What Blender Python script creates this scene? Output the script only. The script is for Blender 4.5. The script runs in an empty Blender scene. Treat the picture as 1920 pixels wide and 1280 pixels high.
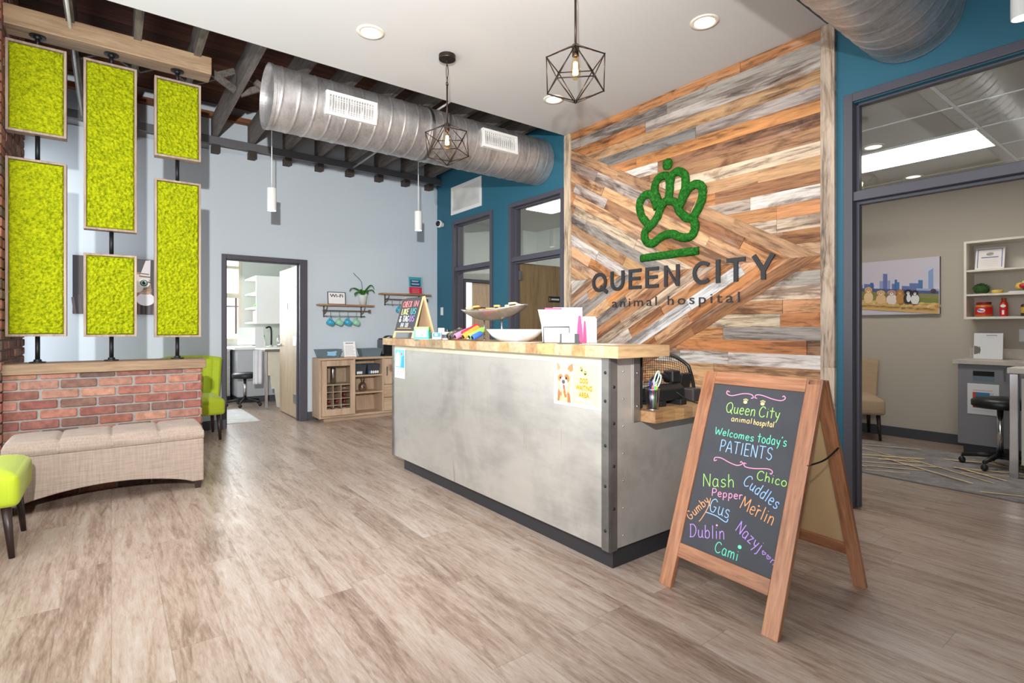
import bpy, bmesh, math, random
from mathutils import Vector, Matrix, noise

SC = bpy.context.scene
COL = SC.collection
R = math.radians
rnd = random.Random(11)

# ------------------------------------------------------------------ camera
TH = math.atan2(751, 995)            # heading between the two wall directions
cam_d = bpy.data.cameras.new('camera')
cam_d.sensor_width = 36.0
cam_d.lens = 36.0 * 995.0 / 1920.0
cam_d.shift_y = -25.0 / 1920.0
cam_d.clip_start = 0.05
cam_d.clip_end = 100
cam = bpy.data.objects.new('camera', cam_d)
COL.objects.link(cam)
cam.location = (0, 0, 1.2)
cam.rotation_euler = (R(90), 0, -TH)
SC.camera = cam

# ------------------------------------------------------------------ colour management
SC.view_settings.view_transform = 'Standard'
SC.view_settings.look = 'None'
SC.view_settings.exposure = 0.0
SC.view_settings.gamma = 1.0
SC.view_settings.use_curve_mapping = False
SC.cycles.use_denoising = True
SC.cycles.max_bounces = 9
SC.cycles.diffuse_bounces = 5
SC.cycles.glossy_bounces = 4
SC.cycles.transparent_max_bounces = 12
SC.cycles.sample_clamp_indirect = 6.0
SC.cycles.caustics_reflective = False
SC.cycles.caustics_refractive = False

# ------------------------------------------------------------------ world: overcast daylight outside the shop windows
world = bpy.data.worlds.new('daylight')
SC.world = world
world.use_nodes = True
bg = world.node_tree.nodes['Background']
bg.inputs['Color'].default_value = (0.93, 0.97, 1.0, 1)
bg.inputs['Strength'].default_value = 2.3

def lamp(name, kind, loc, energy, color=(1, 1, 1), target=None, **kw):
    d = bpy.data.lights.new(name, kind)
    d.energy = energy
    d.color = color
    for k, v in kw.items():
        setattr(d, k, v)
    o = bpy.data.objects.new(name, d)
    o.location = loc
    if target is not None:
        o.rotation_euler = (Vector(target) - Vector(loc)).to_track_quat('-Z', 'Y').to_euler()
    COL.objects.link(o)
    return o

# daylight falling through the street windows (wall_left) and the exam room window
lamp('window_daylight', 'AREA', (-0.95, 1.2, 1.75), 78, (0.95, 0.98, 1.0), target=(3, 1.2, 1.6),
     shape='RECTANGLE', size=7.2, size_y=2.6)
lamp('corner_window_daylight', 'AREA', (-0.95, 6.62, 1.9), 16, (0.95, 0.98, 1.0), target=(3, 6.62, 1.9),
     shape='RECTANGLE', size=0.85, size_y=2.6)
lamp('exam_window_daylight', 'AREA', (0.9, 10.3, 1.6), 150, (0.97, 0.99, 1.0), target=(1.3, 7, 1.2),
     shape='RECTANGLE', size=1.7, size_y=2.2)
# the photographer's flash beside the camera, its beam aimed down the room
lamp('camera_flash', 'SPOT', (-0.24, -0.15, 1.90), 1120, (1.0, 0.985, 0.95), target=(2.9, 7.1, 2.5),
     spot_size=R(112), spot_blend=1.0, shadow_soft_size=0.035)

# ------------------------------------------------------------------ colours
def lin(v):
    v /= 255.0
    return v / 12.92 if v <= 0.04045 else ((v + 0.055) / 1.055) ** 2.4
def c(r, g, b):
    return (lin(r), lin(g), lin(b))
def mixc(a, b, t):
    return tuple(x + (y - x) * t for x, y in zip(a, b))
def jit(col, amt, r=rnd):
    k = 1 + r.uniform(-amt, amt)
    return tuple(max(0, min(1, x * k * (1 + r.uniform(-amt, amt) * .25))) for x in col)

# ------------------------------------------------------------------ materials
def new_mat(name):
    m = bpy.data.materials.new(name)
    m.use_nodes = True
    nt = m.node_tree
    b = nt.nodes['Principled BSDF']
    return m, nt, b
def nd(nt, t, **kw):
    n = nt.nodes.new(t)
    for k, v in kw.items():
        if hasattr(n, k):
            setattr(n, k, v)
        else:
            n.inputs[k].default_value = v
    return n
def lk(nt, a, b):
    nt.links.new(a, b)
def mathn(nt, op, a, b=None, cc=None):
    n = nt.nodes.new('ShaderNodeMath')
    n.operation = op
    for i, x in enumerate((a, b, cc)):
        if x is None:
            continue
        if isinstance(x, (int, float)):
            n.inputs[i].default_value = x
        else:
            lk(nt, x, n.inputs[i])
    return n.outputs[0]
def ramp(nt, fac, stops, interp='LINEAR'):
    n = nt.nodes.new('ShaderNodeValToRGB')
    n.color_ramp.interpolation = interp
    e = n.color_ramp.elements
    while len(e) < len(stops):
        e.new(0.5)
    for el, (p, col) in zip(e, stops):
        el.position = p
        el.color = (*col, 1) if len(col) == 3 else col
    lk(nt, fac, n.inputs[0])
    return n.outputs[0]
def mixn(nt, kind, fac, a, b):
    n = nt.nodes.new('ShaderNodeMix')
    n.data_type = 'RGBA'
    n.blend_type = kind
    for s, x in (('Factor_Float', fac), ('A_Color', a), ('B_Color', b)):
        i = next(q for q in n.inputs if q.identifier == s)
        if isinstance(x, (int, float)):
            i.default_value = x
        elif isinstance(x, tuple):
            i.default_value = (*x, 1) if len(x) == 3 else x
        else:
            lk(nt, x, i)
    return next(q for q in n.outputs if q.identifier == 'Result_Color')
def coords(nt, kind='Object', scale=(1, 1, 1), rot=(0, 0, 0)):
    t = nt.nodes.new('ShaderNodeTexCoord')
    m = nt.nodes.new('ShaderNodeMapping')
    m.inputs['Scale'].default_value = scale
    m.inputs['Rotation'].default_value = rot
    lk(nt, t.outputs[kind], m.inputs['Vector'])
    return m.outputs[0]
def noisen(nt, vec, scale, detail=4, rough=.55, dist=0.0):
    n = nt.nodes.new('ShaderNodeTexNoise')
    n.inputs['Scale'].default_value = scale
    n.inputs['Detail'].default_value = detail
    n.inputs['Roughness'].default_value = rough
    n.inputs['Distortion'].default_value = dist
    lk(nt, vec, n.inputs['Vector'])
    return n.outputs['Fac']
def bumpn(nt, bsdf, h, strength=.2, dist=.01):
    n = nt.nodes.new('ShaderNodeBump')
    n.inputs['Strength'].default_value = strength
    n.inputs['Distance'].default_value = dist
    lk(nt, h, n.inputs['Height'])
    lk(nt, n.outputs[0], bsdf.inputs['Normal'])

MATS = {}
def plain(name, col, rough=.5, metal=0.0, var=.06, scale=6.0, bump=0.0, stretch=(1, 1, 1), spec=.5, attr=False, bscale=None):
    """paint, plastic, metal: one colour with a little procedural unevenness; attr = colour comes from the mesh's Col attribute"""
    if name in MATS:
        return MATS[name]
    m, nt, b = new_mat(name)
    v = coords(nt, 'Object', stretch)
    n = noisen(nt, v, scale)
    if attr:
        a = nd(nt, 'ShaderNodeAttribute', attribute_name='Col').outputs['Color']
    else:
        a = col
    lo, hi = 1 - var, 1 + var
    f = ramp(nt, n, [(.3, (lo, lo, lo)), (.7, (hi, hi, hi))])
    lk(nt, mixn(nt, 'MULTIPLY', 1.0, a, f), b.inputs['Base Color'])
    b.inputs['Roughness'].default_value = rough
    b.inputs['Metallic'].default_value = metal
    b.inputs['Specular IOR Level'].default_value = spec
    if bump:
        bumpn(nt, b, noisen(nt, v, bscale or scale * 8), bump, .004)
    MATS[name] = m
    return m
def woody(name, stops, axis='X', scale=1.0, rough=.55, attr=False, uv=False, bump=.15, contrast=1.0, stain=False):
    """boards: grain stretched along one axis, rings and knots; stops = colours dark..light"""
    if name in MATS:
        return MATS[name]
    m, nt, b = new_mat(name)
    st = {'X': (.09, 1, 1), 'Y': (1, .09, 1), 'Z': (1, 1, .09)}[axis]
    v = coords(nt, 'UV' if uv else 'Object', tuple(k * scale for k in st))
    big = noisen(nt, v, 9, 3, .5, 1.4)
    fine = noisen(nt, v, 70, 5, .65, .4)
    saw = noisen(nt, v, 22, 4, .6, 2.5)
    f = mathn(nt, 'ADD', mathn(nt, 'MULTIPLY', big, .45), mathn(nt, 'ADD', mathn(nt, 'MULTIPLY', fine, .27), mathn(nt, 'MULTIPLY', saw, .28)))
    f = mathn(nt, 'ADD', mathn(nt, 'MULTIPLY', mathn(nt, 'SUBTRACT', f, .5), contrast), .5)
    k = len(stops)
    colr = ramp(nt, f, [(.33 + .34 * i / (k - 1), s) for i, s in enumerate(stops)])
    if attr:
        a = nd(nt, 'ShaderNodeAttribute', attribute_name='Col').outputs['Color']
        colr = mixn(nt, 'MULTIPLY', 1.0, a, colr)
    if stain:
        sv = coords(nt, 'UV', (.55, 1.6, 1))
        sn = noisen(nt, sv, 3.2, 5, .62, 1.2)
        colr = mixn(nt, 'MULTIPLY', ramp(nt, sn, [(.53, (0, 0, 0)), (.68, (.9,) * 3)]), colr, (.30, .20, .13))
        sn2 = noisen(nt, coords(nt, 'UV', (.3, 3, 1)), 4.5, 4, .6, .6)
        colr = mixn(nt, 'MIX', ramp(nt, sn2, [(.58, (0, 0, 0)), (.75, (.5,) * 3)]), colr, (.48, .45, .42))
    lk(nt, colr, b.inputs['Base Color'])
    b.inputs['Roughness'].default_value = rough
    bumpn(nt, b, fine, bump, .003)
    MATS[name] = m
    return m
def glow(name, col, strength):
    if name in MATS:
        return MATS[name]
    m, nt, b = new_mat(name)
    b.inputs['Base Color'].default_value = (*col, 1)
    b.inputs['Emission Color'].default_value = (*col, 1)
    b.inputs['Emission Strength'].default_value = strength
    MATS[name] = m
    return m
def glass(name, tint=(1, 1, 1), refl=.12, rough=.02):
    if name in MATS:
        return MATS[name]
    m = bpy.data.materials.new(name)
    m.use_nodes = True
    nt = m.node_tree
    nt.nodes.clear()
    out = nt.nodes.new('ShaderNodeOutputMaterial')
    t = nt.nodes.new('ShaderNodeBsdfTransparent')
    t.inputs[0].default_value = (*tint, 1)
    g = nt.nodes.new('ShaderNodeBsdfGlossy')
    g.inputs['Roughness'].default_value = rough
    fr = nt.nodes.new('ShaderNodeFresnel')
    fr.inputs[0].default_value = 1.45
    mx = nt.nodes.new('ShaderNodeMixShader')
    gm = nt.nodes.new('ShaderNodeNewGeometry')          # reflect on the outer face only
    front = mathn(nt, 'SUBTRACT', 1.0, gm.outputs['Backfacing'])
    lk(nt, mathn(nt, 'MINIMUM', mathn(nt, 'MULTIPLY', mathn(nt, 'MULTIPLY', fr.outputs[0], refl / .05), front), .8), mx.inputs[0])
    lk(nt, t.outputs[0], mx.inputs[1])
    lk(nt, g.outputs[0], mx.inputs[2])
    lk(nt, mx.outputs[0], out.inputs[0])
    MATS[name] = m
    return m

# ------------------------------------------------------------------ mesh builder
class MB:
    def __init__(s):
        s.v = []; s.f = []; s.c = []; s.uv = []
    def add(s, vs, fs, col=(1, 1, 1), uvs=None):
        o = len(s.v)
        s.v += [tuple(p) for p in vs]
        for f in fs:
            s.f.append([o + i for i in f])
            s.c.append(col)
            s.uv.append([uvs[i] for i in f] if uvs else None)
        return s
    def box(s, x0, x1, y0, y1, z0, z1, col=(1, 1, 1), M=None):
        vs = [Vector((x, y, z)) for z in (z0, z1) for y in (y0, y1) for x in (x0, x1)]
        if M is not None:
            vs = [M @ p for p in vs]
        return s.add(vs, [(0, 2, 3, 1), (4, 5, 7, 6), (0, 1, 5, 4), (2, 6, 7, 3), (0, 4, 6, 2), (1, 3, 7, 5)], col)
    def prism(s, pts, d, col=(1, 1, 1), uvs=None):
        """closed polygon pts (3D, any winding) pushed along vector d"""
        n = len(pts); d = Vector(d)
        a = [Vector(p) for p in pts]; b = [p + d for p in a]
        nrm = Vector((0, 0, 0))
        for i in range(n):
            nrm += a[i].cross(a[(i + 1) % n])
        fl = nrm.dot(d) > 0
        f0 = list(range(n)); f1 = list(range(n, 2 * n))
        fs = [f0[::-1] if fl else f0, f1 if fl else f1[::-1]]
        for i in range(n):
            j = (i + 1) % n
            fs.append((i, j, n + j, n + i) if fl else (j, i, n + i, n + j))
        return s.add(a + b, fs, col, (uvs + uvs) if uvs else None)
    def tube(s, path, r, n=8, closed=False, col=(1, 1, 1), caps=True, up=None):
        P_ = [Vector(p) for p in path]; k = len(P_)
        rs = r if isinstance(r, (list, tuple)) else [r] * k
        ring = []
        t0 = (P_[1] - P_[0]).normalized()
        u = Vector(up) if up else (Vector((0, 0, 1)) if abs(t0.z) < .9 else Vector((1, 0, 0)))
        for i in range(k):
            if closed:
                t = (P_[(i + 1) % k] - P_[i - 1])
            else:
                t = P_[min(i + 1, k - 1)] - P_[max(i - 1, 0)]
            if t.length < 1e-9:
                t = t0
            t = t.normalized()
            u = (u - t * u.dot(t))
            if u.length < 1e-6:
                u = Vector((1, .3, .2)) - t * Vector((1, .3, .2)).dot(t)
            u = u.normalized()
            w = t.cross(u)
            ring.append([P_[i] + (u * math.cos(2 * math.pi * j / n) + w * math.sin(2 * math.pi * j / n)) * rs[i] for j in range(n)])
        vs = [p for q in ring for p in q]
        fs = []
        for i in range(k if closed else k - 1):
            for j in range(n):
                a, b2 = i * n + j, i * n + (j + 1) % n
                d2 = ((i + 1) % k) * n
                fs.append((a, b2, d2 + (j + 1) % n, d2 + j))
        if caps and not closed:
            fs.append(tuple(range(n))[::-1])
            fs.append(tuple((k - 1) * n + j for j in range(n)))
        return s.add(vs, fs, col)
    def lathe(s, prof, cx=0, cy=0, z=0, n=24, col=(1, 1, 1), M=None, caps=True):
        """prof = [(radius, height)...] about a vertical axis"""
        vs = []
        for r, h in prof:
            for j in range(n):
                a = 2 * math.pi * j / n
                vs.append(Vector((r * math.cos(a), r * math.sin(a), h)))
        if M is None:
            M = Matrix.Translation((cx, cy, z))
        vs = [M @ p for p in vs]
        fs = []
        for i in range(len(prof) - 1):
            for j in range(n):
                a, b2 = i * n + j, i * n + (j + 1) % n
                fs.append((a, b2, b2 + n, a + n))
        if caps:
            if prof[0][0] > 1e-5:
                fs.append(tuple(range(n))[::-1])
            if prof[-1][0] > 1e-5:
                fs.append(tuple((len(prof) - 1) * n + j for j in range(n)))
        return s.add(vs, fs, col)
    def ball(s, ctr, r, n=14, m=8, col=(1, 1, 1), M=None):
        rx, ry, rz = r if isinstance(r, (list, tuple)) else (r, r, r)
        vs = []
        for i in range(m + 1):
            a = math.pi * i / m
            for j in range(n):
                b2 = 2 * math.pi * j / n
                p = Vector((rx * math.sin(a) * math.cos(b2), ry * math.sin(a) * math.sin(b2), -rz * math.cos(a)))
                vs.append((M @ p if M is not None else p) + Vector(ctr))
        fs = []
        for i in range(m):
            for j in range(n):
                a, b2 = i * n + j, i * n + (j + 1) % n
                fs.append((a, b2, b2 + n, a + n))
        return s.add(vs, fs, col)
    def grid(s, fn, nu, nv, col=(1, 1, 1), flip=False, uvs=False):
        vs = [fn(i / nu, j / nv) for j in range(nv + 1) for i in range(nu + 1)]
        fs = []
        for j in range(nv):
            for i in range(nu):
                a = j * (nu + 1) + i
                q = (a, a + 1, a + nu + 2, a + nu + 1)
                fs.append(q[::-1] if flip else q)
        return s.add(vs, fs, col)
    def xf(s, M):
        s.v = [tuple(M @ Vector(p)) for p in s.v]
        return s

def world_off(o):
    w = Vector((0, 0, 0))
    while o is not None:
        w += Vector(o.location)
        o = o.parent
    return w
def part(name, mb, mat, parent=None, W=False, bevel=0.0, smooth=False, weld=True, seg=2):
    """link one mesh object; W: the vertices are in world coordinates"""
    me = bpy.data.meshes.new(name)
    off = world_off(parent) if (W and parent is not None) else Vector((0, 0, 0))
    me.from_pydata([tuple(Vector(p) - off) for p in mb.v], [], mb.f)
    ca = me.color_attributes.new('Col', 'FLOAT_COLOR', 'CORNER')
    buf = []
    for f, col in zip(mb.f, mb.c):
        buf += [*col, 1.0] * len(f)
    ca.data.foreach_set('color', buf)
    if any(u is not None for u in mb.uv):
        ul = me.uv_layers.new(name='UVMap')
        buf = []
        for f, u in zip(mb.f, mb.uv):
            for i in range(len(f)):
                buf += list(u[i]) if u else [0, 0]
        ul.data.foreach_set('uv', buf)
    me.materials.append(mat)
    if smooth:
        me.polygons.foreach_set('use_smooth', [True] * len(me.polygons))
    me.update()
    o = bpy.data.objects.new(name, me)
    COL.objects.link(o)
    o.parent = parent
    if bevel:
        m = o.modifiers.new('edge', 'BEVEL')
        m.width = bevel
        m.segments = seg
        m.limit_method = 'ANGLE'
        m.angle_limit = R(40)
        if smooth:
            m.harden_normals = False
    return o
def tag(o, label=None, cat=None, group=None, kind=None):
    if label: o['label'] = label
    if cat: o['category'] = cat
    if group: o['group'] = group
    if kind: o['kind'] = kind
    return o
def thing(name, label, cat, loc=(0, 0, 0), rz=0.0, group=None):
    o = bpy.data.objects.new(name, None)
    o.empty_display_size = .1
    COL.objects.link(o)
    o.location = loc
    o.rotation_euler = (0, 0, rz)
    return tag(o, label, cat, group)
def struct(name, mb, mat, parent=None, **kw):
    o = part(name, mb, mat, parent, **kw)
    o['kind'] = 'structure'
    return o
def single(name, mb, mat, label, cat, group=None, **kw):
    return tag(part(name, mb, mat, None, **kw), label, cat, group)
def dup(o, loc=None, rz=None, label=None, parent=None):
    r = o.copy()
    COL.objects.link(r)
    if parent is not None:
        r.parent = parent
    if loc is not None: r.location = loc
    if rz is not None: r.rotation_euler = (0, 0, rz)
    if label: r['label'] = label
    for ch in list(o.children):
        dup(ch, parent=r)
    return r
def smooth_path(pts, k=6, closed=False):
    """Catmull-Rom through the points"""
    P_ = [Vector(p) for p in pts]; n = len(P_)
    if n < 3:
        return P_
    out = []
    for i in range(n if closed else n - 1):
        if closed:
            a, b2, c2, d2 = P_[i - 1], P_[i], P_[(i + 1) % n], P_[(i + 2) % n]
        else:
            a, b2, c2, d2 = P_[max(i - 1, 0)], P_[i], P_[i + 1], P_[min(i + 2, n - 1)]
        for j in range(k):
            t = j / k
            out.append(.5 * ((2 * b2) + (c2 - a) * t + (2 * a - 5 * b2 + 4 * c2 - d2) * t * t + (3 * b2 - a - 3 * c2 + d2) * t ** 3))
    if not closed:
        out.append(P_[-1])
    return out
def text_mb(body, size, M, col=(1, 1, 1), thick=.001, weight=0.0, spacing=1.0, align='LEFT', mb=None, fit=None):
    """lettering in the built-in typeface, laid in the plane of M (x right, y up, z towards the reader)"""
    cu = bpy.data.curves.new('lettering', 'FONT')
    cu.body = body; cu.size = size; cu.offset = weight; cu.space_character = spacing; cu.align_x = align
    cu.resolution_u = 3
    ob = bpy.data.objects.new('lettering', cu)
    COL.objects.link(ob)
    dg = bpy.context.evaluated_depsgraph_get()
    me = bpy.data.meshes.new_from_object(ob.evaluated_get(dg))
    mb = mb or MB()
    vs = [v.co.copy() for v in me.vertices]
    if fit and vs:
        x0 = min(p.x for p in vs); x1 = max(p.x for p in vs)
        k = fit / max(1e-6, x1 - x0)
        for p in vs: p.x = (p.x - x0) * k
    n = len(vs)
    fs = [tuple(p.vertices) for p in me.polygons]
    ed = {}
    for f in fs:
        for i in range(len(f)):
            e = (f[i], f[(i + 1) % len(f)])
            ed[e] = ed.get(e, 0) + 1
    if thick:
        top = [p + Vector((0, 0, thick)) for p in vs]
        sides = [(a, b2, n + b2, n + a) for (a, b2) in ed if (b2, a) not in ed]
        mb.add([M @ p for p in vs + top], [tuple(n + i for i in f) for f in fs] + sides, col)
    else:
        mb.add([M @ p for p in vs], fs, col)
    bpy.data.objects.remove(ob); bpy.data.meshes.remove(me); bpy.data.curves.remove(cu)
    return mb
def frame_M(o, x, y):
    """matrix of a plane: origin o, x along the writing, y up, z out towards the reader"""
    x = Vector(x).normalized(); y = Vector(y); y = (y - x * y.dot(x)).normalized(); z = x.cross(y)
    return Matrix(((x.x, y.x, z.x, o[0]), (x.y, y.y, z.y, o[1]), (x.z, y.z, z.z, o[2]), (0, 0, 0, 1)))
def part_pieces(name, mb, mat, parent, axis=1, **k):
    """one part per piece that stands apart along an axis (a letter with its dot stays together)"""
    n = len(mb.v); root = list(range(n))
    def find(i):
        while root[i] != i:
            root[i] = root[root[i]]; i = root[i]
        return i
    for f in mb.f:
        for i in f[1:]: root[find(i)] = find(f[0])
    comp = {}
    for i in range(n): comp.setdefault(find(i), []).append(i)
    boxes = sorted([min(mb.v[i][axis] for i in q), max(mb.v[i][axis] for i in q), set(q)] for q in comp.values())
    merged = []
    for b in boxes:
        if merged and b[0] < merged[-1][1] - .002:
            merged[-1][1] = max(merged[-1][1], b[1]); merged[-1][2] |= b[2]
        else: merged.append(b)
    for lo, hi, q in merged:
        m2 = MB(); ix = {i: j for j, i in enumerate(sorted(q))}
        m2.add([mb.v[i] for i in sorted(q)], [])
        for f, col, uv in zip(mb.f, mb.c, mb.uv):
            if f[0] in q:
                m2.f.append([ix[i] for i in f]); m2.c.append(col); m2.uv.append(uv)
        part(name, m2, mat, parent, **k)
class Art:
    """flat printed picture: coloured shapes laid one over the other in the plane M"""
    def __init__(s, M, step=.00025):
        s.M = M; s.mb = MB(); s.h = 0.0; s.step = step
    def poly(s, pts, col):
        s.h += s.step
        a = 0
        for i in range(len(pts)):
            x0, y0 = pts[i]; x1, y1 = pts[(i + 1) % len(pts)]
            a += x0 * y1 - x1 * y0
        if a < 0: pts = pts[::-1]
        s.mb.add([s.M @ Vector((x, y, s.h)) for x, y in pts], [tuple(range(len(pts)))], col)
        return s
    def rect(s, x0, x1, y0, y1, col):
        return s.poly([(x0, y0), (x1, y0), (x1, y1), (x0, y1)], col)
    def oval(s, x, y, rx, ry, col, rot=0, n=18):
        q = R(rot)
        return s.poly([(x + rx * math.cos(t) * math.cos(q) - ry * math.sin(t) * math.sin(q), y + rx * math.cos(t) * math.sin(q) + ry * math.sin(t) * math.cos(q)) for t in [2 * math.pi * i / n for i in range(n)]], col)
    def line(s, x0, y0, x1, y1, w, col):
        d = Vector((x1 - x0, y1 - y0)); L = d.length or 1; nx, ny = -d.y / L * w / 2, d.x / L * w / 2
        return s.poly([(x0 + nx, y0 + ny), (x0 - nx, y0 - ny), (x1 - nx, y1 - ny), (x1 + nx, y1 + ny)], col)
    def text(s, body, size, x, y, col, align='LEFT', weight=0.0, fit=None, spacing=1.0):
        s.h += s.step
        text_mb(body, size, s.M @ Matrix.Translation((x, y, s.h)), col, 0, weight, spacing, align, s.mb, fit)
        return s
# ------------------------------------------------------------------ shared materials
M_ceil = plain('white_ceiling_paint', c(208, 209, 210), .8, var=.012, scale=1.5)
M_blue = plain('pale_blue_grey_paint', c(206, 217, 227), .7, var=.012, scale=1.2, bump=.03, bscale=300)
M_teal = plain('teal_paint', c(40, 100, 122), .6, var=.02, scale=1.2, bump=.03, bscale=300)
M_tan = plain('warm_grey_paint', c(190, 181, 168), .7, var=.012, scale=1.2, bump=.03, bscale=300)
M_hallpaint = plain('pale_green_grey_paint', c(205, 210, 205), .7, var=.012, scale=1.2)
M_frame = plain('slate_frame_paint', c(78, 77, 88), .45, var=.03, scale=3)
M_base = plain('dark_grey_base', c(72, 74, 80), .5, var=.03)
M_black = plain('black_plastic', c(30, 30, 32), .4, var=.05)
M_blackmetal = plain('black_steel', c(38, 38, 40), .45, .6, var=.08)
M_white = plain('white_plastic', c(238, 238, 236), .4, var=.012)
M_paper = plain('white_paper', c(226, 226, 228), .7, var=.008)
M_chrome = plain('chrome', c(215, 215, 218), .18, 1.0, var=.03)
M_steelpart = plain('satin_steel', c(185, 185, 188), .32, 1.0, var=.05)
M_print = plain('printed_paper', None, .6, var=.004, attr=True)
M_printgloss = plain('printed_canvas', None, .5, var=.01, attr=True)
M_paint_attr = plain('mixed_plastic', None, .4, var=.03, attr=True)
M_glass = glass('window_glass', (.97, .985, .98), .10)
M_acrylic = glass('clear_acrylic', (.96, .98, 1.0), .12, .05)
M_dark = plain('dark_interior', c(24, 22, 22), .9, var=.1)

def floor_mat():
    m, nt, b = new_mat('vinyl_plank_floor')
    t = nt.nodes.new('ShaderNodeTexCoord')
    sx = nt.nodes.new('ShaderNodeSeparateXYZ')
    lk(nt, t.outputs['Object'], sx.inputs[0])
    x, y = sx.outputs[0], sx.outputs[1]
    W_, L_ = .178, 1.22
    row = mathn(nt, 'FLOOR', mathn(nt, 'DIVIDE', x, W_))
    wn = nd(nt, 'ShaderNodeTexWhiteNoise', noise_dimensions='1D')
    lk(nt, row, wn.inputs['W'])
    yo = mathn(nt, 'ADD', mathn(nt, 'DIVIDE', y, L_), mathn(nt, 'MULTIPLY', wn.outputs['Value'], 7.3))
    colm = mathn(nt, 'FLOOR', yo)
    cb = nt.nodes.new('ShaderNodeCombineXYZ')
    lk(nt, row, cb.inputs[0]); lk(nt, colm, cb.inputs[1])
    wn2 = nd(nt, 'ShaderNodeTexWhiteNoise', noise_dimensions='3D')
    lk(nt, cb.outputs[0], wn2.inputs['Vector'])
    pid = wn2.outputs['Value']
    # grain coordinates, shifted board by board
    g = nt.nodes.new('ShaderNodeCombineXYZ')
    lk(nt, mathn(nt, 'ADD', x, mathn(nt, 'MULTIPLY', pid, 13.0)), g.inputs[0])
    lk(nt, mathn(nt, 'MULTIPLY', y, .11), g.inputs[1])
    lk(nt, mathn(nt, 'MULTIPLY', pid, 31.0), g.inputs[2])
    big = noisen(nt, g.outputs[0], 5.5, 3, .5, 1.6)
    mid = noisen(nt, g.outputs[0], 22, 5, .6, 1.8)
    fine = noisen(nt, g.outputs[0], 120, 4, .75, .5)
    f = mathn(nt, 'ADD', mathn(nt, 'ADD', mathn(nt, 'MULTIPLY', big, .32), mathn(nt, 'MULTIPLY', mid, .36)), mathn(nt, 'MULTIPLY', fine, .32))
    f = mathn(nt, 'ADD', f, mathn(nt, 'MULTIPLY', mathn(nt, 'SUBTRACT', pid, .5), .07))
    colr = ramp(nt, f, [(.32, c(104, 84, 70)), (.42, c(142, 121, 107)), (.50, c(168, 148, 134)), (.59, c(182, 167, 156)), (.70, c(190, 182, 176))])
    # seams
    fx = mathn(nt, 'FRACT', mathn(nt, 'DIVIDE', x, W_))
    fy = mathn(nt, 'FRACT', yo)
    ex = mathn(nt, 'LESS_THAN', mathn(nt, 'MINIMUM', fx, mathn(nt, 'SUBTRACT', 1.0, fx)), .0055)
    ey = mathn(nt, 'LESS_THAN', mathn(nt, 'MINIMUM', fy, mathn(nt, 'SUBTRACT', 1.0, fy)), .0009)
    seam = mathn(nt, 'MAXIMUM', ex, ey)
    colr = mixn(nt, 'MIX', mathn(nt, 'MULTIPLY', seam, .45), colr, c(92, 76, 62))
    lk(nt, colr, b.inputs['Base Color'])
    lk(nt, ramp(nt, mid, [(.3, (.38,) * 3), (.7, (.26,) * 3)]), b.inputs['Roughness'])
    b.inputs['Specular IOR Level'].default_value = .45
    bumpn(nt, b, mathn(nt, 'SUBTRACT', fine, seam), .12, .002)
    return m
M_floor = floor_mat()

# ------------------------------------------------------------------ floor, ceilings, walls
YB, XT = 7.12, 3.95          # blue wall and teal wall faces
struct('floor', MB().box(-1.3, 9.5, -4.2, 10.6, -.12, 0), M_floor)
struct('ceiling', MB().box(-.69, XT, 1.605, 4.246, 3.285, 3.42), M_ceil)

# roof deck above the open part
M_deck = woody('old_roof_boards', [c(52, 26, 16), c(92, 50, 30), c(120, 70, 42)], 'X', 1.0, .8, attr=True)
mb = MB()
y = -3.9
while y < 7.3:
    k = rnd.uniform(.7, 1.25)
    mb.box(-.9, 4.2, y, y + .135, 3.86, 3.89, (k, k * rnd.uniform(.9, 1.05), k))
    y += .14
struct('ceiling_deck', mb, M_deck)

# pale blue-grey back wall with the exam room doorway
mb = MB()
DX0, DX1, DZ = 1.094, 1.938, 2.035
mb.box(-.9, DX0 - .01, YB, YB + .14, 0, 3.30).box(DX1 + .01, XT + .1, YB, YB + .14, 0, 3.30).box(DX0 - .01, DX1 + .01, YB, YB + .14, DZ + .01, 3.30)
mb.box(-.9, XT + .1, YB + .02, YB + .14, 3.30, 3.87)
struct('wall_back', mb, M_blue)
mb = MB()
FW = .05
for x0, x1, z0, z1 in ((DX0 - FW, DX0, 0, DZ + FW), (DX1, DX1 + FW + .045, 0, DZ + FW), (DX0, DX1, DZ, DZ + FW)):
    mb.box(x0, x1, YB - .018, YB + .158, z0, z1)
mb.box(DX0, DX0 + .018, YB + .06, YB + .1, 0, DZ).box(DX1 - .018, DX1, YB + .06, YB + .1, 0, DZ).box(DX0, DX1, YB + .06, YB + .1, DZ - .018, DZ)
struct('door_1', mb, M_frame, bevel=.003)
struct('baseboard_back', MB().box(DX1 + .1, XT, YB - .012, YB + .01, 0, .11).box(-.6, DX0 - .055, YB - .012, YB + .01, 0, .11), M_base)

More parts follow.
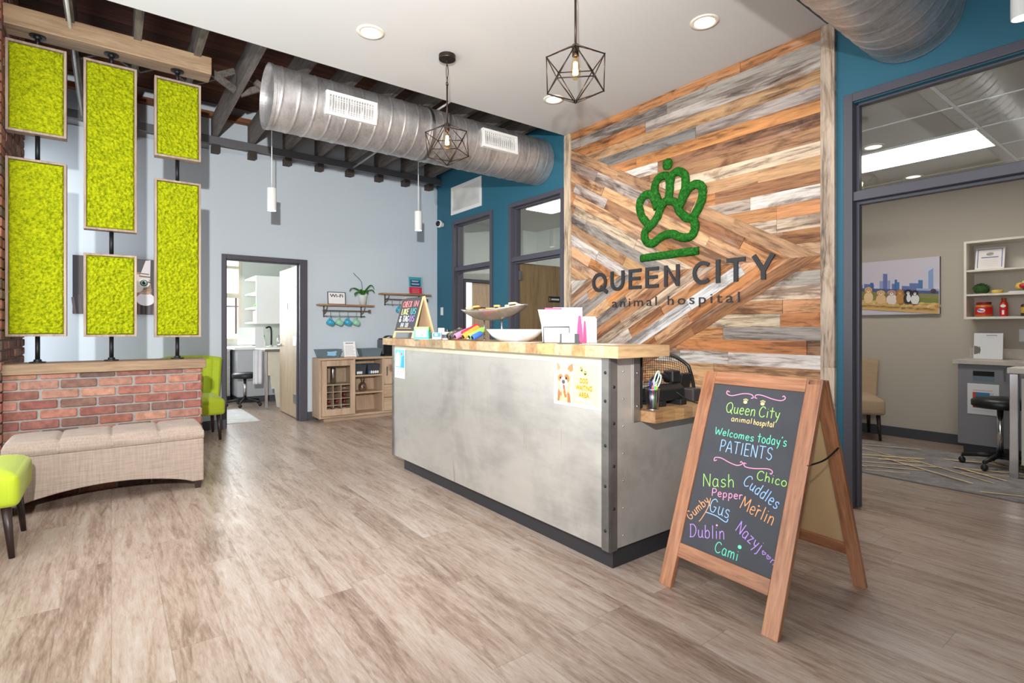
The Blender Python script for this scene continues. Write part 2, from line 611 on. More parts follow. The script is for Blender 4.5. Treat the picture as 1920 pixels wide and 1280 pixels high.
# teal wall: three framed openings
A0, A1, B0, B1, C0, C1 = 5.655, 6.635, 4.295, 5.275, .20, 1.495
TZ = 2.70
mb = MB()
XW1 = XT + .12
for y0, y1 in ((A1, 7.3), (B1, A0), (C1, B0), (-3.6, C0)):
    mb.box(XT, XW1, y0, y1, 0, 3.87)
for y0, y1 in ((A0, A1), (B0, B1), (C0, C1)):
    mb.box(XT, XW1, y0, y1, TZ, 3.87)
struct('wall_right', mb, M_teal)
def framed(name, y0, y1, top, bar0, bar1, fw=.05, glass_up=True):
    mb = MB()
    xa, xb = XT - .022, XW1 + .022
    mb.box(xa, xb, y0 - .012, y0 + fw - .012, 0, top + .012).box(xa, xb, y1 - fw + .012, y1 + .012, 0, top + .012)
    mb.box(xa, xb, y0 + fw - .012, y1 - fw + .012, top - fw + .012, top + .012)
    mb.box(xa + .012, xb, y0 + fw - .012, y1 - fw + .012, bar0, bar1)
    # stops
    for a, b2 in ((y0 + fw - .012, y0 + fw + .006), (y1 - fw - .006, y1 - fw + .012)):
        mb.box(XT + .04, XT + .09, a, b2, 0, top - fw)
    mb.box(XT + .04, XT + .09, y0 + fw, y1 - fw, bar0 - .02, bar0).box(XT + .04, XT + .09, y0 + fw, y1 - fw, bar1, bar1 + .016).box(XT + .04, XT + .09, y0 + fw, y1 - fw, top - fw - .005, top - fw + .012)
    o = struct(name, mb, M_frame, bevel=.003)
    struct('window_pane', MB().box(XT + .06, XT + .066, y0 + fw - .005, y1 - fw + .005, bar1 + .008, top - fw), M_glass, o)
    return o
framed('door_2', A0, A1, 2.722, 2.015, 2.07)
framed('door_3', B0, B1, 2.722, 2.015, 2.07)
framed('door_4', C0, C1, 2.748, 2.045, 2.105, .055)
# rear and street side of the room
struct('wall_rear', MB().box(-.9, XT, -3.75, -3.6, 0, 3.87), plain('rear_wall_paint', c(84, 80, 76), .8, var=.02))
mb = MB()
XL = -.72
mb.box(XL - .12, XL, -3.7, 4.93, 0, .22).box(XL - .12, XL, -3.7, 4.93, 3.05, 3.87)
mb.box(XL - .12, XL, -3.7, -3.2, .22, 3.05).box(XL - .12, XL, 4.88, 4.93, .22, 3.05).box(XL - .12, XL, 6.12, 7.2, 0, .22).box(XL - .12, XL, 6.12, 7.2, 3.05, 3.87)
struct('wall_left', mb, M_hallpaint)
mb = MB()
for yy in (-3.2, -1.2, .82, 2.84, 4.83):
    mb.box(XL - .09, XL - .02, yy, yy + .05, .22, 3.05)
mb.box(XL - .09, XL - .02, -3.2, 4.88, .22, .27).box(XL - .09, XL - .02, -3.2, 4.88, 2.42, 2.47).box(XL - .09, XL - .02, -3.2, 4.88, 3.0, 3.05)
mb.box(XL - .09, XL - .02, 6.12, 6.17, .22, 3.05).box(XL - .09, XL - .02, 7.07, 7.12, .22, 3.05).box(XL - .09, XL - .02, 6.12, 7.12, .22, .27).box(XL - .09, XL - .02, 6.12, 7.12, 3.0, 3.05)
struct('window_1', mb, M_frame)

# brick laying: real bricks in a mortar bed, one mesh
M_brick = plain('red_brick', None, .85, var=.28, scale=26, bump=.6, bscale=70, attr=True)
M_mortar = plain('grey_mortar', c(150, 146, 142), .9, var=.12, scale=40, bump=.5)
BR = [c(142, 90, 78), c(128, 78, 68), c(150, 102, 88), c(114, 84, 74), c(98, 78, 70), c(156, 112, 96), c(134, 84, 74)]
def bricks(o, ux, L, H, nrm, bl=.205, bh=.058, j=.012, seed=3):
    """wall of bricks from corner o along ux, facing nrm"""
    r = random.Random(seed)
    o, ux, nrm = Vector(o), Vector(ux), Vector(nrm)
    mb = MB(); z = 0; row = 0
    while z + bh * .4 < H:
        h = min(bh, H - z)
        x = -(.5 * (bl + j)) * (row % 2) - r.uniform(0, .01)
        while x < L:
            a, b2 = max(0, x), min(L, x + bl * r.uniform(.97, 1.02))
            if b2 - a > .015:
                d = .010 + r.uniform(-.003, .003)
                col = jit(r.choice(BR), .16, r)
                e = .006
                q = [(a, z + e), (a + e, z), (b2 - e, z), (b2, z + e), (b2, z + h - e), (b2 - e, z + h), (a + e, z + h), (a, z + h - e)]
                P3 = lambda u, w, k: o + ux * u + Vector((0, 0, w)) + nrm * k
                cx, cz = (a + b2) / 2, z + h / 2
                back = [P3(u, w, -.02) for u, w in q]
                mid_ = [P3(u, w, d - .004) for u, w in q]
                top = [P3(u + (.005 if u < cx else -.005), w + (.004 if w < cz else -.004), d) for u, w in q]
                n = 8
                fl = ux.cross(Vector((0, 0, 1))).dot(nrm) > 0
                fs = []
                for base in (0, n):
                    for i in range(n):
                        k2 = (i + 1) % n
                        fq = (base + i, base + k2, base + n + k2, base + n + i)
                        fs.append(fq if fl else fq[::-1])
                cap = tuple(range(2 * n, 3 * n))
                fs.append(cap if fl else cap[::-1])
                mb.add(back + mid_ + top, fs, col)
            x = x + bl + j
        z += bh + j; row += 1
    return mb
# half wall
HX1 = .585
mort = MB().box(-.61, HX1 - .002, 5.002, 5.21, 0, .874)
hw = struct('wall_half', mort, M_mortar)
mb = bricks((-.61, 5.0, 0), (1, 0, 0), HX1 + .61, .874, (0, -1, 0))
e = bricks((HX1, 5.0, 0), (0, 1, 0), .21, .874, (1, 0, 0), seed=9)
mb.add(e.v, e.f); mb.c[-len(e.f):] = e.c
struct('brick_face', mb, M_brick, hw)
M_cap = woody('weathered_oak', [c(92, 72, 54), c(132, 106, 80), c(160, 134, 104)], 'X', 1.0, .6)
struct('trim_cap', MB().box(-.61, .618, 4.965, 5.245, .876, .95), M_cap, bevel=.004)
# brick pier on the street side
pier = struct('wall_pier', MB().box(-1.0, -.604, 4.93, 6.12, 0, 3.87), M_mortar)
mb = bricks((-.602, 4.93, 0), (0, 1, 0), 1.19, 3.86, (1, 0, 0), bl=.2, seed=21)
e = bricks((-1.0, 4.93, 0), (1, 0, 0), .4, 3.86, (0, -1, 0), seed=22)
mb.add(e.v, e.f); mb.c[-len(e.f):] = e.c
struct('brick_face', mb, M_brick, pier)

# ------------------------------------------------------------------ reclaimed wood feature wall
M_recl = woody('reclaimed_boards', [(.42, .38, .36), (.85, .82, .8), (1.0, 1.0, 1.0), (1.22, 1.2, 1.18)], 'X', 1.0, .65, attr=True, uv=True, bump=.35, contrast=2.3, stain=True)
PAL = [c(196, 140, 92), c(176, 116, 70), c(206, 164, 122), c(188, 150, 118), c(152, 112, 82), c(172, 156, 142), c(196, 186, 176), c(168, 158, 152), c(204, 196, 188), c(150, 104, 70), c(204, 158, 120), c(190, 134, 86)]
TIPY, TIPZ, WP = 1.642, 1.706, .0995
SL = math.atan2(3.113 - 1.706, 4.154 - 1.642)
wallY0, wallY1 = 1.648, 4.152
def clip(poly, n, d):
    """keep the part where n.p >= d"""
    out = []
    for i in range(len(poly)):
        a, b2 = poly[i], poly[(i + 1) % len(poly)]
        da, db = n[0] * a[0] + n[1] * a[1] - d, n[0] * b2[0] + n[1] * b2[1] - d
        if da >= 0: out.append(a)
        if (da >= 0) != (db >= 0):
            t = da / (da - db)
            out.append((a[0] + (b2[0] - a[0]) * t, a[1] + (b2[1] - a[1]) * t))
    return out
wood = MB()
rw = random.Random(5)
lastc = [None]
def board(poly, fixed, ang):
    poly2 = poly
    for n, d in (((1, 0), wallY0), ((-1, 0), -wallY1), ((0, 1), 0.0), ((0, -1), -3.283)):
        poly2 = clip(poly2, n, d)
        if len(poly2) < 3: return
    area = abs(sum(poly2[i][0] * poly2[(i + 1) % len(poly2)][1] - poly2[(i + 1) % len(poly2)][0] * poly2[i][1] for i in range(len(poly2)))) / 2
    if area < .0004: return
    ca, sa = math.cos(ang), math.sin(ang)
    off = (rw.uniform(0, 90), rw.uniform(0, 90))
    uv = [((p[0] * ca + p[1] * sa) + off[0], (-p[0] * sa + p[1] * ca) + off[1]) for p in poly2]
    col = rw.choice(PAL)
    while col == lastc[0]: col = rw.choice(PAL)
    if fixed: col = fixed
    lastc[0] = col
    x = 3.93 + rw.uniform(-.004, .003)
    # shrink for a thin shadow gap
    cy = sum(p[0] for p in poly2) / len(poly2); cz = sum(p[1] for p in poly2) / len(poly2)
    sh = []
    for p in poly2:
        d = Vector((p[0] - cy, p[1] - cz)); k = max(0, 1 - .0011 / max(d.length, .02))
        sh.append((cy + d.x * k, cz + d.y * k))
    wood.prism([(x, p[0], p[1]) for p in sh], (XT - .001 - x, 0, 0), jit(col, .1, rw), uv)
def cuts(a, b2, lo, hi):
    out = [a]
    while out[-1] < b2:
        out.append(out[-1] + rw.uniform(lo, hi))
    return out
OB, GY, BG, TN, DG, WG, BT = c(176, 122, 78), c(150, 142, 136), c(196, 176, 154), c(174, 136, 98), c(116, 110, 108), c(200, 194, 188), c(150, 112, 80)
ROWC = {15: OB, 14: GY, 13: BG, 12: TN, 11: DG, 10: c(190, 130, 76), 9: WG, 8: BT, 7: BG, 6: TN, 5: c(186, 128, 80), 4: WG, 3: c(182, 128, 84), 2: BG, 1: c(160, 112, 70), 0: WG, -1: OB, -2: GY, -3: BG, -4: c(184, 134, 96), -5: BG, -6: GY, -7: BT, -8: WG}
DIAG = {1: {0: c(170, 132, 98), 1: c(150, 132, 120), 2: c(200, 158, 118), 3: c(164, 122, 88), 4: OB, 5: BG, 6: GY, 7: TN, 8: WG}, -1: {0: c(140, 96, 62), 1: c(186, 128, 78), 2: c(206, 206, 206), 3: OB, 4: BG, 5: c(180, 130, 92), 6: GY, 7: c(190, 132, 84), 8: GY}}
n_up = (-math.sin(SL), math.cos(SL)); d_up = n_up[0] * TIPY + n_up[1] * TIPZ      # above the upper arrow edge
n_dn = (-math.sin(SL), -math.cos(SL)); d_dn = n_dn[0] * TIPY + n_dn[1] * TIPZ     # below the lower arrow edge
for k in range(-18, 17):
    z0, z1 = TIPZ + k * WP, TIPZ + (k + 1) * WP
    ys = cuts(wallY0 - rw.uniform(0, .5), wallY1, *((.8, 2.0) if k > 6 else (.35, 1.2)))
    for a, b2 in zip(ys, ys[1:]):
        q = [(a, z0), (b2, z0), (b2, z1), (a, z1)]
        q = clip(q, n_up, d_up) if k >= 0 else clip(q, n_dn, d_dn)
        if len(q) >= 3: board(q, ROWC.get(k) if rw.random() < .8 else None, 0)
for sgn in (1, -1):
    ud = (math.cos(SL), sgn * math.sin(SL)); vd = (math.sin(SL), -sgn * math.cos(SL))
    for k in range(0, 14):
        us = cuts(-.6 - rw.uniform(0, .4), 3.4, .35, 1.1) if k else [-.2, 1.15, 2.1, 3.4]
        for a, b2 in zip(us, us[1:]):
            v0, v1 = k * WP, (k + 1) * WP
            q = [(TIPY + ud[0] * u + vd[0] * v, TIPZ + ud[1] * u + vd[1] * v) for u, v in ((a, v0), (b2, v0), (b2, v1), (a, v1))]
            q = clip(q, (0, sgn), sgn * TIPZ)
            if len(q) >= 3: board(q, DIAG[sgn].get(k) if (k < 1 or rw.random() < .75) else None, sgn * SL)
wl = struct('wall_cladding', wood, M_recl)
struct('cladding_backing', MB().box(XT - .012, XT - .001, wallY0, wallY1, 0, 3.283), M_dark, wl)
mb = MB()
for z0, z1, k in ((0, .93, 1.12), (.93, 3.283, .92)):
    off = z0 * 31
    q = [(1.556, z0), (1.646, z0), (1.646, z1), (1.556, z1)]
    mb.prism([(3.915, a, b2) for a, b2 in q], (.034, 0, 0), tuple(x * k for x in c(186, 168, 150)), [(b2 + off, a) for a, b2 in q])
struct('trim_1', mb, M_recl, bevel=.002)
q = [(4.154, 0), (4.254, 0), (4.254, 3.283), (4.154, 3.283)]
struct('trim_2', MB().prism([(3.915, a, b2) for a, b2 in q], (.034, 0, 0), c(196, 176, 152), [(b2 + 11, a) for a, b2 in q]), M_recl, bevel=.002)
# ------------------------------------------------------------------ open roof framing over the waiting side
M_joist = woody('grey_old_timber', [c(62, 56, 52), c(104, 97, 92), c(134, 126, 118)], 'Y', 1.0, .8)
M_joistx = woody('brown_old_timber', [c(70, 44, 28), c(122, 78, 48), c(150, 102, 66)], 'X', 1.0, .8)
M_ledger = plain('grey_steel_channel', c(108, 108, 112), .55, .3, var=.08)
mb = MB()
JX = [.961 - .4 * 4, .961 - .8 - .4, .961 - .8, .961 - .4, .961, 1.354, 1.759, 2.156, 2.559, 2.976, 3.381, 3.761]
for x in JX:
    mb.box(x - .025, x + .025, 4.27, 7.135, 3.425, 3.67)
struct('ceiling_joist_boards', mb, M_joist)
struct('ceiling_ledger', MB().box(-.6, XT - .002, 6.98, 7.04, 3.335, 3.423), M_ledger, bevel=.003)
mb = MB()
for x in JX[2:]:
    mb.box(x - .03, x + .05, 6.985, 7.12, 3.255, 3.334)
struct('ceiling_bearing_blocks', mb, plain('dark_timber', c(66, 58, 54), .8, var=.2))
struct('ceiling_plate', MB().box(-.6, XT - .002, 7.05, 7.135, 3.672, 3.73), M_joistx)
mb = MB()
for a, b2 in zip(JX[1:8], JX[2:9]):
    for s in (0, 1):
        p, q = Vector((a + .025, 5.55 + s * .05, 3.44 if s else 3.64)), Vector((b2 - .025, 5.55 + s * .05, 3.64 if s else 3.44))
        d = (q - p); n = Vector((-d.z, 0, d.x)).normalized() * .028
        mb.prism([p + n, p - n, q - n, q + n], (0, .038, 0))
struct('ceiling_bracing', mb, M_joist)
for x0, z0 in ((-.24, 3.375), (2.6, 3.36)):
    single('electrical_conduit', MB().tube([(x0, 4.3, z0 + .02), (x0, 7.1, z0)], .011, 8), plain('galvanised_conduit', c(196, 196, 192), .4, .5, var=.04),
           'thin pale conduit under the roof joists, ' + ('above the moss panels' if x0 < 0 else 'ending over the tube lamp near the teal wall'), 'pipe', 'conduits under the roof', smooth=True)
# white cable clipped along the edge of the white ceiling
pts = [(-.3, 4.30, 3.47), (.2, 4.30, 3.44), (.8, 4.32, 3.44), (1.4, 4.31, 3.43), (2.0, 4.32, 3.42), (2.6, 4.33, 3.43)]
single('white_cable', MB().tube(smooth_path(pts, 6), .005, 6), M_white, 'white cable strung under the roof joists along the ceiling edge', 'cable', smooth=True)

# ------------------------------------------------------------------ spiral ducts
def duct_mat():
    m, nt, b = new_mat('galvanised_duct')
    v = coords(nt, 'Object', (1, .35, .35))
    n1 = noisen(nt, v, 7, 5, .65, 1.0)
    n2 = noisen(nt, coords(nt, 'Object'), 45, 4, .7)
    f = mathn(nt, 'ADD', mathn(nt, 'MULTIPLY', n1, .7), mathn(nt, 'MULTIPLY', n2, .3))
    lk(nt, ramp(nt, f, [(.35, c(156, 153, 154)), (.5, c(190, 188, 189)), (.65, c(214, 212, 213))]), b.inputs['Base Color'])
    lk(nt, ramp(nt, n2, [(.3, (.5,) * 3), (.7, (.34,) * 3)]), b.inputs['Roughness'])
    b.inputs['Metallic'].default_value = .74
    return m
M_duct = duct_mat()
def duct(name, label, x0, x1, yc, zc, r, capped):
    t = thing(name, label, 'air duct', ((x0 + x1) / 2, yc, zc))
    pitch, n = .132, 72
    nu = int((x1 - x0) / .0065)
    mb = MB()
    def fn(u, v):
        x = x0 + (x1 - x0) * u
        a = 2 * math.pi * v
        ph = ((x - x0) / pitch + v) % 1.0
        d = min(ph, 1 - ph) * pitch
        rr = r + (.0042 if d < .0045 else (.0015 if d < .009 else 0))
        return (x, yc + rr * math.cos(a), zc + rr * math.sin(a))
    mb.grid(fn, nu, n, flip=True)
    part('duct_tube', mb, M_duct, t, W=True, smooth=True)
    mb = MB()
    MX = Matrix(((0, 0, 1, x0), (1, 0, 0, yc), (0, 1, 0, zc), (0, 0, 0, 1)))
    mb.lathe([(r + .006, -.004), (r + .006, .02), (r + .001, .024)], M=MX, n=64, caps=False)
    mb.lathe([(r + .006, -.004), (r - .004, -.004)], M=MX, n=64, caps=False)
    mb.lathe([(r - .004, -.004), (r - .004, .035)], M=MX, n=64, caps=False)
    mb.lathe([(r - .004, .035), (.0, .035)], M=MX, n=64, caps=False)
    part('end_cap', mb, M_duct, t, W=True)
    return t
D1 = duct('spiral_duct', 'large grey spiral duct with two white registers under the roof joists', 1.02, 3.945, 4.70, 3.105, .255, True)
D2 = duct('spiral_duct', 'dark grey spiral duct entering the teal wall above the wide glazed doorway', .2, 3.945, 1.13, 3.115, .262, True)
# steel hanger strap with its bolt, round the main duct
MX = Matrix(((0, 0, 1, 2.42), (1, 0, 0, 4.70), (0, 1, 0, 3.105), (0, 0, 0, 1)))
part('hanger_strap', MB().lathe([(.257, 0), (.263, 0), (.263, .03), (.257, .03)], M=MX, n=64, caps=False).tube([(2.435, 4.70, 3.36), (2.435, 4.70, 3.43)], .006, 6), M_steelpart, D1, W=True)
def register(x0, x1, th, nx, nz, r=.255, yc=4.70, zc=3.105, h=.19):
    """white double-deflection register on the duct's flank, facing th below the horizontal"""
    nrm = Vector((0, -math.cos(th), -math.sin(th))); up = Vector((0, -math.sin(th), math.cos(th)))
    o = Vector((0, yc, zc)) + nrm * (r + .006)
    f = part('air_register', MB(), M_white, D1)
    bpy.data.objects.remove(f)
    mb = MB()
    def bar(xa, xb, ha, hb, d0, d1):
        pts = [o + Vector((x, 0, 0)) + up * hh + nrm * d0 for x, hh in ((xa, ha), (xb, ha), (xb, hb), (xa, hb))]
        mb.prism(pts, nrm * (d1 - d0))
    w = .026
    bar(x0, x1, -h / 2, -h / 2 + w, -.06, .012); bar(x0, x1, h / 2 - w, h / 2, -.06, .012)
    bar(x0, x0 + w, -h / 2 + w, h / 2 - w, -.06, .012); bar(x1 - w, x1, -h / 2 + w, h / 2 - w, -.06, .012)
    f = part('air_register', mb, M_white, D1, W=True)
    f['label'] = 'white register with a grid of vanes'
    mb = MB(); o2 = o
    for i in range(1, nx):
        x = x0 + w + (x1 - x0 - 2 * w) * i / nx
        bar(x - .0022, x + .0022, -h / 2 + w, h / 2 - w, -.022, .003)
    for i in range(1, nz):
        hh = -h / 2 + w + (h - 2 * w) * i / nz
        bar(x0 + w, x1 - w, hh - .002, hh + .002, -.026, -.008)
    part('vane_grille', mb, M_white, f, W=True)
    mb = MB(); bar(x0 + w, x1 - w, -h / 2 + w, h / 2 - w, -.05, -.045)
    part('grille_backing', mb, M_dark, f, W=True)
register(1.42, 1.86, R(6), 17, 8)
register(2.98, 3.42, R(-4), 15, 8)

# ------------------------------------------------------------------ moss screens on poles between the half wall and a hung beam
M_beam = woody('pale_beam_laminate', [c(112, 90, 68), c(152, 126, 98), c(178, 152, 122)], 'X', 1.0, .55)
struct('ceiling_beam', MB().box(-.60, .665, 5.02, 5.215, 3.305, 3.445), M_beam, bevel=.006)
M_pframe = woody('grey_brown_frame', [c(112, 92, 78), c(152, 132, 116), c(182, 162, 144)], 'Z', 1.2, .6)
def moss_mat(name, dark, mid, lite):
    m, nt, b = new_mat(name)
    v = coords(nt, 'Object')
    n = noisen(nt, v, 48, 4, .6)
    n2 = noisen(nt, v, 130, 3, .6)
    f = mathn(nt, 'ADD', mathn(nt, 'MULTIPLY', n, .6), mathn(nt, 'MULTIPLY', n2, .4))
    lk(nt, ramp(nt, f, [(.34, dark), (.5, mid), (.64, lite)]), b.inputs['Base Color'])
    b.inputs['Roughness'].default_value = .9
    b.inputs['Specular IOR Level'].default_value = .15
    bumpn(nt, b, n2, .5, .006)
    return m
M_moss = moss_mat('chartreuse_moss', c(92, 112, 4), c(150, 158, 8), c(178, 182, 18))
M_moss2 = moss_mat('forest_moss', c(14, 58, 16), c(30, 96, 28), c(56, 124, 44))
def lumps(x, z, s, seed=0.0):
    """rounded clumps: height 0..1"""
    h = 0
    d, _ = noise.voronoi(Vector((x / s, z / s, seed)))
    h = math.sqrt(max(0, 1 - min(1, d[0] * 1.25) ** 2))
    d, _ = noise.voronoi(Vector((x / s * 2.1 + 7, z / s * 2.1, seed + 3)))
    return .7 * h + .3 * math.sqrt(max(0, 1 - min(1, d[0] * 1.2) ** 2))
def moss_screen(px, x0, x1, ups, lows, label):
    t = thing('moss_screen', label, 'plant screen', (px, 5.12, .95), group='moss screens on the half wall')
    zs = [.952, lows[0], lows[1], ups[0], ups[1], 3.303]
    for a, b2 in ((zs[0], zs[1]), (zs[2], zs[3]), (zs[4], zs[5])):
        part('pole', MB().tube([(px, 5.115, a), (px, 5.115, b2)], .014, 14), M_blackmetal, t, W=True, smooth=True)
    for z, s in ((.951, 1), (3.304, -1)):
        MZ = Matrix.Translation((px, 5.115, z)) @ Matrix.Scale(s, 4, (0, 0, 1))
        part('flange', MB().lathe([(.047, 0), (.047, .007), (.024, .010), (.021, .024), (.0, .024)], M=MZ, n=22), M_blackmetal, t, W=True)
    for i, (z0, z1) in enumerate((ups, lows)):
        w = .016
        mb = MB()
        mb.box(x0, x0 + w, 5.06, 5.145, z0, z1).box(x1 - w, x1, 5.06, 5.145, z0, z1).box(x0 + w, x1 - w, 5.06, 5.145, z0, z0 + w).box(x0 + w, x1 - w, 5.06, 5.145, z1 - w, z1)
        mb.box(x0 + w, x1 - w, 5.125, 5.14, z0 + w, z1 - w)
        f = part('panel_frame', mb, M_pframe, t, W=True, bevel=.0015)
        a0, a1, b0, b1 = x0 + w, x1 - w, z0 + w, z1 - w
        st = .0042
        nu, nv = int((a1 - a0) / st), int((b1 - b0) / st)
        def fn(u, v):
            x, z = a0 + (a1 - a0) * u, b0 + (b1 - b0) * v
            ex = min(x - a0, a1 - x, z - b0, b1 - z)
            k = min(1, ex / .012 + .25)
            wx, wz = .006 * noise.noise(Vector((x * 60, z * 60, px))), .006 * noise.noise(Vector((x * 60, z * 60, px + 9)))
            h = lumps(x + wx, z + wz, .019, px + i)
            return (x, 5.090 - k * (.004 + .028 * h), z)
        mb = MB().grid(fn, nu, nv)
        n = len(mb.v)
        part('moss', mb, M_moss, f, W=True, smooth=True)
moss_screen(-.425, -.590, -.262, (2.583, 3.222), (1.141, 2.400), 'pair of lime moss panels on a black pole beside the brick pier')
moss_screen(.0, -.166, .158, (1.941, 3.213), (1.135, 1.762), 'long lime moss panel above a short one, between the other two columns')
moss_screen(.43, .272, .592, (2.573, 3.206), (1.127, 2.393), 'short lime moss panel above a long one, by the open end of the half wall')

# ------------------------------------------------------------------ lamps
M_lens = glow('downlight_lens', (1.0, .95, .86), 9)
M_trim = plain('white_trim_ring', c(236, 230, 214), .4, var=.01)
def downlight(x, y, label):
    t = thing('recessed_light', label, 'ceiling light', (x, y, 3.285), group='recessed ceiling lights')
    part('trim_ring', MB().lathe([(.066, .0), (.068, -.006), (.094, -.005), (.095, 0.0)], M=Matrix.Translation((x, y, 3.2845)), n=36, caps=False), M_trim, t, W=True, smooth=True)
    part('lens', MB().lathe([(.067, 0), (.0, 0)], M=Matrix.Translation((x, y, 3.281)) @ Matrix.Scale(-1, 4, (0, 0, 1)), n=32, caps=False), M_lens, t, W=True)
    lamp('downlight_beam', 'SPOT', (x, y, 3.27), 42, (1.0, .93, .84), target=(x, y, 0), spot_size=R(130), spot_blend=.7, shadow_soft_size=.06)
downlight(1.457, 3.583, 'round recessed light in the white ceiling toward the moss panels')
downlight(3.224, 2.095, 'round recessed light near the wood wall end beside the wide doorway')
downlight(3.216, 3.631, 'round recessed light in the white ceiling, seen behind the nearer wire cage pendant')

M_bronze = plain('dark_bronze_wire', c(58, 48, 42), .4, .7, var=.1)
M_bulb = glass('amber_bulb_glass', (1.0, .86, .62), .10)
M_fil = glow('filament', (1.0, .66, .28), 60)
def cage_pendant(x, y, zc, rot, label):
    t = thing('cage_pendant', label, 'pendant light', (x, y, 3.285), group='wire cage pendants')
    part('canopy', MB().lathe([(.0, -.032), (.062, -.032), (.064, -.028), (.064, 0)], M=Matrix.Translation((x, y, 3.2845)), n=32), M_bronze, t, W=True, smooth=False)
    top = zc + .160
    # chain then stem
    zl = 3.252; k = 0
    ch = MB()
    for ln in (.045, .105, .045, .03):
        ax = Vector((1, 0, 0)) if k % 2 else Vector((0, 1, 0))
        pts = []
        for q in range(16):
            a = 2 * math.pi * q / 16
            pts.append(Vector((x, y, zl - ln / 2)) + ax * (.009 * math.cos(a)) + Vector((0, 0, 1)) * ((ln / 2) * math.sin(a)))
        ch.tube(pts, .0028, 6, closed=True)
        zl -= ln - .008; k += 1
    part('chain', ch, M_bronze, t, W=True, smooth=True)
    part('stem', MB().tube([(x, y, zl + .006), (x, y, top)], .0062, 10), M_bronze, t, W=True, smooth=True)
    V = [Vector((0, 0, .160))] + [Vector((.166 * math.cos(rot + i * 1.2566), .166 * math.sin(rot + i * 1.2566), .078)) for i in range(5)] + \
        [Vector((.166 * math.cos(rot + .6283 + i * 1.2566), .166 * math.sin(rot + .6283 + i * 1.2566), -.078)) for i in range(5)] + [Vector((0, 0, -.160))]
    E_ = [(0, i) for i in range(1, 6)] + [(i, i % 5 + 1) for i in range(1, 6)] + [(i, i + 5) for i in range(1, 6)] + [(i % 5 + 1, i + 5) for i in range(1, 6)] + \
         [(i + 5, i % 5 + 6) for i in range(1, 6)] + [(11, i) for i in range(6, 11)]
    cg = MB(); C0 = Vector((x, y, zc))
    for a, b2 in E_:
        cg.tube([C0 + V[a], C0 + V[b2]], .0034, 6)
    for v in V:
        cg.ball(C0 + v, .0048, 8, 5)
    part('cage', cg, M_bronze, t, W=True, smooth=True)
    part('socket', MB().lathe([(.0, .0), (.02, 0), (.021, -.012), (.018, -.05), (.019, -.06), (.0, -.06)][::-1], M=Matrix.Translation((x, y, top)), n=20), M_bronze, t, W=True, smooth=True)
    bl = part('bulb', MB().lathe([(.0, -.135), (.012, -.131), (.022, -.118), (.0285, -.096), (.029, -.08), (.024, -.05), (.016, -.02), (.0135, 0)], M=Matrix.Translation((x, y, top - .058)), n=24, caps=False), M_bulb, t, W=True, smooth=True)
    fl = MB()
    for q in range(8):
        a = 2 * math.pi * q / 8
        fl.tube([(x + .007 * math.cos(a), y + .007 * math.sin(a), top - .095), (x + .0125 * math.cos(a), y + .0125 * math.sin(a), top - .16)], .0034, 6)
    part('filament', fl, M_fil, bl, W=True)
    lamp('pendant_glow', 'POINT', (x, y, top - .125), 5, (1.0, .72, .40), shadow_soft_size=.02)
cage_pendant(2.05, 3.54, 2.605, 4.012, 'wire cage pendant hanging in front of the spiral duct, its ceiling canopy in view')
cage_pendant(2.05, 2.133, 2.605, 3.946, 'wire cage pendant in front of the white ceiling, over the chalkboard end of the counter')

M_warm = glow('tube_lamp_lens', (1.0, .86, .62), 14)
def tube_pendant(x, y, zb, ztop, label):
    t = thing('tube_pendant', label, 'pendant light', (x, y, zb), group='white tube pendants')
    part('cord', MB().tube([(x, y, zb + .225), (x, y, ztop)], .005, 8), M_white, t, W=True, smooth=True)
    part('tube_shade', MB().lathe([(.040, .0), (.044, .0), (.044, .226), (.012, .23), (.0, .23)], M=Matrix.Translation((x, y, zb)), n=28, caps=False).lathe([(.040, 0), (.040, .03)], M=Matrix.Translation((x, y, zb)), n=28, caps=False), M_white, t, W=True, smooth=False)
    part('lens', MB().lathe([(.0395, 0), (0, 0)], M=Matrix.Translation((x, y, zb + .014)) @ Matrix.Scale(-1, 4, (0, 0, 1)), n=24, caps=False), M_warm, t, W=True)
    lamp('tube_lamp_beam', 'SPOT', (x, y, zb - .005), 9, (1.0, .84, .62), target=(x, y, 0), spot_size=R(95), spot_blend=.8, shadow_soft_size=.03)
tube_pendant(1.297, 5.76, 2.39, 3.43, 'white tube pendant hanging above the doorway in the pale blue wall')
tube_pendant(2.94, 5.76, 2.372, 3.43, 'white tube pendant hanging near the corner of the pale blue and teal walls')
tube_pendant(3.60, .575, 2.735, 3.87, 'white tube pendant high against the teal wall over the wide glazed doorway')
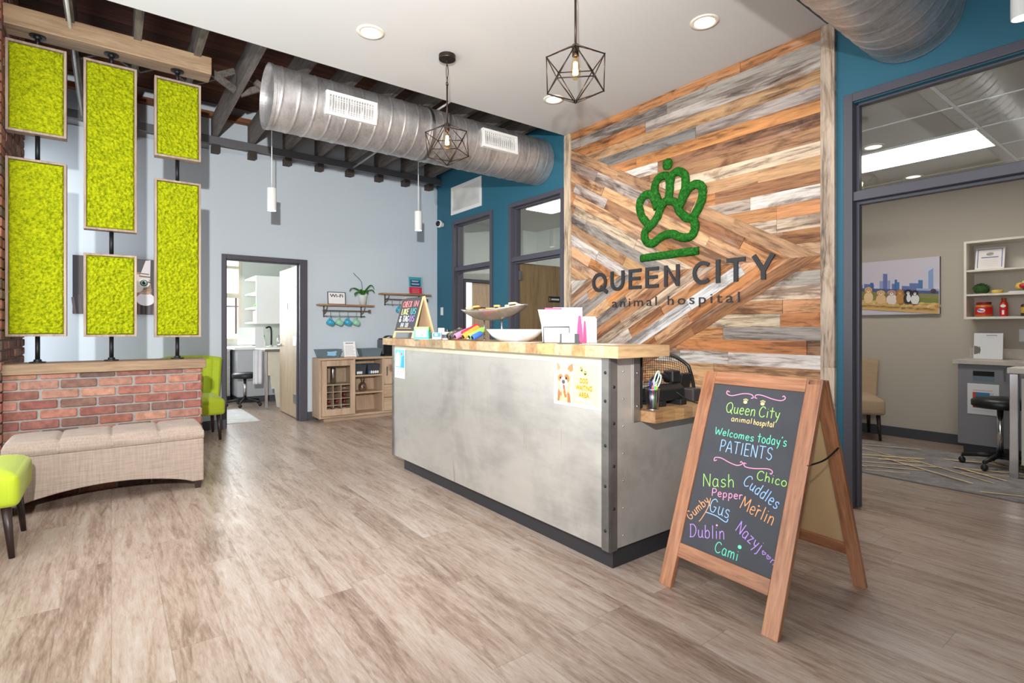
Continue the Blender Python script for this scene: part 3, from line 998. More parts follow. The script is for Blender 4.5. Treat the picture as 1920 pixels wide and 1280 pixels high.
# ------------------------------------------------------------------ reception counter
def steel_mat(name, a, b_, cc, rough, metal, streaks=False):
    m, nt, b = new_mat(name)
    v = coords(nt, 'Object')
    n1 = noisen(nt, v, 1.7, 4, .55, .4)
    n2 = noisen(nt, coords(nt, 'Object', (1, .25, 1)), 14, 5, .7)
    f = mathn(nt, 'ADD', mathn(nt, 'MULTIPLY', n1, .75), mathn(nt, 'MULTIPLY', n2, .25))
    lk(nt, ramp(nt, f, [(.28, a), (.5, b_), (.72, cc)]), b.inputs['Base Color'])
    lk(nt, ramp(nt, n1, [(.3, (rough + .08,) * 3), (.7, (rough - .06,) * 3)]), b.inputs['Roughness'])
    if streaks:                                  # a few brown drips and scuffs in the bare steel
        sv = noisen(nt, coords(nt, 'Object', (1, 1, .05)), 26, 3, .6)
        sp = noisen(nt, coords(nt, 'Object', (1, .5, .35)), 3.1, 3, .6)
        k = mathn(nt, 'MULTIPLY', ramp(nt, sv, [(.60, (0,) * 3), (.68, (1,) * 3)]), ramp(nt, sp, [(.55, (0,) * 3), (.66, (.6,) * 3)]))
        old = b.inputs['Base Color'].links[0].from_socket
        lk(nt, mixn(nt, 'MIX', k, old, c(150, 118, 84)), b.inputs['Base Color'])
    b.inputs['Metallic'].default_value = metal
    return m
M_steel = steel_mat('raw_steel_sheet', c(160, 158, 155), c(206, 204, 200), c(222, 220, 215), .42, .72, True)
M_angle = steel_mat('dark_steel_angle', c(96, 94, 94), c(136, 134, 132), c(176, 172, 164), .4, .8)
M_butcher = woody('butcher_block', [(.5, .44, .38), (.85, .82, .78), (1.05, 1.03, 1.0)], 'X', 1.3, .45, attr=True, contrast=1.3)
BB = [c(204, 172, 132), c(186, 148, 106), c(210, 184, 148), c(174, 138, 100), c(194, 170, 138), c(164, 144, 114), c(206, 164, 116)]
ctr = thing('reception_counter', 'reception counter with a raw steel front and butcher block top', 'counter', (2.2, 3.0, 0))
part('hidden_light_block', MB().box(1.968, 2.25, 1.83, 4.29, .106, 1.052).box(2.25, 2.95, 1.83, 1.90, .106, .71), M_dark, ctr, W=True)  # unseen dark box inside the counter, added to block light
part('front_panel', MB().box(1.950, 1.966, 1.785, 4.297, .105, 1.054), M_steel, ctr, W=True, bevel=.001)
# end panels facing the doorway
mb = MB().box(1.992, 2.172, 1.790, 1.806, .105, 1.054).box(2.172, 2.95, 1.790, 1.806, .105, .718)
part('end_panel', mb, M_steel, ctr, W=True)
def bolts(pts, nrm, r=.008):
    mb = MB()
    for p in pts:
        mb.ball(p, (r if not nrm[0] else r * .55, r if not nrm[1] else r * .55, r), 10, 6)
    return mb
a = part('corner_angle', MB().box(1.944, 1.9505, 1.783, 1.838, .100, 1.054).box(1.944, 1.999, 1.7825, 1.789, .100, 1.054), M_angle, ctr, W=True, bevel=.001)
for z in (.2, .42, .62, .84, .98): part('bolt', bolts([(1.943, 1.812, z)], (1, 0, 0)), M_blackmetal, a, W=True, smooth=True)
for z in (.31, .52, .73, .91): part('bolt', bolts([(1.974, 1.7815, z)], (0, 1, 0)), M_blackmetal, a, W=True, smooth=True)
a = part('corner_angle', MB().box(1.944, 1.9505, 4.262, 4.302, .100, 1.054).box(1.944, 1.999, 4.2975, 4.303, .100, 1.054), M_angle, ctr, W=True, bevel=.001)
a = part('end_post', MB().box(2.122, 2.176, 1.782, 1.789, .72, 1.054).box(2.170, 2.176, 1.782, 1.84, .776, 1.054), M_angle, ctr, W=True, bevel=.001)
for z in (.80, .97): part('bolt', bolts([(2.15, 1.7815, z)], (0, 1, 0), .007), M_steelpart, a, W=True, smooth=True)
for k in range(7): part('rivet', bolts([(2.052, 1.7895, .16 + .137 * k)], (0, 1, 0), .0045), M_steelpart, ctr, W=True, smooth=True)
part('toe_kick', MB().box(1.998, 2.92, 1.812, 4.175, 0.0, .106), plain('black_rubber_kick', c(40, 40, 44), .5, var=.06), ctr, W=True)
def butcher(x0, x1, y0, y1, z0, z1, seed, along='Y'):
    r = random.Random(seed); mb = MB()
    if along == 'Y':
        y = y0
        while y < y1 - .001:
            w = min(r.uniform(.07, .17), y1 - y)
            if y1 - y - w < .05: w = y1 - y
            mb.box(x0, x1, y, y + w, z0, z1, jit(r.choice(BB), .1, r)); y += w
    else:
        x = x0
        while x < x1 - .001:
            w = min(r.uniform(.05, .1), x1 - x)
            if x1 - x - w < .03: w = x1 - x
            mb.box(x, x + w, y0, y1, z0, z1, jit(r.choice(BB), .1, r)); x += w
    return mb
part('counter_top', butcher(1.908, 2.300, 1.697, 4.42, 1.056, 1.113, 4), M_butcher, ctr, W=True)
part('desk_top', butcher(2.182, 3.05, 1.695, 2.005, .720, .776, 8, 'X'), M_butcher, ctr, W=True)
part('inner_panel', MB().box(2.25, 2.262, 2.45, 4.29, 0, 1.05).box(3.0, 3.03, 1.92, 2.02, 0, .718), plain('laminate_grey', c(120, 118, 118), .5), ctr, W=True)
part('top_strip', MB().box(1.9475, 1.9503, 1.84, 4.26, 1.018, 1.054), plain('pale_strip', c(196, 190, 168), .6), ctr, W=True)

# laminated posters on the steel
def paw(A, x, y, s, col, rot=0):
    q = R(rot)
    def tr(px, py): return x + s * (px * math.cos(q) - py * math.sin(q)), y + s * (px * math.sin(q) + py * math.cos(q))
    A.oval(*tr(0, -.18), s * .34, s * .27, col, rot)
    for px, py in ((-.42, .12), (-.16, .42), (.16, .42), (.42, .12)):
        A.oval(*tr(px, py), s * .12, s * .17, col, rot)
dp = thing('dog_poster', 'yellow poster of a shaggy dog taped to the steel counter front', 'poster', (1.947, 2.016, .91))
part('sheet', MB().box(1.9458, 1.9474, 1.8392, 2.193, .788, 1.036), M_paper, dp, W=True)
Mp = frame_M((1.9456, 2.193, .788), (0, -1, 0), (0, 0, 1))
A = Art(Mp)
W_, H_ = .354, .248
A.rect(.018, .336, .016, .228, c(250, 228, 150))
A.poly([(.016, .016), (.15, .016), (.145, .1), (.16, .228), (.016, .228)], c(250, 236, 190))
fur, fur2, brn, drk = c(214, 172, 136), c(232, 206, 180), c(176, 100, 60), c(46, 36, 34)
A.poly([(.020, .228), (.045, .215), (.055, .19), (.03, .18)], c(176, 138, 104))
A.poly([(.150, .228), (.118, .212), (.10, .185), (.13, .175), (.152, .19)], c(168, 120, 84))
A.poly([(.028, .016), (.033, .08), (.025, .13), (.03, .18), (.06, .2), (.1, .2), (.132, .18), (.138, .12), (.126, .07), (.135, .016)], fur)
A.oval(.08, .155, .045, .04, fur2)
A.oval(.055, .143, .021, .022, c(178, 122, 76)); A.oval(.104, .143, .021, .024, c(172, 112, 66))
A.oval(.08, .112, .032, .038, fur2)
A.poly([(.03, .016), (.045, .02), (.055, .06), (.04, .085), (.032, .05)], brn)
A.poly([(.11, .016), (.135, .016), (.128, .06), (.112, .075)], brn)
A.poly([(.078, .11), (.09, .105), (.096, .06), (.106, .045), (.09, .04), (.08, .065)], c(180, 100, 66))
A.poly([(.05, .055), (.06, .075), (.066, .05), (.06, .045)], c(190, 116, 80)); A.poly([(.1, .055), (.115, .07), (.118, .05)], c(190, 116, 80))
A.oval(.056, .144, .0065, .0065, drk); A.oval(.101, .144, .0075, .0075, drk)
A.oval(.08, .124, .013, .011, c(84, 78, 84)); A.line(.08, .112, .08, .085, .003, drk)
paw(A, .218, .197, .022, c(70, 72, 30), 25); paw(A, .246, .18, .022, c(70, 72, 30), -10)
org = c(232, 124, 16)
for i, (s, fit, x) in enumerate((('DOG', .058, .208), ('WAITING', .118, .178), ('AREA', .076, .2))):
    A.text(s, .036, x, .128 - i * .036, org, 'LEFT', .0012, fit)
A.poly([(.18, .05), (.22, .056), (.25, .034), (.3, .04), (.31, .02), (.3, .008 + .01), (.25, .03), (.22, .034), (.18, .03)], c(255, 255, 252))
part('printed_art', A.mb, M_print, dp, W=True)
cp = thing('cat_poster', 'small white and turquoise flyer taped to the far end of the steel counter', 'poster', (1.947, 4.17, .9))
part('sheet', MB().box(1.9458, 1.9474, 4.055, 4.255, .778, 1.028), M_paper, cp, W=True)
A = Art(frame_M((1.9456, 4.255, .778), (0, -1, 0), (0, 0, 1)))
A.rect(.012, .19, .09, .24, c(120, 208, 220)); A.poly([(.02, .1), (.1, .1), (.12, .16), (.08, .23), (.03, .2)], c(236, 244, 246)); A.poly([(.12, .09), (.19, .09), (.19, .2), (.14, .18)], c(60, 176, 196))
A.oval(.14, .205, .014, .012, c(230, 110, 100))
for q in range(9):
    A.line(.05 + .016 * q, .03 + .02 * (q % 3), .062 + .016 * q, .036 + .02 * (q % 3), .005, c(110, 112, 116))
part('printed_art', A.mb, M_print, cp, W=True)

# ------------------------------------------------------------------ handwriting: one-line letters on a unit cell (x-height .6, capital 1)
GL = {
 'Q': (.8, '.4,1 .1,.8 .05,.4 .25,.05 .55,.1 .72,.5 .62,.88 .4,1|.5,.28 .78,-.08'), 'u': (.55, '.08,.6 .08,.2 .2,.02 .4,.12 .45,.6|.45,.6 .45,.15 .55,0'),
 'e': (.52, '.08,.32 .44,.36 .38,.56 .2,.6 .07,.4 .1,.12 .28,0 .46,.1'), 'n': (.55, '.08,.6 .08,0|.08,.4 .25,.6 .42,.5 .44,0'),
 'C': (.72, '.66,.82 .5,.98 .25,.92 .08,.6 .1,.22 .3,.02 .52,.04 .66,.18'), 'i': (.25, '.12,.6 .12,0|.12,.8 .13,.84'), 't': (.46, '.22,1 .22,0|.0,.66 .46,.66'),
 'y': (.52, '.06,.6 .12,.3 .26,.16 .42,.3|.46,.6 .36,.1 .2,-.35'), 'a': (.55, '.44,.55 .22,.62 .07,.4 .08,.12 .24,0 .42,.16 .45,.6|.45,.6 .45,.1 .52,0'),
 'm': (.8, '.08,.6 .08,0|.08,.4 .22,.6 .36,.5 .38,0|.38,.4 .52,.6 .66,.5 .68,0'), 'l': (.24, '.12,1 .12,0'), 'h': (.55, '.08,1 .08,0|.08,.36 .25,.58 .42,.46 .44,0'),
 'o': (.54, '.27,.6 .08,.45 .08,.15 .27,0 .46,.15 .46,.45 .27,.6'), 's': (.48, '.42,.5 .28,.6 .1,.5 .16,.34 .36,.26 .4,.1 .22,0 .06,.08'),
 'p': (.55, '.1,.6 .1,-.38|.1,.4 .24,.6 .44,.5 .46,.2 .3,.02 .1,.14'), 'W': (1.0, '.04,1 .24,0 .48,.7 .72,0 .96,1'), 'c': (.48, '.42,.48 .28,.6 .1,.46 .08,.16 .24,0 .44,.1'),
 'd': (.55, '.44,.5 .24,.6 .07,.38 .1,.08 .3,.0 .44,.18|.45,1 .45,0'), "'": (.16, '.1,1 .05,.8'), 'P': (.62, '.08,1 .08,0|.08,1 .45,.96 .56,.76 .42,.5 .08,.46'),
 'A': (.7, '.02,0 .34,1 .66,0|.14,.36 .54,.36'), 'T': (.7, '.02,1 .68,1|.35,1 .35,0'), 'I': (.3, '.15,1 .15,0'), 'E': (.6, '.56,1 .08,1|.08,1 .08,0|.08,.52 .46,.52|.08,0 .56,0'),
 'N': (.7, '.08,0 .08,1|.08,1 .6,0|.6,0 .62,1'), 'S': (.6, '.54,.84 .36,1 .12,.86 .14,.6 .42,.46 .54,.24 .34,0 .06,.14'), 'M': (.86, '.06,0 .12,1|.12,1 .42,.3|.42,.3 .74,1|.74,1 .8,0'),
 'r': (.42, '.08,.6 .08,0|.08,.36 .2,.58 .38,.56'), 'G': (.74, '.64,.84 .42,1 .14,.82 .06,.4 .22,.06 .5,.04 .64,.4|.64,.42 .4,.42'), 'b': (.55, '.08,1 .08,0|.08,.4 .26,.6 .45,.46 .44,.12 .24,0 .08,.14'),
 'D': (.7, '.1,1 .1,0|.02,.98 .4,.98 .62,.7 .58,.3 .36,.04 .02,.0'), 'z': (.5, '.06,.58 .44,.58|.44,.58 .08,.02|.08,.02 .48,.02'), 'j': (.3, '.16,.6 .16,-.2 .02,-.36|.16,.8 .17,.84'),
 'H': (.68, '.08,1 .08,0|.58,1 .58,0|.08,.5 .58,.5'), 'K': (.62, '.08,1 .08,0|.54,1 .1,.46|.2,.58 .58,0'), 'L': (.52, '.08,1 .08,0|.08,0 .5,0'), 'U': (.62, '.08,1 .08,.3 .2,.02 .42,.02 .54,.3 .54,1'),
 '&': (.66, '.6,.0 .14,.76 .24,.98 .4,.82 .08,.34 .14,.04 .36,.0 .58,.36'), ' ': (.34, ''), '~': (.56, '.27,.08 .05,.42 .14,.58 .27,.42 .4,.58 .5,.42 .27,.08'),
}
def strokes(txt):
    x = 0; out = []
    for ch in txt:
        w, st = GL[ch]
        for s in st.split('|'):
            p = [tuple(float(q) for q in k.split(',')) for k in s.split()]
            if p: out.append([(x + a, b2) for a, b2 in p])
        x += w + .1
    return out, x - .1
def chalk(mb, M, txt, p0, p1, h, r, col, lift=.001, slant=0.0):
    """write txt from p0 to p1 (plane coordinates), capital height h"""
    st, w = strokes(txt)
    d = Vector((p1[0] - p0[0], p1[1] - p0[1])); L = d.length; ux = d / L; uy = Vector((-ux.y, ux.x))
    k = L / w
    for s in st:
        pts = []
        for a, b2 in s:
            q = Vector(p0) + ux * ((a + slant * b2) * k) + uy * (b2 * h)
            pts.append((q.x, q.y, lift))
        pts = smooth_path(pts, 4) if len(pts) > 2 else [Vector(q) for q in pts]
        mb.tube([M @ Vector(q) for q in pts], r, 5, col=col)
    return mb
def curl(mb, M, pts, r, col, lift=.001):
    mb.tube([M @ Vector((a, b2, lift)) for a, b2, _ in [(q.x, q.y, 0) for q in smooth_path([(a, b2, 0) for a, b2 in pts], 5)]], r, 5, col=col)

# ------------------------------------------------------------------ sandwich board
M_stain = woody('walnut_stained_pine', [c(108, 66, 44), c(158, 106, 74), c(186, 134, 100)], 'Z', 1.1, .4, contrast=1.2)
M_staind = woody('walnut_stained_rail', [c(108, 66, 44), c(158, 106, 74), c(186, 134, 100)], 'X', 1.1, .4, contrast=1.2)
M_chalkb = plain('chalkboard', c(62, 64, 70), .75, var=.10, scale=7)
M_chalk = plain('chalk_ink', None, .8, var=.02, attr=True)
SB = thing('sandwich_board', 'folding chalkboard in a brown wooden frame standing on the floor beside the counter', 'sign', (2.027, 1.006, 0), 0)
yaw, lean, SW, FWs, VT = .0575, .3405, .5779, .0679, 1.045
un = Vector((math.sin(yaw), math.cos(yaw), 0)); nn = Vector((math.cos(yaw), -math.sin(yaw), 0))
O = Vector((2.027, 1.006, 0))
# front plane: x runs from the far edge (u=SW) to the near edge, y up the board, z towards the reader
vf = Vector((0, 0, 1)) * math.cos(lean) + nn * math.sin(lean)
MF = frame_M(O + un * SW, -un, vf)
th = .024
def bb(mb, x0, x1, y0, y1, z0, z1, M, col=(1, 1, 1)): return mb.box(x0, x1, y0, y1, z0, z1, col, M)
Lm = MF.copy(); Lm.translation -= O                       # local to the sign
def lpart(name, mb, mat, par, M, **k):
    """build in the board's own axes so the grain follows each stick"""
    o = part(name, mb, mat, par, **k)
    o.matrix_local = M
    return o
def stick(name, x0, x1, y0, y1, z0, z1, M, mat, par=SB):
    # centre the mesh, keep local axes with z along the stick for stiles
    if y1 - y0 > x1 - x0:
        mb = MB().box(x0, x1, -z1, -z0, y0, y1)
        Mr = M @ Matrix(((1, 0, 0, 0), (0, 0, 1, 0), (0, -1, 0, 0), (0, 0, 0, 1)))
        return lpart(name, mb, mat, par, Mr, bevel=.003)
    return lpart(name, MB().box(x0, x1, y0, y1, z0, z1), mat, par, M, bevel=.003)
stick('stile', 0, FWs, 0, VT, -th, 0, Lm, M_stain)
stick('stile', SW - FWs, SW, 0, VT, -th, 0, Lm, M_stain)
stick('rail', FWs, SW - FWs, .984, VT, -th, 0, Lm, M_staind)
stick('rail', FWs, SW - FWs, .145, .2096, -th, 0, Lm, M_staind)
pb = lpart('chalk_panel', MB().box(FWs - .004, SW - FWs + .004, .2, .99, -.018, -.010), M_chalkb, SB, Lm)
ink = MB(); I4 = Matrix.Translation((0, 0, -.010))
pk, gr, gn, bl, pu, og, ye, tl = c(240, 160, 200), c(170, 225, 120), c(120, 235, 180), c(160, 200, 255), c(190, 150, 230), c(240, 170, 120), c(250, 220, 150), c(110, 225, 190)
rk = .0021
for txt, p0, p1, h, col in (
    ('Queen', (.156, .850), (.307, .851), .050, gr), ('City', (.322, .852), (.420, .854), .048, gr),
    ('animal', (.194, .813), (.298, .815), .025, ye), ('hospital', (.306, .813), (.402, .815), .025, ye),
    ('Welcomes', (.122, .739), (.323, .737), .034, tl), ("today's", (.340, .738), (.472, .742), .040, tl),
    ('PATIENTS', (.166, .664), (.42, .672), .054, bl),
    ('Nash', (.118, .486), (.278, .520), .058, gr), ('Chico', (.368, .578), (.502, .578), .040, gr),
    ('Cuddles', (.310, .545), (.478, .478), .050, bl), ('Pepper', (.174, .456), (.325, .478), .034, pk),
    ('Merlin', (.318, .442), (.474, .410), .056, og), ('Gus', (.174, .388), (.278, .382), .060, bl),
    ('Gumby', (.090, .318), (.172, .428), .040, og), ('Dublin', (.106, .248), (.282, .292), .056, pu),
    ('Cami', (.241, .228), (.356, .226), .046, tl), ('Nazyj', (.318, .345), (.440, .292), .050, pu), ('~~n', (.446, .290), (.508, .262), .03, pu)):
    chalk(ink, I4, txt, p0, p1, h, rk if h > .03 else .0016, col)
for pts in ([(.156, .95), (.143, .954), (.145, .939), (.174, .934), (.23, .95), (.27, .949), (.281, .936), (.271, .932)],
            [(.3, .935), (.289, .937), (.293, .95), (.322, .951), (.372, .94), (.412, .937), (.429, .949), (.421, .959), (.415, .954)],
            [(.163, .621), (.151, .615), (.152, .63), (.183, .634), (.227, .623), (.268, .618), (.292, .63), (.285, .639), (.281, .633)],
            [(.31, .634), (.298, .635), (.309, .62), (.352, .622), (.407, .633), (.431, .629), (.43, .615), (.423, .618)]):
    curl(ink, I4, pts, .0023, pk)
curl(ink, I4, [(.164, .378), (.22, .376), (.268, .364), (.276, .38)], .0023, bl)
curl(ink, I4, [(.172, .445), (.168, .40), (.15, .35), (.138, .328)], .002, og)
for x, y in ((.246, .915), (.33, .917)):
    ink.ball((x, y - .004, -.0095), (.010, .008, .0012), 10, 4, ye)
    for q in (-1.5, -.5, .5, 1.5):
        ink.ball((x + q * .0062, y + .011 - abs(q) * .003, -.0095), (.0026, .0035, .0012), 8, 4, ye)
for x, y, s, col in ((.229, .338, .005, pk), (.353, .284, .009, tl), (.402, .472, .004, og)):
    ink.ball((x, y, -.0095), (s, s * .9, .001), 10, 4, col)
lo = part('chalk_lettering', ink, M_chalk, pb)
lo['label'] = 'coloured chalk writing'
# hinged rear frame
top = O + vf * VT + nn * .002
foot = Vector((2.735, .965, 0)) 
ax = (foot - O - nn * (foot - O).dot(nn))
tb = O + nn * (VT * math.sin(lean) + .026) + Vector((0, 0, VT * math.cos(lean) - .012))
ft = O + nn * .735
rb = (tb - ft); VR = rb.length
MR = frame_M(ft + un * SW, -un, rb)
Lr = MR.copy(); Lr.translation -= O
stick('rear_leg', 0, .058, 0, VR, -.022, 0, Lr, M_stain)
stick('rear_leg', SW - .058, SW, 0, VR, -.022, 0, Lr, M_stain)
stick('rear_rail', .058, SW - .058, .165, .225, -.022, 0, Lr, M_staind)
stick('rear_rail', .058, SW - .058, VR - .06, VR, -.022, 0, Lr, M_staind)
hb = lpart('hardboard_back', MB().box(.05, SW - .05, .215, VR - .05, -.016, -.011), plain('tan_hardboard', c(196, 164, 122), .7, var=.05), SB, Lr)
st = MB()
MB_ = Matrix(((-1, 0, 0, .42), (0, 1, 0, .30), (0, 0, -1, -.0165), (0, 0, 0, 1)))
for q in range(5):
    a0 = .02 * q
    st.tube([MB_ @ Vector((a0, .012, 0)), MB_ @ Vector((a0 + .010, .022 + .004 * (q % 2), 0)), MB_ @ Vector((a0 + .02, .012, 0))], .0012, 4)
st.tube([MB_ @ Vector((0, .0, 0)), MB_ @ Vector((.1, .0, 0))], .0012, 4); st.tube([MB_ @ Vector((0, .006, 0)), MB_ @ Vector((.1, .006, 0))], .0012, 4)
part('stamped_mark', st, M_black, hb)
pa = O + vf * .68 + un * -.002; pb_ = ft + rb * .70 + un * -.002
part('stay_chain', MB().tube(smooth_path([pa - O + un * .006, (pa + pb_) / 2 - O + Vector((0, 0, -.012)), pb_ - O + un * .006], 6), .004, 6), M_blackmetal, SB, smooth=True)
part('hinge', MB().box(-.0, .05, -.02, .0, -.012, .02), M_blackmetal, SB).matrix_local = Lm @ Matrix.Translation((SW - .058, VT - .005, -.02))
# ------------------------------------------------------------------ seats
def linen(name, col, weave=900, var=.16):
    m, nt, b = new_mat(name)
    v = coords(nt, 'Object')
    nx = noisen(nt, coords(nt, 'Object', (1, 1, .05)), 130, 3, .6)
    nz = noisen(nt, coords(nt, 'Object', (.05, .05, 1)), 130, 3, .6)
    f = mathn(nt, 'MULTIPLY', mathn(nt, 'ADD', nx, nz), .5)
    lo, hi = 1 - var, 1 + var
    lk(nt, mixn(nt, 'MULTIPLY', 1.0, col, ramp(nt, f, [(.38, (lo,) * 3), (.62, (hi,) * 3)])), b.inputs['Base Color'])
    b.inputs['Roughness'].default_value = .85
    b.inputs['Sheen Weight'].default_value = .15
    bumpn(nt, b, f, .25, .002)
    return m
M_linen = linen('beige_linen', c(160, 143, 131))
M_lime = linen('lime_fabric', c(168, 186, 34), var=.05)
M_tanfab = linen('tan_fabric', c(178, 152, 124), var=.08)
M_leg = plain('espresso_wood', c(44, 30, 28), .4, var=.1)
def rbox(x0, x1, y0, y1, z0, z1, puff=.0, nu=10, nv=8):
    """upholstered block with a gently crowned top"""
    mb = MB().box(x0, x1, y0, y1, z0, z1 - puff * .4)
    return mb
BN = thing('storage_bench', 'beige upholstered storage bench with a four-part lid against the brick half wall', 'bench', (.0, 4.795, 0))
bx0, bx1, by0, by1 = -.555, .555, 4.59, 4.985
pts = [(bx0, .058)]
for k in range(21):
    t = k / 20
    x = bx0 + .07 + (bx1 - bx0 - .14) * t
    pts.append((x, .058 + .078 * math.sin(math.pi * t) ** .75))
pts += [(bx1, .058), (bx1, .372), (bx0, .372)]
mb = MB().prism([(x, by0, z) for x, z in pts], (0, .03, 0)).prism([(x, by1 - .03, z) for x, z in pts], (0, .03, 0))
mb.box(bx0, bx0 + .03, by0 + .03, by1 - .03, .058, .372).box(bx1 - .03, bx1, by0 + .03, by1 - .03, .058, .372).box(bx0 + .03, bx1 - .03, by0 + .03, by1 - .03, .15, .165)
part('bench_body', mb, M_linen, BN, W=True, bevel=.006)
lw = (bx1 - bx0) / 4
def lidf(u, v):
    return None
mb = MB()
NU, NV = 96, 36
def lid_z(x, y):
    s = (x - bx0) / lw; fx = abs(s - round(s)) * lw
    ed = min(x - bx0, bx1 - x, y - by0, by1 - y)
    g = 0 if round(s) in (0, 4) else -.013 * math.exp(-(fx / .009) ** 2)
    r_ = .038
    e = 0 if ed > r_ else -(r_ - math.sqrt(max(0, r_ * r_ - (r_ - ed) ** 2)))
    pf = .012 * (math.sin(math.pi * min(1, max(0, s % 1))) ** .5) * math.sin(math.pi * (y - by0) / (by1 - by0)) ** .5
    wr = .0025 * noise.noise(Vector((x * 9, y * 28, 1.5)))
    return .470 + pf + g + e + wr
mb.grid(lambda u, v: (bx0 + (bx1 - bx0) * u, by0 + (by1 - by0) * v, lid_z(bx0 + (bx1 - bx0) * u, by0 + (by1 - by0) * v)), NU, NV)
ov = .006
mb.grid(lambda u, v: (bx0 + (bx1 - bx0) * u, by0 - ov * math.sin(math.pi * v) * 1.4, .376 + (lid_z(bx0 + (bx1 - bx0) * u, by0) - .376) * v), NU, 6)
mb.grid(lambda u, v: (bx0 + (bx1 - bx0) * u, by1, .376 + (lid_z(bx0 + (bx1 - bx0) * u, by1) - .376) * v), NU, 6, flip=True)
mb.grid(lambda u, v: (bx1 + ov * math.sin(math.pi * v), by0 + (by1 - by0) * u, .376 + (lid_z(bx1, by0 + (by1 - by0) * u) - .376) * v), NV, 6)
mb.grid(lambda u, v: (bx0 - ov * math.sin(math.pi * v), by0 + (by1 - by0) * u, .376 + (lid_z(bx0, by0 + (by1 - by0) * u) - .376) * v), NV, 6, flip=True)
mb.box(bx0 + .002, bx1 - .002, by0 + .002, by1 - .002, .374, .379)
ld = part('bench_lid', mb, M_linen, BN, W=True, smooth=True)
pp = MB()
for k in (1, 2, 3):
    x = bx0 + lw * k
    pts = [(x, by0 - ov, .380)] + [(x, by0 - ov * .9, .42)] + [(x, by0 + (by1 - by0) * j / 14, lid_z(x, by0 + (by1 - by0) * j / 14) + .003) for j in range(15)]
    pp.tube(pts, .0028, 6)
part('lid_piping', pp, M_linen, ld, W=True, smooth=True)
for x in (bx0 + .035, bx1 - .035):
    for y in (by0 + .035, by1 - .035):
        part('foot', MB().lathe([(.024, 0), (.032, .058)], cx=x, cy=y, n=4, M=Matrix.Translation((x, y, 0)) @ Matrix.Rotation(R(45), 4, 'Z')), M_leg, BN, W=True)

def slipper_chair(name, label, mat, loc, rz, group=None, w=.56, channels=7, z_back=.89):
    """armless chair facing -y in its own axes; origin under the seat centre"""
    t = thing(name, label, 'chair', loc, rz, group)
    hw = w / 2; d0, d1 = -.30, .26
    mb = MB().box(-hw, hw, d0, d1, .27, .44)
    mb.xf(Matrix.Identity(4))
    s = part('seat', mb, mat, t, bevel=.035, seg=4, smooth=True)
    # crowned cushion on the same seat
    def top(u, v):
        x, y = -hw + .01 + (w - .02) * u, d0 + .01 + (d1 - d0 - .02) * v
        e = min(u, 1 - u, v, 1 - v)
        return (x, y, .425 + .045 * min(1, e / .16) ** .5)
    part('seat_cushion', MB().grid(top, 20, 20), mat, s, smooth=True)
    # curved channelled back
    def bk(u, v, side):
        q = 2 * u - 1
        z = .36 + (z_back - .36 - .03 * abs(q) ** 3) * v
        spread = 1 + .14 * v
        x = hw * q * spread
        y = .215 + .10 * v - .085 * q * q - (.04 * v * q * q)
        ch = abs(math.sin(math.pi * u * channels))
        edge = min(1, min(u, 1 - u) / .04 + .0) ** .5 * min(1, (1 - v) / .05) ** .5
        if side == 0:
            return (x, y - (.012 + .045 * edge + (.014 * ch ** .5) * edge), z)
        return (x, y + .03 * edge, z)
    nu, nv = 70, 18
    mb = MB().grid(lambda u, v: bk(u, v, 0), nu, nv)
    mb.grid(lambda u, v: bk(u, v, 1), nu, nv, flip=True)
    # close the rim
    for pth in ([(i / nu, 1) for i in range(nu + 1)], [(0, j / nv) for j in range(nv + 1)], [(1, j / nv) for j in range(nv + 1)], [(i / nu, 0) for i in range(nu + 1)]):
        vs = []; fs = []
        for a, b2 in pth:
            vs += [bk(a, b2, 0), bk(a, b2, 1)]
        for i in range(len(pth) - 1):
            fs.append((2 * i, 2 * i + 1, 2 * i + 3, 2 * i + 2))
        mb.add(vs, fs)
    part('backrest', mb, mat, t, smooth=True)
    for x in (-1, 1):
        for y, sp in ((d0 + .06, -.025), (d1 - .05, .05)):
            part('leg', MB().tube([(x * (hw - .06), y, .28), (x * (hw - .045), y + sp, .0)], [.022, .013], 10), M_leg, t, smooth=True)
    return t
slipper_chair('slipper_chair', 'lime green chair with a channelled back beyond the half wall, by the doorway', M_lime, (.70, 6.72, 0), R(0), 'lime slipper chairs')
slipper_chair('slipper_chair', 'lime green chair cut by the frame edge, in front of the bench', M_lime, (-.68, 4.02, 0), R(90), 'lime slipper chairs', w=.56)

# ------------------------------------------------------------------ coffee cabinet under the mug shelves
M_oak = woody('grey_washed_oak', [c(150, 124, 102), c(188, 162, 138), c(206, 184, 160)], 'Z', 1.0, .5)
M_oakx = woody('grey_washed_oak_rail', [c(150, 124, 102), c(188, 162, 138), c(206, 184, 160)], 'X', 1.0, .5)
cx0, cx1, cy0, cy1 = 2.09, 3.42, 6.80, 7.105
CB = thing('bar_cabinet', 'grey oak cabinet with a wine rack and open shelves below the mug shelves', 'cabinet', (2.75, 6.95, 0))
tk = .026
xs = (2.545, 2.945)
for q in ((cx0, cx0 + tk, cy0, cy1, .05, .79), (cx1 - tk, cx1, cy0, cy1, .05, .79)): part('side_panel', MB().box(*q), M_oak, CB, W=True, bevel=.002)
for x in xs: part('divider', MB().box(x - tk / 2, x + tk / 2, cy0 + .002, cy1, .076, .79), M_oak, CB, W=True, bevel=.002)
part('top_board', MB().box(cx0, cx1, cy0 - .002, cy1, .79, .817), M_oakx, CB, W=True, bevel=.002)
part('bottom_board', MB().box(cx0 + tk, cx1 - tk, cy0, cy1, .05, .076), M_oakx, CB, W=True)
part('back_board', MB().box(cx0 + tk, cx1 - tk, cy1 - .012, cy1 - .001, .076, .79), M_oak, CB, W=True)
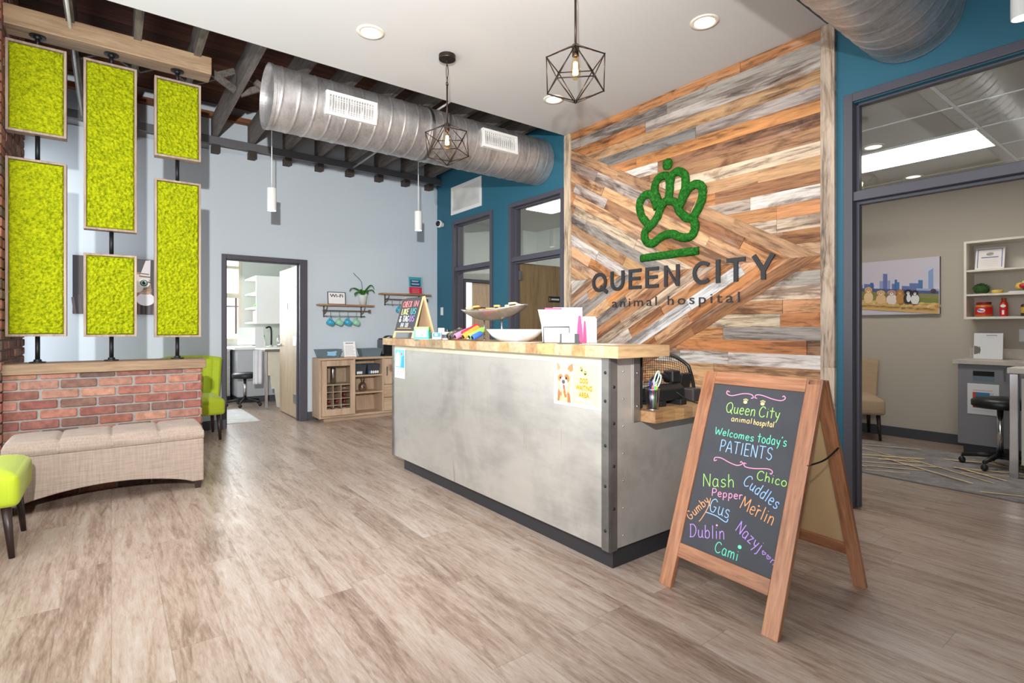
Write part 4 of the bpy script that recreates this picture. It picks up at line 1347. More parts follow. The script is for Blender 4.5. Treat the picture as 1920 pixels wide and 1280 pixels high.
part('plinth', MB().box(cx0 + .07, cx1 - .07, cy0 + .05, cy1 - .02, 0, .05), M_oakx, CB, W=True)
for z in (.335, .56):
    part('shelf', MB().box(xs[0] + tk / 2, xs[1] - tk / 2, cy0 + .012, cy1 - .013, z, z + .018), M_oakx, CB, W=True)
def cab_door(x0, x1, flip):
    mb = MB(); w = .062
    mb.box(x0, x0 + w, cy0 - .018, cy0 - .001, .082, .785).box(x1 - w, x1, cy0 - .018, cy0 - .001, .082, .785).box(x0 + w, x1 - w, cy0 - .018, cy0 - .001, .082, .165).box(x0 + w, x1 - w, cy0 - .018, cy0 - .001, .715, .785)
    d = part('door', mb, M_oak, CB, W=True, bevel=.0015)
    part('door_glass', MB().box(x0 + w, x1 - w, cy0 - .010, cy0 - .007, .165, .715), M_glass, d, W=True)
    return d
cab_door(cx0 + tk + .002, xs[0] - .002, 1)
part('shelf', MB().box(cx0 + tk, xs[0] - tk / 2, cy0 + .02, cy1 - .013, .462, .478), M_oakx, CB, W=True)
mb = MB()
gx0, gx1 = cx0 + .086, xs[0] - .064
for k in range(1, 3):
    x = gx0 + (gx1 - gx0) * k / 3
    mb.box(x - .005, x + .005, cy0 + .03, cy1 - .02, .166, .462)
for z in (.2, .286, .372):
    mb.box(cx0 + tk, xs[0] - tk / 2, cy0 + .028, cy1 - .02, z, z + .009)
part('wine_rack_grid', mb, M_oakx, CB, W=True)
# right-hand bay: a door above two drawers, mostly behind the counter
d = part('door', MB().box(xs[1] + .004, cx1 - tk, cy0 - .016, cy0 - .001, .44, .785), M_oak, CB, W=True, bevel=.0015)
part('handle', MB().box(xs[1] + .035, xs[1] + .048, cy0 - .034, cy0 - .024, .56, .68).box(xs[1] + .035, xs[1] + .048, cy0 - .024, cy0 - .016, .565, .575).box(xs[1] + .035, xs[1] + .048, cy0 - .024, cy0 - .016, .665, .675), M_steelpart, d, W=True)
for z0, z1 in ((.082, .256), (.262, .434)):
    part('drawer', MB().box(xs[1] + .004, cx1 - tk, cy0 - .016, cy0 - .001, z0, z1), M_oakx, CB, W=True, bevel=.0015)
# in and on the cabinet
single('steel_canister', MB().lathe([(.034, 0), (.034, .2), (.03, .206), (0, .206)], cx=2.305, cy=6.93, z=.478, n=28), M_chrome, 'tall shiny canister behind the cabinet glass door above the wine rack', 'canister', smooth=True)
M_wine = plain('dark_wine_glass', c(36, 26, 28), .2, var=.05)
M_foil = plain('red_foil', c(150, 28, 52), .4, var=.08)
cw = (gx1 - gx0) / 3
for ix, z, words_ in ((2, .295, 'in the middle row of the wine rack'), (0, .209, 'in the bottom row of the rack, nearest the doorway'), (1, .209, 'in the bottom row of the rack, at its centre'), (2, .209, 'in the bottom row of the rack, nearest the open shelves')):
    x = gx0 + cw * (ix + .5); zz = z + .0395
    b_ = thing('wine_bottle', 'red-capped wine bottle ' + words_, 'bottle', (x, 6.95, z), group='wine bottles in the rack')
    My = Matrix(((1, 0, 0, x), (0, 0, 1, cy0 + .035), (0, -1, 0, zz), (0, 0, 0, 1)))
    part('bottle_body', MB().lathe([(.0145, .055), (.0145, .085), (.037, .13), (.037, .23), (0, .235)], M=My, n=18), M_wine, b_, W=True, smooth=True)
    part('foil_cap', MB().lathe([(0, 0), (.0155, 0.001), (.016, .055)], M=My, n=16), M_foil, b_, W=True, smooth=True)
M_tin = plain('blue_grey_tin', c(122, 142, 152), .45, .35, var=.05)
M_wire = plain('charcoal_bin', c(62, 68, 76), .5, .2, var=.1)
def bin_(name, label, x0, x1, y0, y1, z0, h, mat, flare=.012, group=None, lip=True):
    t = thing(name, label, 'bin', ((x0 + x1) / 2, (y0 + y1) / 2, z0), group=group)
    mb = MB(); w = .004; f = flare
    def wall(a, b2, c2, d2):
        mb.add([a, b2, c2, d2], [(0, 1, 2, 3)])
    q0 = [(x0 + f, y0 + f, z0), (x1 - f, y0 + f, z0), (x1 - f, y1 - f, z0), (x0 + f, y1 - f, z0)]
    q1 = [(x0, y0, z0 + h), (x1, y0, z0 + h), (x1, y1, z0 + h), (x0, y1, z0 + h)]
    i1 = [(x0 + w, y0 + w, z0 + h), (x1 - w, y0 + w, z0 + h), (x1 - w, y1 - w, z0 + h), (x0 + w, y1 - w, z0 + h)]
    i0 = [(x0 + f + w, y0 + f + w, z0 + w), (x1 - f - w, y0 + f + w, z0 + w), (x1 - f - w, y1 - f - w, z0 + w), (x0 + f + w, y1 - f - w, z0 + w)]
    vs = q0 + q1 + i1 + i0
    fs = [(3, 2, 1, 0), (12, 13, 14, 15)]
    for k in range(4):
        n = (k + 1) % 4
        fs += [(k, n, 4 + n, 4 + k), (4 + k, 4 + n, 8 + n, 8 + k), (8 + k, 8 + n, 12 + n, 12 + k)]
    mb.add(vs, fs)
    part('bin_body', mb, mat, t, W=True)
    if lip:
        part('rim', MB().tube([(x0, y0, z0 + h), (x1, y0, z0 + h), (x1, y1, z0 + h), (x0, y1, z0 + h)], .005, 6, closed=True), mat, t, W=True)
    return t
b_ = bin_('tin_tub', 'blue-grey tin tub with a pale blue card, on the cabinet by the doorway', 2.09, 2.40, 6.86, 7.03, .817, .105, M_tin, .03)
A = Art(frame_M((2.20, 6.862, .83), (1, 0, 0), (0, -.02, 1)))
A.poly([(0, .02), (.015, .03), (.01, .07), (.06, .065), (.12, .075), (.135, .06), (.12, .045), (.13, .02), (.1, .01), (.04, .015)], c(150, 200, 232))
part('card', A.mb, M_print, b_, W=True)
b_ = bin_('tin_tub', 'blue-grey tin tub holding dark pouches, on the cabinet beside the coffee machine', 2.66, 2.96, 6.86, 7.03, .817, .105, M_tin, .025)
for x, words_ in ((2.735, 'nearer the paper notice'), (2.86, 'nearer the coffee machine')):
    single('coffee_pouch', MB().box(x - .052, x + .052, 6.895, 6.99, .825, .905), plain('charcoal_pouch', c(58, 60, 70), .6, var=.15), 'dark pouch in the tin tub, ' + words_, 'pouch', 'pouches in the tub', bevel=.012)
pn = thing('paper_notice', 'white paper notice in a clear stand leaning on the cabinet between two tin tubs', 'sign', (2.5, 6.9, .817))
Mn = frame_M((2.435, 6.875, .818), (1, -.03, 0), (0, .28, 1))
part('stand', MB().box(0, .165, 0, .215, -.004, -.0005, M=Mn), M_paper, pn, W=True)
A = Art(Mn); A.rect(.008, .158, .01, .208, c(250, 250, 250)); A.rect(.02, .145, .004, .012, c(226, 170, 130)); A.rect(.03, .135, .182, .196, c(150, 156, 176))
for k in range(9): A.rect(.02, .145 - .01 * (k % 3), .03 + k * .015, .035 + k * .015, c(196, 200, 210))
part('print', A.mb, M_print, pn, W=True)
cm = thing('coffee_machine', 'black single-cup coffee machine on the cabinet behind the counter end', 'coffee machine', (3.08, 6.93, .817))
part('machine_body', MB().box(2.99, 3.17, 6.99, 7.09, .817, 1.06).box(2.99, 3.17, 6.84, 6.99, .817, .845), M_black, cm, W=True, bevel=.012, seg=3)
part('brew_head', MB().lathe([(.07, 0), (.078, .02), (.078, .075), (.05, .1), (0, .105)], cx=3.08, cy=6.93, z=.995, n=24), M_black, cm, W=True, smooth=True)
part('water_tank', MB().box(2.965, 2.99, 6.88, 7.06, .84, 1.04), plain('smoky_plastic', c(70, 74, 82), .2), cm, W=True, bevel=.006)
part('handle', MB().tube(smooth_path([(3.02, 6.86, 1.07), (3.08, 6.835, 1.08), (3.14, 6.86, 1.07)], 5), .007, 8), M_chrome, cm, W=True, smooth=True)
b_ = bin_('storage_bin', 'charcoal bin with white packets on the top cabinet shelf, beside the wine rack door', 2.57, 2.72, 6.83, 7.02, .578, .135, M_wire, .014, 'charcoal bins on the cabinet shelf')
b2_ = bin_('storage_bin', 'charcoal bin with white and blue packets on the top cabinet shelf, beside the drawers', 2.735, 2.905, 6.83, 7.02, .578, .135, M_wire, .014, 'charcoal bins on the cabinet shelf')
for t_, x0, x1, cols in ((b_, 2.59, 2.66, (c(225, 228, 232),)), (b2_, 2.752, 2.888, (c(60, 110, 180), c(232, 234, 238)))):
    A = Art(frame_M((x0, 6.8395, .585), (1, 0, 0), (0, -.1, 1)))
    r_ = random.Random(3); n = 5 if x1 - x0 > .1 else 3
    for k in range(n): A.oval(.012 + (x1 - x0 - .02) * k / (n - 1), .022 + .006 * r_.random(), .014, .02, cols[-1] if k else cols[0])
    part('packet_window', A.mb, M_print, t_, W=True)
single('glass_vase', MB().lathe([(.03, 0), (.052, .02), (.058, .06), (.046, .1), (.022, .125), (.02, .145), (.036, .17), (.034, .17), (.017, .145), (.019, .124), (.042, .098), (.053, .06), (.047, .022), (0, .012)], cx=2.70, cy=6.92, z=.353, n=28), glass('mercury_glass', (.86, .80, .74), .3), 'small round-bellied glass vase on the middle cabinet shelf', 'vase', smooth=True)

# ------------------------------------------------------------------ mug shelves on the blue wall
M_shelfwood = woody('honey_shelf_board', [c(122, 86, 56), c(170, 126, 88), c(196, 152, 112)], 'X', 1.0, .55)
M_pewter = plain('pewter_iron', c(112, 106, 98), .5, .6, var=.1)
M_mugb = plain('blue_glaze', c(66, 170, 206), .25, var=.04)
M_mugg = plain('mint_glaze', c(154, 210, 178), .25, var=.04)
def mug_shelf(x0, x1, zt, label):
    t = thing('mug_shelf', label, 'shelf', ((x0 + x1) / 2, YB, zt), group='mug shelves')
    part('shelf_board', MB().box(x0, x1, 6.955, YB - .001, zt - .02, zt), M_shelfwood, t, W=True, bevel=.002)
    for x in (x0 + .1, x1 - .13):
        mb = MB().box(x - .008, x + .008, YB - .012, YB - .001, zt - .17, zt - .021)
        mb.tube(smooth_path([(x, YB - .012, zt - .13), (x, 7.03, zt - .10), (x, 6.985, zt - .05), (x, 6.975, zt - .022)], 5), .006, 8)
        mb.tube([(x, YB - .012, zt - .155), (x, 6.99, zt - .155)], .005, 8)
        part('bracket', mb, M_pewter, t, W=True, smooth=False)
    part('arrow_rail', MB().tube([(x0 + .05, 6.985, zt - .085), (x1 - .06, 6.985, zt - .085)], .007, 8).prism([(x0 + .03, 6.985, zt - .085), (x0 + .09, 6.985, zt - .068), (x0 + .09, 6.985, zt - .102)], (0, .006, 0)).box(x1 - .075, x1 - .045, 6.975, 6.995, zt - .105, zt - .065), M_pewter, t, W=True)
    part('hook_rail', MB().tube([(x0 + .09, 6.99, zt - .158), (x1 - .12, 6.99, zt - .158)], .0045, 8), M_pewter, t, W=True, smooth=True)
    hk = []
    for k in range(4):
        x = x0 + .15 + k * .115
        part('hook', MB().tube(smooth_path([(x, 6.985, zt - .085), (x, 6.985, zt - .14), (x, 6.975, zt - .175), (x, 6.955, zt - .178), (x, 6.948, zt - .165)], 4), .003, 6), M_pewter, t, W=True, smooth=True)
        hk.append((x, 6.958, zt - .175))
    return hk
def mug(hook, mat, label, grp):
    x, y, z = hook
    t = thing('mug', label, 'mug', (x, y, z - .1), group=grp)
    MT = Matrix.Translation((x - .008, y, z - .066)) @ Matrix.Rotation(R(-62), 4, 'Y')
    part('cup', MB().lathe([(.0, -.045), (.026, -.045), (.034, -.03), (.037, .0), (.040, .045), (.0375, .045), (.034, 0), (.03, -.028), (0, -.038)], M=MT, n=24), mat, t, W=True, smooth=True)
    pts = smooth_path([(x + .012, y, z - .036), (x + .006, y, z - .012), (x - .002, y, z + .002), (x - .018, y, z - .006), (x - .03, y, z - .028)], 4)
    part('handle', MB().tube(pts, .005, 8), mat, t, W=True, smooth=True)
h1 = mug_shelf(2.145, 2.885, 1.515, 'honey wood shelf with an arrow rail for mugs, holding the wireless sign and the orchid')
h2 = mug_shelf(3.005, 3.765, 1.692, 'honey wood mug shelf near the teal wall, holding the red and turquoise sign')
for k, (m_, w_) in enumerate(((M_mugb, 'blue mug hanging from the hook nearest the doorway'), (M_mugg, 'mint green mug hanging between the two blue mugs'), (M_mugb, 'blue mug hanging between the two mint green mugs'), (M_mugg, 'mint green mug on the last hook of the shelf, under the orchid'))):
    mug(h1[k], m_, w_, 'hanging mugs')
mug(h2[1], M_mugb, 'blue mug mostly hidden behind the small check in chalkboard', 'hanging mugs')
mug(h2[3], M_mugg, 'mint green mug just behind the slope of the small check in chalkboard', 'hanging mugs')
wf = thing('wifi_sign', 'small black-framed Wi-Fi sign on the mug shelf beside the orchid', 'sign', (2.40, 7.04, 1.515))
Mw = frame_M((2.275, 7.035, 1.5155), (1, 0, 0), (0, .12, 1))
mb = MB()
for a in ((0, .008, 0, .168), (.232, .24, 0, .168), (.008, .232, 0, .008), (.008, .232, .160, .168)):
    mb.box(a[0], a[1], a[2], a[3], -.012, 0, M=Mw)
part('sign_frame', mb, M_black, wf, W=True)
A = Art(frame_M(tuple(Mw @ Vector((0, 0, -.006))), (1, 0, 0), (0, .12, 1)))
A.rect(.004, .236, .004, .164, c(248, 248, 250)); A.text('Wi-Fi', .06, .03, .098, c(64, 44, 50), weight=.0014, fit=.178)
for k in range(2): A.rect(.05, .19, .062 - k * .016, .064 - k * .016, c(214, 214, 222))
part('sign_face', A.mb, M_print, wf, W=True)
M_pot = plain('white_ceramic', c(222, 226, 226), .35, var=.03)
oc = thing('potted_orchid', 'orchid with broad leaves and one bare stem in a white pot', 'plant', (2.745, 7.03, 1.515))
part('pot', MB().lathe([(.042, 0), (.058, .12), (.062, .125), (.062, .135), (.055, .135), (.05, .12), (0, .118)], cx=2.745, cy=7.03, z=1.515, n=28), M_pot, oc, W=True, smooth=True)
M_leaf = plain('orchid_leaf', c(58, 120, 48), .35, var=.18, scale=18)
def leaf(pts, w, th=.003):
    P_ = smooth_path(pts, 5); mb = MB(); n = len(P_)
    vs = []
    for i, p in enumerate(P_):
        t = i / (n - 1)
        ww = w * (math.sin(math.pi * min(1, .12 + .88 * t)) ** .6) if t < 1 else 0.001
        d = (P_[min(i + 1, n - 1)] - P_[max(i - 1, 0)]).normalized()
        s_ = d.cross(Vector((0, 0, 1)));
        s_ = s_.normalized() if s_.length > 1e-4 else Vector((0, 1, 0))
        up = s_.cross(d).normalized()
        vs += [p - s_ * ww + up * ww * .35, p, p + s_ * ww + up * ww * .35]
    fs = []
    for i in range(n - 1):
        for j in (0, 1):
            a = i * 3 + j; fs.append((a, a + 1, a + 4, a + 3))
    return mb.add(vs, fs)
b0 = Vector((2.745, 7.03, 1.645))
for dx, dy, dz, l, w in ((-.19, -.02, .07, 1, .034), (.16, -.03, .05, 1, .034), (-.14, -.08, -.01, 1, .032), (.13, -.08, .13, 1, .034), (.03, -.1, .03, 1, .03), (-.07, -.03, .05, 1, .028)):
    o = part('leaf', leaf([b0, b0 + Vector((dx * .35, dy * .35, .04 + dz * .3)), b0 + Vector((dx * .75, dy * .75, .035 + dz * .8)), b0 + Vector((dx, dy, dz * .7))], w), M_leaf, oc, W=True, smooth=True)
    md = o.modifiers.new('thick', 'SOLIDIFY'); md.thickness = .003
part('flower_stem', MB().tube(smooth_path([b0, b0 + Vector((-.01, 0, .12)), b0 + Vector((-.03, -.01, .2)), b0 + Vector((-.10, -.02, .265)), b0 + Vector((-.135, -.02, .30))], 5), [.004] * 10 + [.003] * 11, 8), plain('dark_stem', c(86, 92, 82), .6, var=.1), oc, W=True, smooth=True)
fs_ = thing('acrylic_sign', 'acrylic stand with a turquoise, navy and red card on the shelf near the teal wall', 'sign', (3.55, 7.04, 1.692))
Ma = frame_M((3.43, 7.03, 1.6925), (1, 0, 0), (0, .10, 1))
part('holder', MB().box(0, .235, 0, .275, -.006, -.003, M=Ma).box(0, .235, -.0, .004, -.003, .05, M=Ma), M_acrylic, fs_, W=True)
A = Art(frame_M(tuple(Ma @ Vector((0, 0, -.0025))), (1, 0, 0), (0, .10, 1)))
A.rect(.01, .225, .012, .265, c(244, 244, 246)); A.rect(.014, .221, .11, .258, c(70, 168, 176)); A.rect(.014, .221, .014, .108, c(216, 44, 76)); A.rect(.04, .195, .118, .215, c(28, 74, 122))
for y, w in ((.196, .12), (.186, .10), (.155, .13), (.142, .12)): A.rect(.117 - w / 2, .117 + w / 2, y, y + .006, c(226, 238, 246))
for y in (.075, .05, .028): A.rect(.06, .175, y, y + .005, c(240, 170, 184))
part('card', A.mb, M_print, fs_, W=True)
# cat portrait behind the moss columns
ct = thing('cat_picture', 'canvas print of a tabby cat face on a dark ground, behind the moss columns', 'picture', (.05, YB, 1.35))
part('canvas', MB().box(-.32, .42, YB - .035, YB - .001, 1.35, 1.955), plain('canvas_edge', c(70, 64, 66), .7), ct, W=True)
A = Art(frame_M((-.32, YB - .0352, 1.35), (1, 0, 0), (0, 0, 1)))
A.rect(0, .74, 0, .605, c(66, 62, 66))
for k in range(16): A.line(.02 + k * .045, 0, .0 + k * .047, .17 + .03 * (k % 3), .022, c(*((112, 96, 96), (84, 72, 74), (98, 84, 86))[k % 3]))
A.poly([(.30, .12), (.66, .12), (.67, .30), (.66, .42), (.6, .46), (.30, .47)], c(150, 120, 94))
A.poly([(.56, .40), (.66, .38), (.665, .60), (.62, .59)], c(222, 216, 216)); A.poly([(.36, .42), (.46, .44), (.40, .58)], c(222, 216, 216))
A.oval(.52, .36, .12, .08, c(206, 196, 186)); A.oval(.5, .29, .1, .06, c(222, 216, 210))
A.oval(.605, .345, .055, .05, c(228, 226, 222)); A.oval(.605, .345, .036, .036, c(40, 52, 50)); A.oval(.605, .347, .027, .027, c(150, 190, 172)); A.oval(.603, .347, .014, .02, c(24, 28, 28)); A.oval(.617, .357, .007, .007, c(250, 250, 250))
A.line(.64, .36, .67, .345, .012, c(70, 50, 40)); A.line(.62, .28, .67, .25, .03, c(160, 112, 74)); A.line(.56, .42, .66, .41, .014, c(120, 92, 72)); A.line(.56, .45, .65, .44, .012, c(120, 92, 72))
A.oval(.62, .165, .085, .07, c(236, 236, 240)); A.oval(.45, .2, .06, .05, c(226, 206, 200)); A.oval(.62, .235, .05, .016, c(190, 140, 110))
for k in range(5): A.line(.56, .21 + k * .01, .68, .20 + k * .02, .002, c(250, 250, 250))
part('printed_art', A.mb, M_printgloss, ct, W=True)
# ------------------------------------------------------------------ things on the counter top (z = 1.113)
ZC = 1.1132
M_pine = woody('pale_pine', [c(206, 166, 118), c(230, 196, 150), c(240, 212, 172)], 'Z', 1.2, .5)
tb = thing('tabletop_chalkboard', 'small pine A-frame chalkboard on the far end of the counter', 'sign', (1.96, 4.12, ZC))
p0 = Vector((1.94, 4.285, ZC + .004)); ux = Vector((.012, -.352, 0)); vx = Vector((.098, .012, .345))
Mt = frame_M(p0, ux, vx); TW, THh = ux.length, vx.length
part('stile', MB().box(0, .022, 0, THh, -.014, 0, M=Mt), M_pine, tb, W=True, bevel=.002)
part('stile', MB().box(TW - .022, TW, 0, THh, -.014, 0, M=Mt), M_pine, tb, W=True, bevel=.002)
part('rail', MB().box(.022, TW - .022, .05, .066, -.013, -.001, M=Mt), M_pine, tb, W=True)
bp = part('board', MB().box(.006, TW - .006, .062, THh - .004, -.004, .0012, M=Mt), plain('slate_board', c(66, 66, 72), .7, var=.06), tb, W=True)
ink = MB(); Mi = Mt @ Matrix.Translation((0, 0, .002))
red, yel, tea, wht, pur, gol = c(245, 140, 140), c(235, 235, 160), c(90, 200, 205), c(226, 240, 248), c(180, 150, 230), c(235, 190, 110)
for txt, x0, x1, y, h, col in (('CHECK', .045, .205, .272, .052, red), ('IN', .235, .315, .274, .05, red), ('LIKE', .055, .18, .207, .05, yel), ('US', .215, .305, .208, .05, tea), ('&', .045, .085, .143, .05, wht), ('TAG', .105, .21, .143, .05, wht), ('US', .225, .305, .144, .05, pur)):
    chalk(ink, Mi, txt, (x0, y), (x1, y), h, .0027, col, 0)
for x in (.12, .20):
    ink.tube([Mi @ Vector((x + .022 * a, .113 + .016 * b2, 0)) for a, b2 in ((-1, -1), (1, -1), (1, 1), (-1, 1))], .0022, 5, closed=True, col=wht)
ink.tube([Mi @ Vector((.12 + .009 * math.cos(q * .7), .113 + .008 * math.sin(q * .7), 0)) for q in range(9)], .0025, 5, closed=True, col=wht)
chalk(ink, Mi, 't', (.194, .1), (.21, .1), .024, .0025, wht, 0)
curl(ink, Mi, [(.05 + .0105 * k, .082 + .004 * (k % 2)) for k in range(24)], .002, gol, 0)
part('chalk_lettering', ink, M_chalk, bp, W=True)
r0 = Vector((2.14, 4.275, ZC + .004))
Mr = frame_M(r0, ux, (-.098, .012, .34))
part('rear_leg', MB().box(0, .022, 0, THh, -.012, 0, M=Mr), M_pine, tb, W=True, bevel=.002)
part('rear_leg', MB().box(TW - .022, TW, 0, THh, -.012, 0, M=Mr), M_pine, tb, W=True, bevel=.002)
part('rear_panel', MB().box(.022, TW - .022, .05, THh - .01, -.009, -.004, M=Mr), plain('thin_plywood', c(214, 178, 140), .6, var=.05), tb, W=True)
def rotz(x, y, z, a): return Matrix.Translation((x, y, z)) @ Matrix.Rotation(a, 4, 'Z')
VA = math.atan2(-.602, .798)       # items squared up to the waiting side
tz = thing('wipes_box', 'green-topped turquoise and white tissue box beside the small chalkboard', 'box', (1.985, 3.80, ZC))
Mx = rotz(1.985, 3.82, ZC, R(-37))
part('carton', MB().box(-.058, .058, -.05, .05, 0, .092, M=Mx), plain('turquoise_card', c(70, 214, 176), .5, var=.03), tz, W=True, bevel=.004)
part('lid_band', MB().box(-.0585, .0585, -.0505, .0505, .07, .097, M=Mx), plain('lime_card', c(150, 232, 130), .5, var=.03), tz, W=True, bevel=.003)
A = Art(Mx @ frame_M((-.045, -.0507, .012), (1, 0, 0), (0, 0, 1)))
A.rect(0, .09, .004, .062, c(236, 248, 246)); A.poly([(.03, .018), (.062, .018), (.058, .026), (.04, .024)], c(60, 190, 190)); A.poly([(.034, .03), (.05, .034), (.06, .04), (.05, .042)], c(90, 170, 210)); A.rect(.02, .07, .05, .052, c(190, 220, 210))
part('printed_front', A.mb, M_print, tz, W=True)
def small_box(name, label, cat, x, y, z, w, d, h, mat, yaw=R(-37), grp=None, art=None):
    t = thing(name, label, cat, (x, y, z), group=grp)
    Mx = rotz(x, y, z, yaw)
    part('box_body', MB().box(-w / 2, w / 2, -d / 2, d / 2, 0, h, M=Mx), mat, t, W=True, bevel=.002)
    if art:
        A = Art(Mx @ frame_M((-w / 2, -d / 2 - .0003, 0), (1, 0, 0), (0, 0, 1)))
        art(A); part('printed_front', A.mb, M_print, t, W=True)
    return t
small_box('leaflet_box', 'blue and white carton of leaflets beside the turquoise tissue box', 'box', 2.03, 3.66, ZC, .07, .05, .052, M_paper,
          art=lambda A: A.rect(.004, .066, .018, .05, c(70, 140, 214)).oval(.03, .035, .012, .01, c(236, 244, 250)))
small_box('card_box', 'tall white card with orange dots standing behind the blue carton', 'box', 2.11, 3.735, ZC, .05, .02, .088, M_paper,
          art=lambda A: A.rect(.004, .046, .06, .08, c(236, 226, 206)).oval(.018, .045, .009, .009, c(240, 160, 70)).oval(.034, .04, .009, .009, c(120, 140, 220)))
wc = thing('bag_dispenser', 'small white dispenser with a black cap on the counter beside the camouflage rolls', 'dispenser', (2.02, 3.50, ZC))
part('dispenser_body', MB().lathe([(.032, 0), (.032, .05), (.028, .058), (0, .058)], cx=2.02, cy=3.50, z=ZC, n=20), M_white, wc, W=True, smooth=True)
part('cap', MB().lathe([(.016, 0), (.016, .018), (0, .018)], cx=2.03, cy=3.50, z=ZC + .0585, n=16), M_black, wc, W=True)
part('label_band', MB().lathe([(.0325, .012), (.0325, .04)], cx=2.02, cy=3.50, z=ZC, n=20, caps=False), plain('dark_label', c(70, 70, 90), .5), wc, W=True)
M_roll = plain('roll_fabric', None, .6, var=.10, scale=30, attr=True)
def roll(label, col, p, q, r, mat=None):
    t = thing('fabric_roll', label, 'roll', tuple(p), group='coloured rolls on the counter')
    p, q = Vector(p), Vector(q); d = (q - p).normalized()
    part('roll_body', MB().tube([p, p + d * .006, q - d * .006, q], [r * .86, r, r, r * .86], 18, col=col or (1, 1, 1)), mat or M_roll, t, W=True, smooth=True)
    part('core', MB().tube([p - d * .0006, p + d * .004], r * .64, 16), M_black, t, W=True)
    return t
M_camo = new_mat('camouflage')[0]
def camo():
    nt = M_camo.node_tree; b = nt.nodes['Principled BSDF']
    n = noisen(nt, coords(nt, 'Object'), 32, 2, .4, .5)
    lk(nt, ramp(nt, n, [(0, c(54, 52, 48)), (.42, c(120, 124, 96)), (.5, c(90, 72, 58)), (.57, c(170, 164, 136))], 'CONSTANT'), b.inputs['Base Color'])
    b.inputs['Roughness'].default_value = .7
camo()
zr = ZC + .027
ax = Vector((.118, .005, .046))
def rl(y, x, k, col, r, label, mat=None, rise=.0, z=zr):
    r *= .86
    p = Vector((x, y, z)); return roll(label, col, p, p + ax * k + Vector((0, 0, rise)), r, mat)
rl(3.42, 1.985, 1.0, None, .026, 'camouflage roll at the end of the row, beside the white dispenser', M_camo)
rl(3.33, 1.955, 1.0, c(66, 66, 76), .022, 'dark grey roll between the camouflage and pink rolls', z=ZC + .023)
rl(3.24, 1.94, 1.05, c(238, 130, 170), .025, 'pink roll lying between the dark grey and red rolls', z=ZC + .026)
rl(3.21, 1.985, 1.1, c(222, 40, 62), .026, 'bright red roll propped on top of the pink and orange ones', rise=.006, z=ZC + .044)
rl(3.13, 1.94, 1.1, c(245, 150, 60), .026, 'orange roll beside the green roll', z=ZC + .027, rise=.012)
rl(3.06, 1.945, 1.0, c(150, 226, 90), .024, 'lime green roll beside the blue roll', z=ZC + .026, rise=.006)
rl(2.99, 1.925, .62, c(56, 104, 214), .022, 'blue roll lying against the white bowl', z=ZC + .023)
bw = MB()
prof = [(.10, 0), (.155, .04), (.19, .088), (.186, .089), (.15, .043), (.09, .008), (0, .006)]
bw.lathe(prof, n=40); bw.lathe([(0, 0), (.10, 0)], n=40, caps=False)
bw.xf(Matrix.Translation((2.085, 2.73, ZC)) @ Matrix.Rotation(VA, 4, 'Z') @ Matrix.Diagonal((.98, .80, .9, 1)))
single('serving_bowl', bw, M_pot, 'white bowl on the counter beside the coloured rolls', 'bowl', smooth=True)
# silver leaf tray on two posts with biscuits
tr = thing('leaf_tray', 'long silver leaf-shaped tray on two posts, filled with biscuits', 'tray', (2.2, 3.15, ZC))
d0 = Vector((2.17, 3.50, 1.325)); d1 = Vector((2.235, 2.80, 1.342)); mid_ = (d0 + d1) / 2
L_ = (d1 - d0).length; Mtr = frame_M(mid_, d1 - d0, (1, .09, 0))
def dish(u, v, off):
    q = 2 * u - 1; w = .098 * (1 - abs(q) ** 2.4) ** .5 + .004
    s = 2 * v - 1
    dep = .078 * (1 - abs(q) ** 2.6)
    z = -dep * (1 - s * s * .95) + .018 * q * q + off
    return Mtr @ Vector((q * L_ / 2, s * w, z))
M_silver = plain('hammered_silver', c(204, 196, 190), .3, .85, var=.14, scale=34, bump=.5, bscale=90)
mb = MB().grid(lambda u, v: dish(u, v, 0), 48, 16)
o = part('dish', mb, M_silver, tr, W=True, smooth=True)
md = o.modifiers.new('thick', 'SOLIDIFY'); md.thickness = .004; md.offset = 1
for u in (.36, .64):
    a = dish(u, .5, .0)
    part('post', MB().tube([(a.x, a.y, a.z), (a.x, a.y, ZC + .004)], .006, 10).lathe([(.026, 0), (.024, .004), (0, .005)], cx=a.x, cy=a.y, z=ZC, n=18), M_steelpart, tr, W=True, smooth=True)
r_ = random.Random(8)
M_bisc = plain('baked_biscuit', c(226, 172, 104), .7, var=.14, scale=24, bump=.3)
M_bisc2 = plain('pale_biscuit', c(238, 214, 172), .7, var=.10, scale=24, bump=.3)
spots = [(.10, .0, 'at the end nearest the small chalkboard', 1), (.17, .2, 'second from that end', 0), (.25, -.1, 'beside the first post', 0), (.33, .15, 'just past the first post', 0), (.46, 0, 'low in the middle of the tray', 0), (.55, .1, 'tilted in the middle of the tray', 0), (.64, -.05, 'above the second post', 0), (.73, .1, 'in the higher half of the tray', 1), (.81, 0, 'second from the high tip', 1), (.90, 0, 'at the high tip of the tray', 1)]
